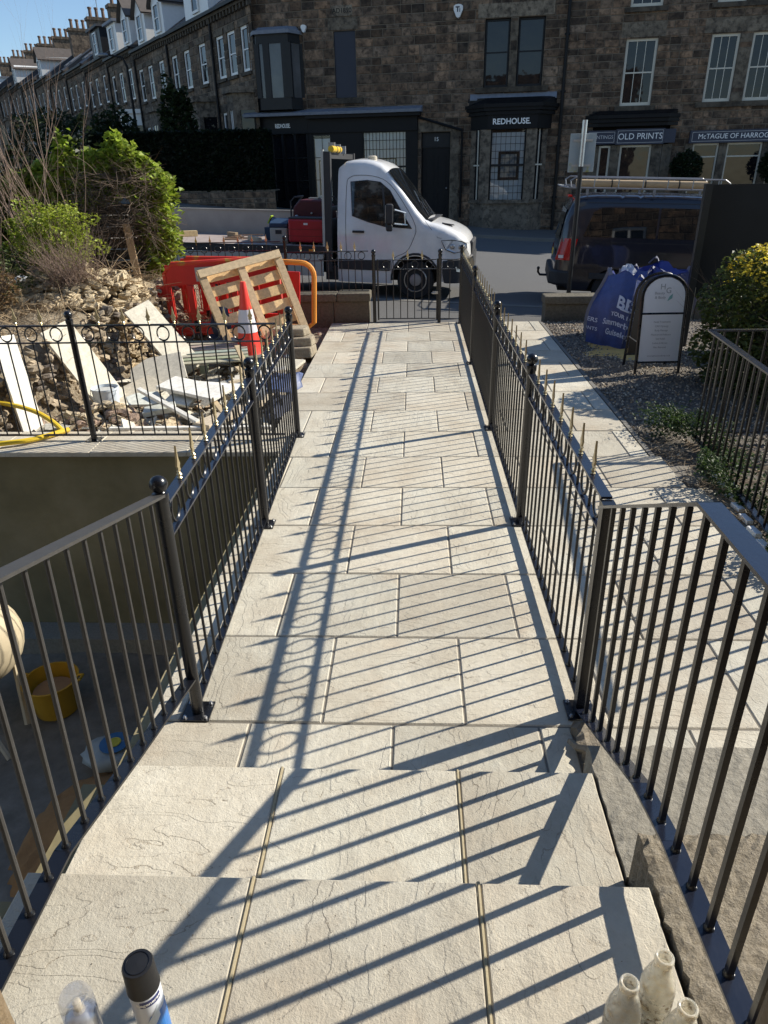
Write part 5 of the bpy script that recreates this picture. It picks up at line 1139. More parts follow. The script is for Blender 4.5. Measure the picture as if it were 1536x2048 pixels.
n=N('car_glass'); tr=n.n('ShaderNodeBsdfTransparent'); tr.inputs[0].default_value=(.55,.62,.6,1); gl=n.n('ShaderNodeBsdfGlossy'); gl.inputs['Roughness'].default_value=.01; fr=n.n('ShaderNodeFresnel'); fr.inputs[0].default_value=1.5; mx=n.n('ShaderNodeMixShader'); n.l(fr.outputs[0],mx.inputs[0]); n.l(tr.outputs[0],mx.inputs[1]); n.l(gl.outputs[0],mx.inputs[2]); n.l(mx.outputs[0],n.out.inputs[0]); MT['car_glass']=n.m
n=N('privacy_glass'); MT['privacy_glass']=n.P(col=(.008,.009,.01),rough=.02,spec=.9,nrm=n.bump(n.noise(n.coord(),.9,1),.06,.05))
class Body:
    def __init__(s,us,top,bot,W,pin,tum,crown=.05,shoulder=.12):
        s.us,s.top,s.bot,s.W,s.pin,s.tum,s.crown,s.sh=us,top,bot,W,pin,tum,crown,shoulder
    def side(s,u,z): return interp(s.pin,u)+interp(s.tum,z)
    def ring(s,u):
        T=interp(s.top,u); b=s.bot(u); zs=max(b+.02,T-s.sh); P=[]
        for i in range(10): z=b+(zs-b)*i/9; P.append((s.side(u,z),z))
        y0=s.side(u,zs); h=T-zs
        P+=[(y0+.025,zs+h*.42),(y0+.07,zs+h*.72),(y0+.16,zs+h*.9),(y0+.42,zs+h*.985)]
        H=[(y,z) for y,z in P]+[(s.W/2,T+s.crown*.3)]; return H+[(s.W-y,z) for y,z in reversed(P)]
    def mesh(s,mb,skip=None,m=0):
        R_=[s.ring(u) for u in s.us]; n=len(R_[0]); V=[(u,y,z) for u,r in zip(s.us,R_) for y,z in r]; F=[]
        for i in range(len(s.us)-1):
            for j in range(n-1):
                if skip and skip((s.us[i]+s.us[i+1])/2,j,R_[i][j],R_[i][j+1]): continue
                F.append((i*n+j,(i+1)*n+j,(i+1)*n+j+1,i*n+j+1))
        F.append(tuple(range(n))); k=(len(s.us)-1)*n; F.append(tuple(k+j for j in range(n-1,-1,-1))); mb.add(V,F,m)
    def patch(s,mb,poly,off=.006,far=False,m=0,sub=True):
        V=[]
        for u,z in poly:
            y=s.side(u,z)-off; V.append((u,s.W-y if far else y,z))
        mb.add(V,[tuple(range(len(V))) if not far else tuple(range(len(V)-1,-1,-1))],m)
def wheel(root,u,y,z,r,w,far=False,style='steel'):
    sgn=1 if far else -1; M=Euler((R(90) if sgn<0 else R(-90),0,0)).to_matrix()
    m=MB(); c=(u,y,z); m.lathe([(r*.62,-w),(r*.9,-w),(r,-w*.85),(r,-w*.12),(r*.94,0),(r*.66,.0),(r*.62,-.02)],c,36,M); o=put('wheel',m,MT['rubber'],root,smooth=30)
    m=MB(); m.lathe([(r*.62,-.02),(r*.6,-.012),(r*.52,-.05),(r*.34,-.03),(r*.30,-.0),(r*.12,.01),(.0,.012)],c,28,M,cap=False)
    rim=put('rim',m,MT['rim_grey'],o,smooth=35); m=MB()
    for i in range(10):
        a=2*PI*i/10; q=Vector(c)+M@Vector((r*.43*math.cos(a),r*.43*math.sin(a),-.036)); m.ball(q,.022,n=7,k=4,sq=(1,.4,1))
    put('rim_slots',m,MT['rubber'],rim); m=MB(); m.tube([Vector(c)+M@Vector((r*.6*math.cos(2*PI*i/24),r*.6*math.sin(2*PI*i/24),-.005)) for i in range(24)],.012,6,closed=True); put('rim_edge',m,MT['zinc'],rim,smooth=True)
    return o
# ---------------- flatbed truck
TR=clear_root(thing('flatbed_truck','white dropside flatbed truck parked behind the gate and front fence','truck',(.05,13.55,-.1),(0,R(1.7),A8)))
uw=-.04; wr=.345
def tbot(u):
    d=abs(u-uw); a=.44
    if d<a: return max(.33,.34+math.sqrt(a*a-d*d)*.98)
    return .27 if u<uw else .33
us=sorted(set([round(x,3) for x in lin(-1.52,-.5,9)+lin(-.48,.40,30)+lin(.42,.8,12)+[.84,.88,.915,.94]]))
TB=Body(us,[(-1.53,2.22),(-1.50,2.28),(-1.42,2.33),(-1.3,2.355),(-1.05,2.37),(-.8,2.33),(-.66,2.26),(-.56,2.15),(-.3,1.85),(-.05,1.55),(.1,1.40),(.2,1.36),(.4,1.315),(.6,1.25),(.75,1.18),(.85,1.10),(.91,1.0),(.935,.9),(.94,.8)],tbot,2.0,
 [(-1.53,.02),(-.9,0),(.3,0),(.5,.03),(.7,.09),(.82,.17),(.9,.28),(.94,.40)],[(.2,.03),(.5,0),(1.15,.0),(1.4,.03),(2.2,.16),(2.4,.22)],.06,.14)
def tskip(u,j,a,b):
    return False
WP=[(-1.28,1.99),(-.98,2.015),(-.74,1.99),(-.56,1.86),(-.34,1.53),(-.13,1.24),(-.55,1.265),(-.60,1.26),(-.95,1.34),(-1.24,1.43)]
m=MB(); TB.mesh(m); put('body',m,MT['white_body'],TR,smooth=40)
# glazed openings shown as dark cabin glass set in black seals
def seal(mb,poly,B,w=.018,off=.009,far=False,r=.010):
    mb.tube([(u,(B.W-B.side(u,z)+off) if far else B.side(u,z)-off*.3,z) for u,z in poly],r,5,closed=True)
n=N('cab_side_glass'); co=n.coord(); g=n.noise(n.map(co,(1,1,1.4)),3.2,3,.55); MT['cab_side_glass']=n.P(col=n.ramp(g,[(.4,(.008,.009,.01)),(.55,(.02,.026,.028)),(.66,(.10,.11,.105))],'EASE'),rough=.02,spec=.7)
for far in (False,True):
    m=MB(); TB.patch(m,WP,.008,far); w=put('side_window',m,MT['cab_side_glass'],TR); m=MB(); seal(m,WP,TB,far=far); m.tube([(-.70,TB.side(-.7,1.95)-.008 if not far else TB.W-TB.side(-.7,1.95)+.008,1.95),(-.60,TB.side(-.6,1.28)-.008 if not far else TB.W-TB.side(-.6,1.28)+.008,1.28)],.02,6); put('window_seal',m,MT['cladding'],w)
m=MB(); V=[];F=[]; us_=lin(-.60,.12,9); ys_=lin(.17,1.83,9)
for u in us_:
    T=interp(TB.top,u)
    for y in ys_:
        e=abs(y-1)/.83; V.append((u+.008,y+ (0),T+.018-.045*e**3+.012))
for i in range(8):
    for j in range(8): F.append((i*9+j,(i+1)*9+j,(i+1)*9+j+1,i*9+j+1))
m.add(V,F); put('windscreen',m,MT['privacy_glass'],TR,smooth=True)
m=MB(); m.tube([(.12,.5,1.43),(-.1,.9,1.66)],.01,4); m.tube([(.14,1.1,1.43),(-.1,1.5,1.66)],.01,4); m.box(.08,.24,.2,1.8,1.375,1.39); put('wiper',m,MT['cladding'],TR)
def seam(mb,pts,B,w=.006): mb.tube([(u,B.side(u,z)-.0015,z) for u,z in pts],w,4)
door_pts=[(-1.33,.50),(-1.36,1.1),(-1.36,1.9),(-1.30,2.06),(-1.1,2.10),(-.78,2.07),(-.55,1.95),(-.3,1.66),(-.06,1.28),(-.10,1.05),(-.22,.84),(-.45,.72),(-.5,.50)]
m=MB(); seam(m,smooth_path([(u,z,0) for u,z in door_pts],3) and [(p.x,p.y) for p in smooth_path([(u,z,0) for u,z in door_pts],3)],TB,.005); seam(m,[(-1.3,.5),(-.52,.5)],TB,.005); d=put('door_seam',m,MT['cladding'],TR)
m=MB(); m.obox((-1.12,TB.side(-1.1,1.16)-.02,1.165),(.22,.03,.04)); put('door_handle',m,MT['cladding'],TR,bevel=.008)
m=MB(); seam(m,[(.10,1.38),(.35,1.10),(.62,1.05)],TB,.004); seam(m,[(.62,1.05),(.90,1.0)],TB,.004); put('bonnet_seam',m,MT['cladding'],TR)
m=MB()
for i in range(4): m.obox((.42+.045*i,.42+.03*i,1.315-.008*i+.0),(.07,.17,.012),(0,.15,.2))
put('bonnet_vent',m,MT['cladding'],TR)
m=MB(); hl=[(.42,1.05),(.60,1.06),(.78,1.04),(.86,1.0),(.87,.92),(.80,.86),(.66,.84),(.50,.90)]; TB.patch(m,hl,.012); q=put('headlight',m,MT['lens_clear'],TR); m=MB(); seal(m,hl,TB,off=.03,r=.008); put('bezel',m,MT['cladding'],q); m=MB(); m.ball((.62,TB.side(.62,.95)-.008,.95),.05,sq=(1,.3,.9)); m.ball((.75,TB.side(.75,.94)-.006,.94),.045,sq=(1,.3,.9)); put('bulb',m,MT['zinc'],q,smooth=True)
m=MB(); TB.patch(m,hl,.012,True); put('headlight',m,MT['lens_clear'],TR)
# dark bumper wrap, grille, cladding strip, sill
bs=[.46,.5,.55,.6,.66,.72,.78,.84,.9,.95,.98]
BB=Body(bs,[(.4,.72),(.98,.80)],lambda u: .31+max(0,(u-.85))*.6 if u>.5 else .5-(u-.46)*4.5,2.04,[(.4,0),(.6,.035),(.72,.08),(.84,.18),(.92,.30),(.98,.46)],[(0,-.02),(1,-.02)],.0,.05)
m=MB(); BB.mesh(m); bp_=put('bumper',m,MT['cladding'],TR,smooth=40)
m=MB(); BB.patch(m,[(.70,.60),(.88,.66),(.88,.52),(.80,.50),(.72,.52)],.008); put('fog_lamp_trim',m,MT['zinc'],bp_)
m=MB(); m.box(.90,.965,.52,1.48,.72,1.02); put('grille',m,MT['cladding'],TR,bevel=.03)
m=MB(); TB.patch(m,[(-1.5,.50),(-.52,.50),(-.50,.68),(-1.5,.68)],.014); put('side_cladding',m,MT['cladding'],TR)
arch=[(uw+.45*math.cos(t),.36+.45*math.sin(t)) for t in lin(PI*1.02,-.02*PI,16)]
m=MB(); m.tube([(u,TB.side(u,z)-.002,z) for u,z in arch],.02,6); put('wheel_arch',m,MT['cladding'],TR)
m=MB(); m.box(-1.5,.8,.26,1.74,.3,.95); m.box(-6.0,-1.5,.6,1.4,.35,.8); put('chassis',m,MT['rubber'],TR)
for far in (0,1): wheel(TR,uw,.03 if not far else 1.97,wr,wr,.22,bool(far))
for far in (0,1): wheel(TR,-3.75,.06 if not far else 2.0,wr,wr,.4,bool(far))
# mirror
m=MB(); m.obox((-.50,-.26,1.49),(.13,.17,.33),(0,0,.2)); m.obox((-.50,-.25,1.265),(.12,.15,.12),(0,0,.2)); mi=put('mirror',m,MT['cladding'],TR,bevel=.03); m=MB(); m.obox((-.568,-.272,1.49),(.006,.14,.28),(0,0,.2)); put('mirror_glass',m,MT['zinc'],mi)
m=MB(); m.tube([(-.42,-.2,1.56),(-.25,.02,1.50)],.016,6); m.tube([(-.42,-.2,1.33),(-.22,.02,1.30)],.016,6); m.tube([(-.27,-.01,1.5),(-.25,-.01,1.30)],.014,6); put('mirror_arm',m,MT['zinc'],mi)
m=MB(); m.obox((-.50,2.26,1.49),(.13,.17,.33)); m.tube([(-.42,2.2,1.45),(-.25,1.98,1.4)],.016,6); put('mirror',m,MT['cladding'],TR,bevel=.03)
plain('beacon_beige',(.55,.48,.36),.5,.1); m=MB(); m.lathe([(.09,0),(.085,.07),(.06,.085)],(-.98,.62,2.335),14); put('beacon',m,MT['beacon_beige'],TR,smooth=30)
# headboard with posts and stored boards on top
m=MB()
for y in (.02,1.98): m.box(-1.74,-1.62,y-.05,y+.05,.45,2.47)
m.box(-1.72,-1.64,.07,1.93,2.36,2.45); m.box(-1.72,-1.64,.07,1.93,1.5,1.56); m.box(-1.71,-1.66,.07,1.93,.86,1.35); put('headboard',m,MT['cladding'],TR)
m=MB(); m.box(-1.79,-1.745,-.03,.02,.8,2.5); put('headboard_edge',m,MT['pale_panel'],TR)
for k in range(3): m=MB(); m.box(-1.72,-1.6,.25+.42*k,.30+.42*k,2.451,2.62-.02*k); put('rack_prong',m,MT['rim_grey'],TR)
# load bed
m=MB(); m.box(-6.1,-1.75,.0,2.1,.84,.885); put('bed_floor',m,MT['bed_floor'],TR)
m=MB(); m.box(-6.1,-1.75,-.04,-.001,.76,.89); put('bed_rail',m,MT['cladding'],TR)
for u in (-2.0,-4.85): m=MB(); m.box(u-.06,u+.06,-.048,-.04,.79,.84); put('side_marker',m,MT['amber'],TR)
m=MB(); m.box(-6.1,-1.8,2.06,2.1,.886,1.36); m.box(-6.1,-1.8,2.04,2.12,1.361,1.385); put('far_dropside',m,MT['bed_board'],TR)
m=MB(); m.box(-6.1,-1.78,-.085,-.05,.37,.755); put('lowered_dropside',m,MT['pale_panel'],TR)
m=MB(); m.box(-6.14,-6.1,0,2.1,.84,1.36); put('tailboard',m,MT['bed_board'],TR)
m=MB(); m.box(-1.75,-1.52,.0,2.0,.3,.55); put('mudguard',m,MT['rubber'],TR)
# load: separate things resting on the bed (placed in street coordinates)
ROT=Matrix.Rotation(A8,3,'Z')@Matrix.Rotation(R(1.7),3,'Y'); TO=Vector((.05,13.55,-.1))
def onbed(name,label,cat,u,y,z=.888,group=None,rz=0):
    p=TO+ROT@Vector((u,y,z)); r=thing(name,label,cat,p,(ROT@Matrix.Rotation(rz,3,'Z')).to_euler(),group); return clear_root(r)
plain('machine_red',(.42,.02,.03),.4,.2,6); plain('dark_red',(.09,.012,.015),.5,.3,6); plain('case_grey',(.40,.38,.33),.55,.15,6); plain('case_blue',(.02,.045,.09),.5,.2); plain('lime',(.35,.5,.03),.5,.2)
r=onbed('generator','bright red boxed machine on the truck bed against the headboard','machine',-2.18,.45); m=MB(); m.box(-.35,.35,-.24,.24,.04,.45); put('casing',m,MT['machine_red'],r,bevel=.03)
m=MB(); m.box(-.04,.04,-.248,-.24,.35,.385); put('badge',m,MT['white_paint'],r); m=MB(); [m.box(a,a+.08,-.2,.2,0,.04) for a in (-.3,.22)]; m.box(-.34,.34,-.22,.22,.451,.475); put('base_and_lid',m,MT['cladding'],r)
for z in (.15,.27): m=MB(); m.box(-.35,.35,-.244,-.239,z,z+.006); put('groove',m,MT['dark_red'],r)
r=onbed('generator','dark red and black generator behind the bright red machine','generator',-2.25,1.15); m=MB(); P=[(-.38,.1),(-.36,.42),(-.22,.56),(.22,.56),(.36,.42),(.38,.1)]; m.prism(P,lambda a,b:(a,-.3,b+.2),lambda a,b:(a,.3,b+.2)); put('tank',m,MT['dark_red'],r,bevel=.03)
m=MB()
for x in (-.4,.4):
    m.tube([(x,-.3,0),(x,-.3,.72),(x*.8,-.3,.8),(x*.8,.3,.8),(x,.3,.72),(x,.3,0)],.018,6)
m.box(-.36,.36,-.26,.26,.02,.29); put('frame',m,MT['cladding'],r); m=MB(); m.box(-.1,.1,-.1,.1,.761,.79); m.ball((-.28,-.33,.45),.04); m.ball((.02,-.32,.52),.02); put('cap_and_switches',m,MT['zinc'],r)
r=onbed('tool_case','cream and blue machine case left of the red machine on the truck','tool case',-2.78,.52,rz=.12); m=MB(); m.box(-.17,.17,-.2,.2,0,.28); put('case',m,MT['case_grey'],r,bevel=.02); m=MB(); m.prism([(-.2,.281),(.2,.281),(.14,.44),(-.2,.36)],lambda a,b:(-.18,a,b),lambda a,b:(.18,a,b)); put('lid',m,MT['case_blue'],r,bevel=.015); m=MB(); m.box(-.06,.06,-.208,-.2,.17,.24); put('display',m,MT['cladding'],r)
r=onbed('radio','black and lime jobsite radio leaning behind the cream case on the truck','radio',-3.02,.95); m=MB(); m.obox((0,0,.33),(.2,.12,.14),(0,.5,0)); put('casing',m,MT['cladding'],r,bevel=.02); m=MB()
for sx in (-1,1): m.obox((sx*.095,-.01,.33-sx*.052),(.02,.14,.16),(0,.5,0))
put('bumper',m,MT['lime'],r); m=MB(); m.box(-.2,.15,-.1,.1,0,.24); put('box_underneath',m,MT['case_blue'],r)
cp_=[(-.1,-.05,.3),(.1,-.2,.38),(.35,-.28,.3),(.2,-.3,.2)]
for lab,u,y,L,rz,h,c in (('square timber post lying at the left end of the truck bed',-5.15,1.0,.8,.75,.11,(.5,.38,.2)),('short dark timber block in the middle of the truck bed',-4.1,1.35,.26,-.5,.09,(.3,.22,.13)),('grey timber beam lying left of the cream machine case',-3.33,.55,.55,-.85,.09,(.42,.35,.25)),('small timber offcut near the broken laths on the truck bed',-3.9,.7,.3,.2,.03,(.4,.26,.15))):
    r=onbed('timber',lab,'timber',u,y,rz=rz,group='timber pieces on the truck bed'); m=MB(); m.box(-L/2,L/2,-h*.45,h*.45,0,h,0,c); put('beam',m,MT['board_tint'],r,bevel=.004)
p=TO+ROT@Vector((-3.75,1.0,.89)); mb=MB(); rd=random.Random(6)
for k in range(16): a=rd.uniform(-.5,.5); x,y=rd.gauss(0,.16),rd.gauss(0,.12); L=rd.uniform(.1,.35); mb.obox((p.x+x,p.y+y,p.z+.012+.004*k),(L,.02,.012),(0,0,a),0,(.32,.2,.12))
put('broken_laths',mb,MT['board_tint'],kind=None,label='little pile of broken reddish laths on the truck bed',cat='wood scraps',loc=p)
plain('tube_yellow',(.7,.45,.03),.4,.1); r=onbed('canister','yellow tube strapped on top of the truck headboard','tube',-1.62,.35,2.51); m=MB(); m.tube([(0,-.3,0),(0,.35,0)],.055,12); put('tube',m,MT['tube_yellow'],r,smooth=40); m=MB(); m.tube([(0,-.02,0),(0,.02,0)],.058,12); m.tube([(0,.2,0),(0,.24,0)],.058,12); put('strap',m,MT['cladding'],r)
# ---------------- dark van
VN=clear_root(thing('van','dark navy panel van with tinted windows parked behind the bulk bags','van',(2.9,13.15,-.2),(0,R(1.9),A8)))
vu=[-.43,-.41,-.36,-.30,-.22,-.12,0,.2,.5,.56]+[round(.93+.42*math.cos(t)*-1+0,3) for t in []]+lin(.6,1.5,16)+[1.7,2.2,2.8,3.2,3.4,3.55]+lin(3.6,4.4,14)+[4.5,4.62,4.7,4.75]
VW=[.95+.0,3.95+.2]
def vbot(u):
    for c in (.62,3.82):
        d=abs(u-c); a=.40
        if d<a: return .3+math.sqrt(a*a-d*d)*.95
    return .30 if u>-.2 else .36
VB=Body(sorted(set(vu+lin(.2,1.05,18))),[(-.43,.62),(-.41,.72),(-.40,.9),(-.36,1.2),(-.30,1.55),(-.24,1.72),(-.12,1.84),(.1,1.875),(1.5,1.89),(2.6,1.87),(3.0,1.78),(3.5,1.42),(3.8,1.2),(4.4,1.0),(4.62,.86),(4.75,.62)],vbot,1.92,
 [(-.43,.22),(-.40,.12),(-.34,.055),(-.2,.015),(0,0),(3.6,0),(4.3,.1),(4.6,.25),(4.75,.45)],[(.3,.03),(.6,.0),(1.15,.01),(1.8,.14),(1.95,.18)],.05,.12)
m=MB(); VB.mesh(m); put('body',m,MT['navy_body'],VN,smooth=40)
for poly in ([(.02,1.20),(.16,1.60),(.30,1.665),(1.23,1.68),(1.23,1.20)],[(1.27,1.20),(1.27,1.68),(2.35,1.68),(2.35,1.20)],[(2.4,1.2),(2.4,1.66),(2.8,1.62),(3.3,1.2)]):
    for far in (False,True):
        m=MB(); VB.patch(m,poly,.007,far); w=put('side_window',m,MT['privacy_glass'],VN)
m=MB(); seam(m,[(1.25,.42),(1.25,1.83)],VB,.005); seam(m,[(-.1,1.12),(2.35,1.12)],VB,.005); seam(m,[(.05,1.74),(2.4,1.76)],VB,.006); seam(m,[(2.37,.4),(2.37,1.8)],VB,.005); put('door_seam',m,MT['cladding'],VN)
m=MB(); m.box(.2,2.3,-.02,.02,.50,.60); put('rub_strip',m,MT['cladding'],VN,bevel=.01)
# rear end: tail lamps wrap the corner, tailgate glass, plate, bumper, tow ball
for far in (0,1):
    V=[];F=[]; pr=[(-.10,.0),(-.22,.004),(-.315,.04),(-.375,.10)]
    for z in (.80,.98,1.16):
        for (u,y) in pr: e=(z-.98)*.22; yy=VB.side(u,z)-.012; V.append((u+e*(1 if True else 0),(1.92-yy) if far else yy,z))
    for i in range(2):
        for j in range(3): a=i*4+j; F.append((a,a+4,a+5,a+1) if not far else (a+1,a+5,a+4,a))
    m=MB(); m.add(V,F); tl=put('tail_lamp',m,MT['lens_red'],VN,smooth=True)
    m=MB(); q=[Vector(v) for v in V[1:4]]; m.obox(((q[0]+q[1])/2+Vector((-.012,-.004 if not far else .004,.06))),(.09,.012,.05),(0,0,R(-14) if not far else R(14))); put('reverse_lens',m,MT['lens_clear'],tl)
def rx(z): return interp([(.62,-.43),(.9,-.405),(1.2,-.365),(1.55,-.305),(1.75,-.23)],z)
m=MB(); m.add([(rx(1.13)-.012,.26,1.13),(rx(1.13)-.012,1.66,1.13),(rx(1.62)-.016,1.58,1.62),(rx(1.62)-.016,.34,1.62)],[(0,3,2,1)]); put('rear_window',m,MT['privacy_glass'],VN)
m=MB(); m.add([(rx(.82)-.02,.70,.80),(rx(.82)-.02,1.22,.80),(rx(.9)-.02,1.22,.92),(rx(.9)-.02,.70,.92)],[(0,3,2,1)]); put('number_plate',m,MT['plate_yellow'],VN)
m=MB(); m.prism([(-.50,.12),(-.50,1.8),(-.36,1.92),(-.1,1.93),(-.1,-.01),(-.36,0)],lambda a,b:(a,b,.38),lambda a,b:(a+.01,b,.62)); put('rear_bumper',m,MT['cladding'],VN,bevel=.03)
m=MB(); m.tube([(-.40,.96,.42),(-.62,.96,.42),(-.66,.96,.47),(-.66,.96,.52)],.022,8); m.ball((-.66,.96,.54),.03); put('tow_ball',m,MT['black_gloss'],VN,smooth=True)
m=MB(); m.box(-.27,-.2,.75,1.17,1.80,1.83); put('high_brake_lamp',m,MT['lens_red'],VN); 
m=MB(); m.tube([(-.44,.5,1.2),(-.37,.85,1.35)],.012,4); put('rear_wiper',m,MT['cladding'],VN)
for u in (.62,3.82):
    for far in (0,1): wheel(VN,u,.02 if not far else 1.90,.33,.33,.2,bool(far))
m=MB(); m.box(-.3,4.5,.24,1.68,.25,.7); put('underbody',m,MT['rubber'],VN)
r=m=MB()
for y in (.12,1.80):
    m.tube([(-.28,y,1.98),(-.30,y,2.08),(-.22,y,2.13),(2.2,y,2.13),(2.28,y,2.08),(2.3,y,1.97)],.014,6); m.tube([(-.32,y,1.97),(2.4,y,1.97)],.016,6)
    for u in lin(.1,2.1,6): m.tube([(u,y,1.97),(u,y,2.13)],.009,5)
    for u in (.0,1.1,2.2): m.box(u-.02,u+.02,y-.02,y+.02,1.86,1.97)
for u in lin(-.3,2.3,9): m.tube([(u,.12,1.965),(u,1.80,1.965)],.012,5)
m.tube([(-.32,.1,1.97),(-.45,.5,1.99),(-.45,1.4,1.99),(-.32,1.8,1.97)],.012,5); put('roof_rack',m,MT['rim_grey'],VN)
plain('carpet_tan',(.47,.34,.2),.8,.15,9); plain('strap_dark',(.05,.04,.03),.8)
p=Vector((2.9,13.15,-.2)); RV=Matrix.Rotation(A8,3,'Z')@Matrix.Rotation(R(1.9),3,'Y'); r=clear_root(thing('carpet_roll','long tan tube lying on the roof rack of the dark van','tube',p+RV@Vector((.9,.26,2.04)),RV.to_euler()))
m=MB(); m.tube([(-1.1,0,0),(1.05,0,0)],.062,16); put('roll',m,MT['carpet_tan'],r,smooth=40); m=MB()
for u in (-.5,.05,.6): m.tube([(u-.012,0,0),(u+.012,0,0)],.0645,12)
put('strap',m,MT['strap_dark'],r)
# ---------------- pole with the back of a parking sign
x,y=2.62,12.3; zb=Gz(x,y)+.06; r=thing('sign_pole','thin dark leaning pole behind the low wall, with the back of a pale sign','pole',(x,y,zb)); m=MB(); m.tube([(x,y,zb),(x+.0,y,2.72)],.038,10); put('pole',m,MT['black_satin'],r,smooth=40)
m=MB(); m.tube([(x,y,2.1),(x,y,2.74)],.0395,10); put('worn_pole_top',m,MT['zinc'],r,smooth=40)
n=N('sign_back'); co=n.coord(); g=n.noise(co,5,3); MT['sign_back']=n.P(col=n.ramp(g,[(.4,(.30,.36,.38)),(.6,(.36,.40,.40)),(.7,(.36,.34,.10))]),rough=.6)
m=MB(); m.box(x-.19,x+.21,y+.05,y+.062,2.02,2.56); q=put('sign_plate',m,MT['sign_back'],r,bevel=.005); m=MB(); [m.box(x-.14,x+.16,y+.035,y+.05,z,z+.03) for z in (2.1,2.45)]; put('clip',m,MT['zinc'],q)
# ================================================================ RIGHT GARDEN OBJECTS AND FOREGROUND
n=N('woven_blue'); co=n.coord(); w=n.n('ShaderNodeTexBrick'); n.l(n.map(co,(60,60,60)),w.inputs[0]); g=n.noise(co,2.5,5,.6)
MT['woven_blue']=n.P(col=n.ramp(g,[(.3,(.014,.024,.11)),(.7,(.045,.085,.30))]),rough=.45,nrm=n.bump(n.math('ADD',n.noise(co,9,4),n.math('MULTIPLY',w.outputs['Fac'],.04)),.5,.03))
plain('bag_inside',(.015,.03,.22),.5,.2,5); plain('bag_strap',(.20,.20,.25),.7,.2,30); plain('print_pale',(.52,.55,.68),.6,.15,20)
def bulk_bag(label,c,s,h,rz,seed,prints=True):
    r=thing('bulk_bag',label,'bulk bag',c,group='blue builders bulk bags'); rd=random.Random(seed); V=[];F=[]; nn=40; kk=16; ph=[rd.uniform(0,6) for _ in range(6)]
    def rad(a,t):
        sqr=1/max(abs(math.cos(a)),abs(math.sin(a)))**.8; b=1+.08*math.sin(PI*t)-.05*t*t*(1 if t>.6 else 0)
        return s*.52*sqr*b*(1+.035*math.sin(3*a+ph[0]+4*t)+.03*math.sin(7*a+ph[1]-5*t)+.02*math.sin(13*a+ph[2]+9*t))
    def zt(a): return h*(1+.05*math.sin(2*a+ph[3])+.035*math.sin(5*a+ph[4]))
    lean=(.10 if seed==1 else .0)
    for k in range(kk+1):
        t=k/kk
        for j in range(nn):
            a=2*PI*j/nn; q=rad(a,t)*(1-.16*max(0,t-.7)/.3); z=zt(a)*t; V.append((c[0]+q*math.cos(a+rz)+lean*z,c[1]+q*math.sin(a+rz),c[2]+z))
    for k in range(kk):
        for j in range(nn): j2=(j+1)%nn; F.append((k*nn+j,k*nn+j2,(k+1)*nn+j2,(k+1)*nn+j))
    m=MB(); m.add(V,F); put('bag_side',m,MT['woven_blue'],r,smooth=60)
    V2=[];F2=[]   # lining sagging inwards
    for i,(q,dz) in enumerate(((.985,-.004),(.9,-.1),(.72,-.22),(.4,-.27),(.02,-.25))):
        for j in range(nn):
            b=V[kk*nn+j]; V2.append((c[0]+lean*(b[2]-c[2])+(b[0]-c[0]-lean*(b[2]-c[2]))*q,c[1]+(b[1]-c[1])*q,b[2]+dz+.02*math.sin(j+i)))
    for i in range(4):
        for j in range(nn): j2=(j+1)%nn; F2.append((i*nn+j,(i+1)*nn+j,(i+1)*nn+j2,i*nn+j2)[::-1])
    m=MB(); m.add(V2,F2); put('lining',m,MT['bag_inside'],r,smooth=60)
    for q in range(4):   # lifting straps looping over the corners
        a=PI/4+q*PI/2; P=[]
        for t in lin(.12,1.0,9): k=rad(a,t)*(1-.16*max(0,t-.7)/.3)+.012; z=zt(a)*t; P.append((c[0]+k*math.cos(a+rz)+lean*z,c[1]+k*math.sin(a+rz),c[2]+z))
        k=rad(a,1)*.84; P+= [(c[0]+k*1.02*math.cos(a+.1+rz)+lean*h,c[1]+k*1.02*math.sin(a+.1+rz),c[2]+zt(a)+.05),(c[0]+k*.98*math.cos(a+.3+rz)+lean*h,c[1]+k*.98*math.sin(a+.3+rz),c[2]+zt(a)-.03)]
        P=smooth_path(P,3); m=MB()
        for p1,p2 in zip(P,P[1:]): m.beam(p1,p2,.05,.006,up=Vector((math.cos(a+rz),math.sin(a+rz),.01)).cross(Vector(p2)-Vector(p1)).cross(Vector(p2)-Vector(p1)) if False else (-math.sin(a+rz),math.cos(a+rz),0.001))
        put('lifting_strap',m,MT['bag_strap'],r)
    return r,lambda a,t:(c[0]+(rad(a-rz,t)*(1-.16*max(0,t-.7)/.3)+.008)*math.cos(a)+lean*zt(a-rz)*t,c[1]+(rad(a-rz,t)*(1-.16*max(0,t-.7)/.3)+.008)*math.sin(a),c[2]+zt(a-rz)*t),s,h
def wrap_text(root,surf,txt,size,a0,z,h,s,mat,bold=.002,tilt=0):
    """lettering bent onto the bag's side; a0 = angle of the text's centre"""
    me=text_mesh(txt,size,0,bold); 
    for v in me.vertices:
        x,y=v.co.x,v.co.y; a=a0+x/(s*.58); t=(z+y+x*tilt)/h; p=surf(a,max(.02,min(.99,t))); v.co=Vector(p)-ORG[root]
    me.materials.clear(); me.materials.append(mat); o=bpy.data.objects.new('lettering',me); COL.objects.link(o); o.parent=root
b2,_,_,_=bulk_bag('dark blue bulk bag standing behind the lettered one and the A-board',(3.22,9.95,-.03),.78,.88,.35,2)
b1,sf,s_,h_=bulk_bag('blue bulk bag with white lettering BRO, left of the A-board',(2.78,9.45,-.03),.66,.88,.5,1)
a0=-2.22
wrap_text(b1,sf,'BRO',.19,a0+.42,.55,h_,s_,MT['print_pale'],.006); wrap_text(b1,sf,'YOUR LOCAL',.065,a0+.33,.41,h_,s_,MT['print_pale']); 
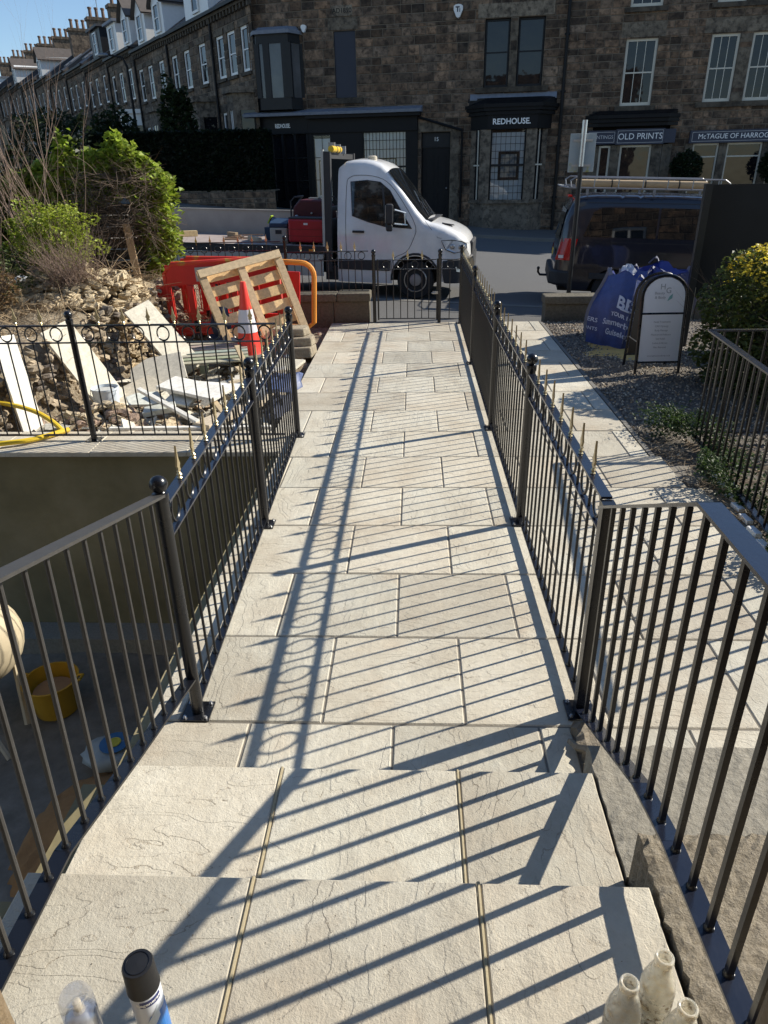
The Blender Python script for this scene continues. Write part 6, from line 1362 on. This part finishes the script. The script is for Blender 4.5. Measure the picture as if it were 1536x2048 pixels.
wrap_text(b1,sf,'Summerbridge - 01',.10,a0+.42,.31,h_,s_,MT['print_pale'],.002); wrap_text(b1,sf,'Guiseley - 0194',.10,a0+.46,.19,h_,s_,MT['print_pale'],.002); wrap_text(b1,sf,'BUILDERS',.075,a0-1.3,.30,h_,s_,MT['print_pale'],.001); wrap_text(b1,sf,'MERCHANTS',.06,a0-1.3,.19,h_,s_,MT['print_pale'],.001)
m=MB(); q=[sf(a0+.1+.08*i,.56) for i in range(7)]; m.tube(q,.014,4); put('print_bar',m,MT['print_pale'],b1)
m=MB(); crumple(m,(2.75,9.5,.86),.09,random.Random(4),(1,.6,1.0)); put('plastic_bag',m,MT['clear_plastic'],smooth=40,label='crumpled clear plastic poking out of the lettered blue bulk bag',cat='plastic',loc=(2.75,9.5,.8))
# yellow sand spilt on the gravel
plain('sand_yellow',(.68,.43,.14),.95,.25,12,.8,bsc=80); mb=MB(); nn=30; V=[]
rd=random.Random(7)
for j in range(nn):
    for i in range(nn):
        x=2.15+1.15*i/(nn-1); y=8.55+.95*j/(nn-1); d=math.hypot((x-2.7)/.48,(y-9.0)/.42)*(1+.25*math.sin(5*math.atan2(y-9,x-2.7))); V.append((x,y,gravz(x,y)+.035*max(-.6,1-d)+rd.gauss(0,.004)))
mb.add(V,[(j*nn+i,j*nn+i+1,(j+1)*nn+i+1,(j+1)*nn+i) for j in range(nn-1) for i in range(nn-1)]); put('spilt_sand',mb,MT['sand_yellow'],smooth=60,kind='stuff',label='yellow sand spilt on the gravel in front of the bulk bags',cat='sand')
# A-board
plain('board_white',(.92,.93,.95),.4,.04,3); plain('ink_grey',(.42,.43,.46),.6); plain('ink_teal',(.25,.5,.48),.6)
AB=clear_root(thing('pavement_sign','black A-board with arched top and white panel listing beauty treatments','sign',(2.76,7.9,-.03),(0,0,R(2))))
lean=R(7); w=.232
def af(x,y,z): return (x,y*math.cos(lean)+z*math.sin(lean),z*math.cos(lean)-y*math.sin(lean))
def arch_pts(w,z0,z1,n=14): return [(-w,z0)]+[(-w*math.cos(t),z1+ (w*.92)*math.sin(t)) for t in lin(0,PI,n)]+[(w,z0)]
for side in (0,1):
    def g(x,y,z,side=side):
        p=af(x,y,z); return p if not side else (p[0],.42-p[1],p[2])
    m=MB(); P=arch_pts(w+.012,0,.84); m.tube([g(a,0,b) for a,b in P],.017,8); m.tube([g(-w,0,.66),g(w,0,.66)],.013,6); m.tube([g(-w,0,.13),g(w,0,.13)],.012,6); put('frame',m,MT['black_gloss'],AB,smooth=True)
    m=MB(); Q=[(-w+.01,.14),(w-.01,.14),(w-.01,.65),(-w+.01,.65)]; m.prism(Q if not side else Q,lambda a,b:g(a,-.006,b),lambda a,b:g(a,.006,b)); put('panel',m,MT['board_white' if not side else 'black_satin'],AB)
    Q=[(-w+.01,.67)]+[(-(w-.01)*math.cos(t),.84+(w-.01)*.9*math.sin(t)) for t in lin(0,PI,14)]+[(w-.01,.67)]; m=MB(); m.prism(Q,lambda a,b:g(a,-.006,b),lambda a,b:g(a,.006,b)); put('arched_panel',m,MT['board_white' if not side else 'black_satin'],AB)
m=MB(); m.tube([af(-w-.012,.0,.35),(-w-.012,.42-af(0,0,.35)[1],.35)],.006,4); put('stay',m,MT['zinc'],AB)
def abt(t,s,x,z,mat='ink_grey',bold=0): p=af(x,-.0085,z); o=lettering(t,s,MT[mat],AB,p,(R(90)-lean,0,0),bold=bold,depth=.0008); return o
abt('H',.085,-.03,.94); abt('G',.085,.035,.90); abt('Beauty',.04,-.06,.875); abt('& Body',.04,-.05,.83); 
m=MB(); m.prism([(.03,.79),(.05,.84),(.085,.87),(.08,.82)],lambda a,b:af(a,-.009,b),lambda a,b:af(a,-.007,b)); put('leaf_emblem',m,MT['ink_teal'],AB)
for i,t in enumerate(('Facial Treatments','CACI Synergy','Body Massage','Manicure & Pedicure','Gel Polish','Lashes & Brows','Hair Removal')): abt(t,.026,0,.57-.046*i)
abt('www.hgbeautyandbody.co.uk',.022,0,.20); abt('01423 000000',.018,0,.175) if False else None
# black board on posts
bo=clear_root(thing('flat_board','large black board on a tall square post behind the round bush','board',(3.52,9.3,-.05)))
m=MB(); m.box(-.04,.045,-.02,.05,-.05,1.94); put('post',m,MT['black_satin'],bo)
m=MB(); m.box(2.3,2.38,-.02,.05,-.05,1.94); put('post',m,MT['black_satin'],bo)
n=N('board_black'); co=n.coord(); MT['board_black']=n.P(col=n.mix(n.noise(co,2.5,4,.6),(.006,.007,.009),(.016,.017,.02)),rough=.38,spec=.25,nrm=n.bump(n.noise(co,1.6,2),.1,.05))
m=MB(); m.box(-.02,2.42,.052,.064,.62,1.93); put('panel',m,MT['board_black'],bo)
m=MB(); m.box(.047,.052,-.018,.02,.0,.75); put('edge_trim',m,MT['zinc'],bo)
# ---- foreground cans and bottles on the top step
Z=.361
c=(-.575,.86,Z); r=thing('spray_can','spray paint can with a black cap and white and blue label','spray can',c)
plain('can_white',(.66,.69,.74),.3,.05,4); plain('can_blue',(.03,.19,.55),.3,.1,4); plain('can_navy',(.02,.03,.16),.3); plain('cap_black',(.012,.012,.013),.45,.15,20,.15); 
m=MB(); m.lathe([(.031,0),(.033,.004),(.033,.196),(.031,.201),(.024,.208)],c,36); put('can',m,MT['can_white'],r,smooth=30)
m=MB(); m.lathe([(.0345,.192),(.0345,.198),(.0335,.2),(.0325,.262),(.0305,.268),(.0,.27)],c,36); put('cap',m,MT['cap_black'],r,smooth=30); m=MB(); m.tube([(c[0]+.024*math.cos(2*PI*i/24),c[1]+.024*math.sin(2*PI*i/24),c[2]+.269) for i in range(24)],.0012,5,closed=True); put('cap_ring',m,MT['black_gloss'],r)
def cyl_patch(mb,c,rr,poly,n=8):
    """poly of (angle,z) wrapped on a cylinder, cut into vertical strips"""
    for (a0,z0a,z1a,a1,z0b,z1b) in poly:
        for i in range(n):
            t0,t1=i/n,(i+1)/n; A,B=a0+(a1-a0)*t0,a0+(a1-a0)*t1
            mb.add([(c[0]+rr*math.cos(A),c[1]+rr*math.sin(A),c[2]+z0a+(z0b-z0a)*t0),(c[0]+rr*math.cos(B),c[1]+rr*math.sin(B),c[2]+z0a+(z0b-z0a)*t1),(c[0]+rr*math.cos(B),c[1]+rr*math.sin(B),c[2]+z1a+(z1b-z1a)*t1),(c[0]+rr*math.cos(A),c[1]+rr*math.sin(A),c[2]+z1a+(z1b-z1a)*t0)],[(0,1,2,3)])
f0=math.atan2(-c[1],-c[0])   # the side facing the viewer
m=MB(); cyl_patch(m,c,.0336,[(f0-.55,.165,.185,f0+.85,.165,.185)]); put('label_band',m,MT['can_navy'],r,smooth=True)
m=MB(); cyl_patch(m,c,.0335,[(f0-1.2,.01,.05,f0-.1,.01,.13),(f0-.1,.01,.13,f0+1.5,.01,.13)]); put('label_blue',m,MT['can_blue'],r,smooth=True)
m=MB(); cyl_patch(m,c,.0337,[(f0-.9,.055,.085,f0+.5,.115,.155)]); put('label_stripe',m,MT['tub_white'],r,smooth=True)
me=text_mesh('Regenerate',.013,0,.0004)
for v in me.vertices: a=f0+.1+v.co.x/.0336; z=.175+v.co.y; v.co=Vector((.0340*math.cos(a),.0340*math.sin(a),z))
me.materials.clear(); me.materials.append(MT['letter_white']); o=bpy.data.objects.new('lettering',me); COL.objects.link(o); o.parent=r
c=(-.685,.80,Z); r=thing('spray_can','spray can under a clear plastic cap at the bottom left corner','spray can',c)
n=N('clear_cap'); n.P(col=(.93,.94,.96),rough=.12,trans=.85,ior=1.2,alpha=.55); MT['clear_cap']=n.m
plain('can_silver',(.55,.56,.58),.25,.1,8,metal=.7); m=MB(); m.lathe([(.031,0),(.0325,.004),(.0325,.19),(.029,.20),(.02,.208),(.012,.212)],c,32); put('can',m,MT['can_silver'],r,smooth=30)
m=MB(); m.lathe([(.0335,.192),(.033,.245),(.027,.262),(.0,.264)],c,32,cap=False); put('cap',m,MT['clear_cap'],r,smooth=40); m=MB(); m.lathe([(.008,.21),(.008,.232),(.004,.234)],c,12); put('nozzle',m,MT['beacon_beige'],r)
# milk bottles
n=N('bottle_glass'); co=n.coord(); g=n.noise(co,22,5,.7); d=n.ramp(g,[(.50,0.0),(.70,1.0)])
n.P(col=n.mix(d,(.97,.93,.80),(.6,.42,.2)),rough=n.math('ADD',n.math('MULTIPLY',d,.4),.07),trans=.5,ior=1.3,spec=.6,alpha=n.ramp(g,[(.4,.5),(.62,.9)])); MT['bottle_glass']=n.m
n=N('bottle_dirt'); co=n.coord(); g=n.noise(co,60,5,.75); n.P(col=(.16,.10,.04),rough=.95,alpha=n.ramp(g,[(.52,0.0),(.60,.85)])); MT['bottle_dirt']=n.m
for i,(x,y,h,lab) in enumerate(((.535,.925,.235,'tallest clear milk bottle with a stained mouth, at the back of the group'),(.447,.872,.232,'dirty milk bottle with brown streaks, leftmost of the group'),(.553,.832,.225,'dusty milk bottle nearest the kerb, at the bottom right'),(.478,.788,.205,'small clean bottle in front of the other three'))):
    c=(x,y,Z); r=thing('milk_bottle',lab,'bottle',c,group='old glass milk bottles on the top step'); s=h/.235; b=.037*(.85 if i==3 else 1)
    prof=[(b*.7,.0),(b*.95,.004),(b,.012),(b,.13*s),(b*.93,.15*s),(b*.74,.178*s),(b*.54,.203*s),(b*.46,.214*s),(b*.44,.217*s),(b*.53,.2185*s),(b*.55,.225*s),(b*.52,.2335*s),(b*.46,.235*s)]
    inn=[(b*.38,.234*s),(b*.38,.212*s),(b*.48,.2*s),(b*.68,.176*s),(b*.87,.15*s),(b*.93,.13*s),(b*.93,.016),(b*.6,.009),(0,.009)]
    m=MB(); m.lathe(prof+inn,c,40,cap=False); m.lathe([(0,.001),(b*.7,.0)],c,40,cap=False); put('bottle',m,MT['bottle_glass'],r,smooth=40)
    m=MB(); m.lathe([(b*1.012,.03),(b*1.012,.125*s)],c,40,cap=False); m.lathe([(b*.365,.23*s),(b*.365,.212*s),(b*.46,.2*s)],c,24,cap=False)
    if i!=3: put('grime',m,MT['bottle_dirt'],r,smooth=40)
# grit and crumbs on the treads
mb=MB(); rd=random.Random(15)
for k in range(420):
    if rd.random()<.5: x,y,z=rd.uniform(-.9,.62),rd.uniform(.66,1.25),.361
    elif rd.random()<.5: x,y,z=rd.uniform(-1.0,.62),rd.uniform(1.28,1.82),.171
    else: x,y,z=rd.uniform(-.95,.68),rd.uniform(1.9,5),.001
    s=rd.uniform(.0005,.002)
    mb.add([Vector((x,y,z))+Vector((v.x*s*rd.uniform(.7,1.5),v.y*s,v.z*s*.6)) for v in ic],IF,0,(.16,.13,.1) if rd.random()<.7 else (.4,.36,.3))
put('grit',mb,MT['gravel_stone'],kind='stuff',label='tiny dark crumbs of grit scattered over the slabs',cat='grit')
# ================================================================ PLANTS
def stem(mb,p,d,L,r,rnd,depth,spread=.5,gr=.0,tips=None,col=None,seg=4,up=.15,kink=.12):
    P=[Vector(p)]; d=Vector(d).normalized()
    for i in range(seg):
        d=(d+Vector((rnd.gauss(0,kink),rnd.gauss(0,kink),rnd.gauss(0,kink)*.6+up*.2))).normalized(); P.append(P[-1]+d*L/seg)
    rr=[r*(1-.65*i/seg) for i in range(seg+1)]; mb.tube(P,rr,5 if r>.012 else 4 if r>.006 else 3,0,col,cap=False)
    if tips is not None and depth<=1: tips.extend(P[1:])
    if depth>0:
        for k in range(rnd.choice((2,3,3))):
            i=rnd.randint(1,seg); q=P[i]; nd=(d+Vector((rnd.gauss(0,spread),rnd.gauss(0,spread),rnd.gauss(.15,spread*.5)))).normalized(); stem(mb,q,nd,L*rnd.uniform(.55,.85),rr[i]*.7,rnd,depth-1,spread,gr,tips,col,seg,up,kink)
n=N('bark'); co=n.coord(); n.P(col=n.mix(n.noise(co,12,5,.7),(.07,.05,.035),(.20,.145,.10)),rough=.9,nrm=n.bump(n.noise(n.map(co,(30,30,6)),2,4),.6,.01)); MT['bark']=n.m
n=N('pale_twig'); co=n.coord(); n.P(col=n.mix(n.noise(co,9,4),(.13,.085,.065),(.28,.20,.15)),rough=.85); MT['pale_twig']=n.m
# bare shrub at the far left
rnd=random.Random(40); c=(-4.75,9.5,.72); r=thing('bare_shrub','tall bare shrub of thin upright twigs in front of the ivy at the left','shrub',c); m=MB()
for k in range(8):
    a=rnd.uniform(0,6.28); stem(m,(c[0]+rnd.gauss(0,.10),c[1]+rnd.gauss(0,.08),c[2]),(math.cos(a)*.5-.15,math.sin(a)*.3,1),rnd.uniform(1.35,1.75),rnd.uniform(.010,.02),rnd,3,.30,up=.4,kink=.10)
put('branches',m,MT['pale_twig'],r)
rnd=random.Random(41)
c=(-5.3,9.0,.7); r=thing('bare_shrub','bare arching shrub cut off by the left edge of the photo','shrub',c); m=MB()
for k in range(9):
    a=rnd.uniform(0,6.28); stem(m,(c[0]+rnd.gauss(0,.12),c[1]+rnd.gauss(0,.1),c[2]),(math.cos(a)*.5,math.sin(a)*.4,1),rnd.uniform(.8,1.25),rnd.uniform(.008,.014),rnd,3,.38,up=.25,kink=.12)
put('branches',m,MT['pale_twig'],r)
# ivy-clad fence: timber panel, leaf mass above, ragged curtain at the end
F0=Vector((-6.6,10.75,0)); ivf=thing('ivy_fence','dark timber fence smothered in bright ivy, with a ragged leafy end','fence',(-5,10.8,.3))
plain('fence_board',(.06,.048,.036),.85,.3,10,.3); m=MB()
for i in range(9): m.box(-7.6,-3.98,10.82+.006*(i%2),10.845+.006*(i%2),.35+.155*i,.35+.155*i+.145)
put('boards',m,MT['fence_board'],ivf)
for x in (-7.2,-5.6,-4.05): m=MB(); m.box(x-.05,x+.05,10.86,10.96,0,1.85); put('post',m,MT['fence_board'],ivf)
rnd=random.Random(44); 
def ivyheight(x): return 2.25+.28*math.sin(x*2.3+.5)+.22*math.sin(x*5.1)+.12*math.sin(x*11)+(.25 if -4.6<x<-4.05 else 0)
def ivy(mb,n,x0,x1,y0,y1,zlo,size,mt=0,dens=None,front=.6):
    pts=[]
    while len(pts)<n:
        x=rnd.uniform(x0,x1); zt=ivyheight(x); z=zlo(x)+(zt-zlo(x))*(1-rnd.random()**1.5*1.0); u=rnd.random(); w=math.sqrt(max(.05,1-((z-1.7)/ (zt-1.62))**2)) if z>1.7 else 1
        h=math.sin(x*4+z*6)*math.sin(x*7-z*5); 
        if rnd.random()<max(0,.55*(-h)): continue
        y=(y0+y1)/2+(-1 if rnd.random()<front else 1)*(y1-y0)/2*w*(1-.45*rnd.random()**2)*(1+.2*h); pts.append((x+rnd.gauss(0,.03),y,z+rnd.gauss(0,.03)))
    leaves(mb,pts,size,rnd,mt,1.15,(.5,1.2))
TOPL=[(-6.6,2.2),(-5.7,2.3),(-5.4,2.4),(-5.12,2.5),(-4.92,2.55),(-4.84,2.8),(-4.78,2.86),(-4.7,2.6),(-4.5,2.5),(-4.4,2.64),(-4.3,2.58),(-4.2,2.62),(-4.1,2.84),(-3.98,2.74),(-3.85,2.62),(-3.77,2.57),(-3.6,2.5),(-3.45,2.3),(-3.33,2.05)]
def ivytop(x):
    for (a,b),(c_,d) in zip(TOPL,TOPL[1:]):
        if a<=x<=c_: return b+(d-b)*(x-a)/(c_-a)
    return 2.0
m=MB(); pts=[]
while len(pts)<9800:
    x=rnd.uniform(-6.5,-3.45); zt=ivytop(x+.06); dep=.95 if x<-4.6 else .62 if x<-3.85 else 1.0
    z=zt-.22-dep*rnd.random()**1.25; h=math.sin(x*4+z*6)*math.sin(x*7-z*5)+.5*math.sin(x*13+z*9)
    if rnd.random()<max(0,.5*(-h)): continue
    w=.28*min(1,math.sqrt(max(.03,(zt-z)/.4))); pts.append((x+rnd.gauss(0,.03),10.78-w*(1-.5*rnd.random()**2)*(1+.25*h) if rnd.random()<.68 else 10.78+w*.7*rnd.random(),z+rnd.gauss(0,.03)))
leaves(m,pts,.085,rnd,0,1.15,(.5,1.2)); put('ivy_crown',m,MT['ivy_leaf'],ivf)
m=MB(); pts=[]
for k in range(3000):   # hanging end
    x=rnd.gauss(-3.74,.11); z=2.12-rnd.random()**1.0*1.75; w=.34*(1-(2.3-z)/2.6); pts.append((-3.74+(x+3.74)*(1 if z>1.1 else .7)+.05*math.sin(z*7)-.04*(2.2-z),10.8+rnd.gauss(0,.16),z))
leaves(m,pts,.075,rnd,0,1.15,(.45,1.15)); put('ivy_end',m,MT['ivy_leaf'],ivf)
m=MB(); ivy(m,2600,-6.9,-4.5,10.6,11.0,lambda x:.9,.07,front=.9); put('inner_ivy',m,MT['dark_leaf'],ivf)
m=MB()
for k in range(420):
    a=rnd.uniform(0,6.28); stem(m,(rnd.uniform(-4.6,-3.6),10.42+rnd.gauss(0,.08),rnd.uniform(1.3,2.2)),(rnd.gauss(0,1),rnd.gauss(-.2,.4),rnd.gauss(-.5,.6)),rnd.uniform(.2,.55),.005,rnd,1,.6,kink=.3)
put('dead_stems',m,MT['bark'],ivf)
# leaning stake
m=MB(); m.beam((-3.93,10.28,.35),(-4.02,10.32,1.50),.10,.04,0,(.50,.34,.19),up=(0,1,0)); put('timber_stake',m,MT['board_tint'],label='weathered timber stake leaning beside the ragged ivy end',cat='timber',loc=(-3.93,10.28,.35),bevel=.004)
# clipped yellow-green shrub with a dead brown flank
def shrub(name,label,c,rad,n,size,mat,seed,sq=(1,1,.8),cat='shrub',noise=.16,bright=(.5,1.2),extra=None,stems=10):
    rnd=random.Random(seed); r=thing(name,label,cat,c); m=MB(); leaves(m,shell_pts(rnd,n,(c[0],c[1],c[2]+rad*sq[2]),rad,.38,sq=sq,noise=noise),size,rnd,0,1.4,bright); put('foliage',m,MT[mat],r)
    m=MB()
    for k in range(stems): a=rnd.uniform(0,6.28); stem(m,c,(math.cos(a)*.6,math.sin(a)*.6,1),rad*1.4*sq[2],.012,rnd,2,.4,kink=.15)
    put('branches',m,MT['bark'],r)
    if extra: extra(r,rnd)
    return r
def dead_side(r,rnd):
    m=MB()
    for k in range(170):
        a=rnd.uniform(0,6.28); stem(m,(-4.15+rnd.gauss(0,.12),8.72+rnd.gauss(0,.1),.85),(math.cos(a)*.55,math.sin(a)*.4-.25,1),rnd.uniform(.35,.72),.004,rnd,1,.5,kink=.24)
    put('dead_twigs',m,MT['pale_twig'],r)
shrub('shrub','lime green clipped shrub with a grey dead twiggy side on the bank',(-4.5,9.05,1.08),.40,4600,.030,'shrub_leaf',50,(1.2,.8,.9),noise=.3,extra=dead_side)
shrub('shrub','darker low shrub at the left edge below the bare twigs',(-5.1,8.5,.75),.45,2200,.035,'bush_leaf',51,(1.1,.9,.7))
shrub('shrub','brown dead bush at the left edge of the bank',(-4.75,7.9,.75),.3,900,.03,'dry_leaf',52,(1.1,.9,.8),stems=40)
shrub('conifer','edge of a clipped green conifer at the far left',(-6.15,10.1,1.2),.5,2600,.04,'dark_leaf',53,(.9,.9,1.5),cat='tree',noise=.06)
shrub('evergreen_shrub','dark evergreen mass behind the bare shrub and ivy',(-6.2,11.6,.2),1.1,3200,.09,'dark_leaf',54,(1.3,.6,.9),noise=.12)
# big round bush on the right: dark green flank, golden crown
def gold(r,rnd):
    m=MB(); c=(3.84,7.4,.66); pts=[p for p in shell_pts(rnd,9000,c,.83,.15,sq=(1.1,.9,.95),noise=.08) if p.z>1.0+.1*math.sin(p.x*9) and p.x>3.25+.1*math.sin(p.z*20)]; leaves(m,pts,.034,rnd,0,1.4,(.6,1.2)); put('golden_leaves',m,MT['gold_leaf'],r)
shrub('round_bush','large round bush with yellow-tipped crown at the right edge','" "'.strip('" ') or (0,0,0),1,1,1,'bush_leaf',60) if False else None
rnd=random.Random(60); c=(3.84,7.4,-.05); r=thing('round_bush','large round bush with a golden crown at the right edge','bush',c)
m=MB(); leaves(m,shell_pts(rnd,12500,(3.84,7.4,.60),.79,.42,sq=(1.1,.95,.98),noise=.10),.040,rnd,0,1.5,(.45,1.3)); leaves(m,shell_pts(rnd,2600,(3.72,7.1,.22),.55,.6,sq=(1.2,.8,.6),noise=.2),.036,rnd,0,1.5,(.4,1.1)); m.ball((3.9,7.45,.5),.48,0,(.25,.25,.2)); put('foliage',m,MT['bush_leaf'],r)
m=MB()
for k in range(26): a=rnd.uniform(0,6.28); stem(m,(3.84,7.4,0),(math.cos(a),math.sin(a),.9),.75,.014,rnd,2,.4)
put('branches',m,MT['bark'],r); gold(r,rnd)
rnd=random.Random(61); r=thing('round_bush','second darker leafy bush below the golden one, behind the bar railing','bush',(3.45,6.4,-.05))
m=MB(); leaves(m,shell_pts(rnd,3600,(3.75,6.35,.2),.42,.5,sq=(1.2,.8,.75),noise=.15),.036,rnd,0,1.5,(.45,1.3)); put('foliage',m,MT['bush_leaf'],r)
m=MB()
for k in range(14): a=rnd.uniform(0,6.28); stem(m,(3.6,6.4,-.02),(math.cos(a),math.sin(a),.7),.5,.01,rnd,2,.4)
put('branches',m,MT['bark'],r)
# groundcover along the right railing
rnd=random.Random(62); m=MB(); pts=[]
for k in range(5200):
    t=rnd.random(); y=5.75-2.4*t; x=2.22-.07*t*1.5+abs(rnd.gauss(0,.16))+ .12*math.sin(y*5); h=.16*(1+.5*math.sin(y*7)+.3*math.sin(x*19))*rnd.random()**.5; pts.append((x,y,.0+h))
leaves(m,pts,.017,rnd,0,2.0,(.4,1.3)); leaves(m,[(2.0+rnd.gauss(.22,.1),5.85+rnd.gauss(0,.14),rnd.random()**.7*.2) for k in range(1100)],.018,rnd,0,2.0,(.4,1.2))
put('groundcover',m,MT['cover_leaf'],kind='stuff',label='feathery green groundcover under the far right railing',cat='groundcover')
# white edging stones on the railing's kerb
for k in range(13):
    t=k/13; a=Vector((2.30,5.2,0)).lerp(Vector((2.02,2.9,0)),t); mb=MB(); mb.obox((a.x,a.y,.015),(.045,.11,.03),(0,0,R(5)))
    put('edging_block',mb,MT['white_paint'],label='small white edging block in the row beneath the far right railing',cat='edging block',loc=(a.x,a.y,0),group='white edging blocks under the far right railing',bevel=.004)
for k,(x,y,h) in enumerate(((2.55,4.35,.34),(2.75,4.05,.4),(2.62,3.75,.3))):
    rnd=random.Random(70+k); r=thing('strap_leaf_plant',('small clump of strap leaves nearest the railing post','tallest clump of pale strap leaves at the right edge','low clump of strap leaves nearest the camera at the right edge')[k],'plant',(x,y,-.02),group='strap-leaved clumps in the right border'); m=MB()
    for i in range(46):
        a=rnd.uniform(0,6.28); L=h*rnd.uniform(.6,1.1); q=rnd.uniform(.2,.7); d=Vector((math.cos(a),math.sin(a),0)); s=Vector((-math.sin(a),math.cos(a),0))*.006; p=Vector((x,y,-.02))+d*.02; b=p+d*L*q*.5+Vector((0,0,L*.7)); e=p+d*L*q*1.1+Vector((0,0,L*.9)); g=rnd.uniform(.7,1.2)
        m.add([p-s,p+s,b+s,b-s,e],[(0,1,2,3),(3,2,4)],0,(g*1.3,g*1.2,g*.8))
    put('leaves',m,MT['cover_leaf'],r)
mb=MB(); rnd=random.Random(80)
for k in range(500):
    y=rnd.uniform(3.0,5.6); x=xr(y)+.05+rnd.random()*.25; a=rnd.uniform(0,6.28); L=rnd.uniform(.03,.12); g=rnd.uniform(.6,1.2); p=Vector((x,y,.01)); mb.tube([p,p+Vector((math.cos(a)*L,math.sin(a)*L,rnd.uniform(0,.03)))],.0018,3,0,(.42*g,.32*g,.2*g),cap=False)
put('dead_grass',mb,MT['twig'],kind='stuff',label='dead straw-coloured stalks on the soil beside the right path',cat='dead grass')
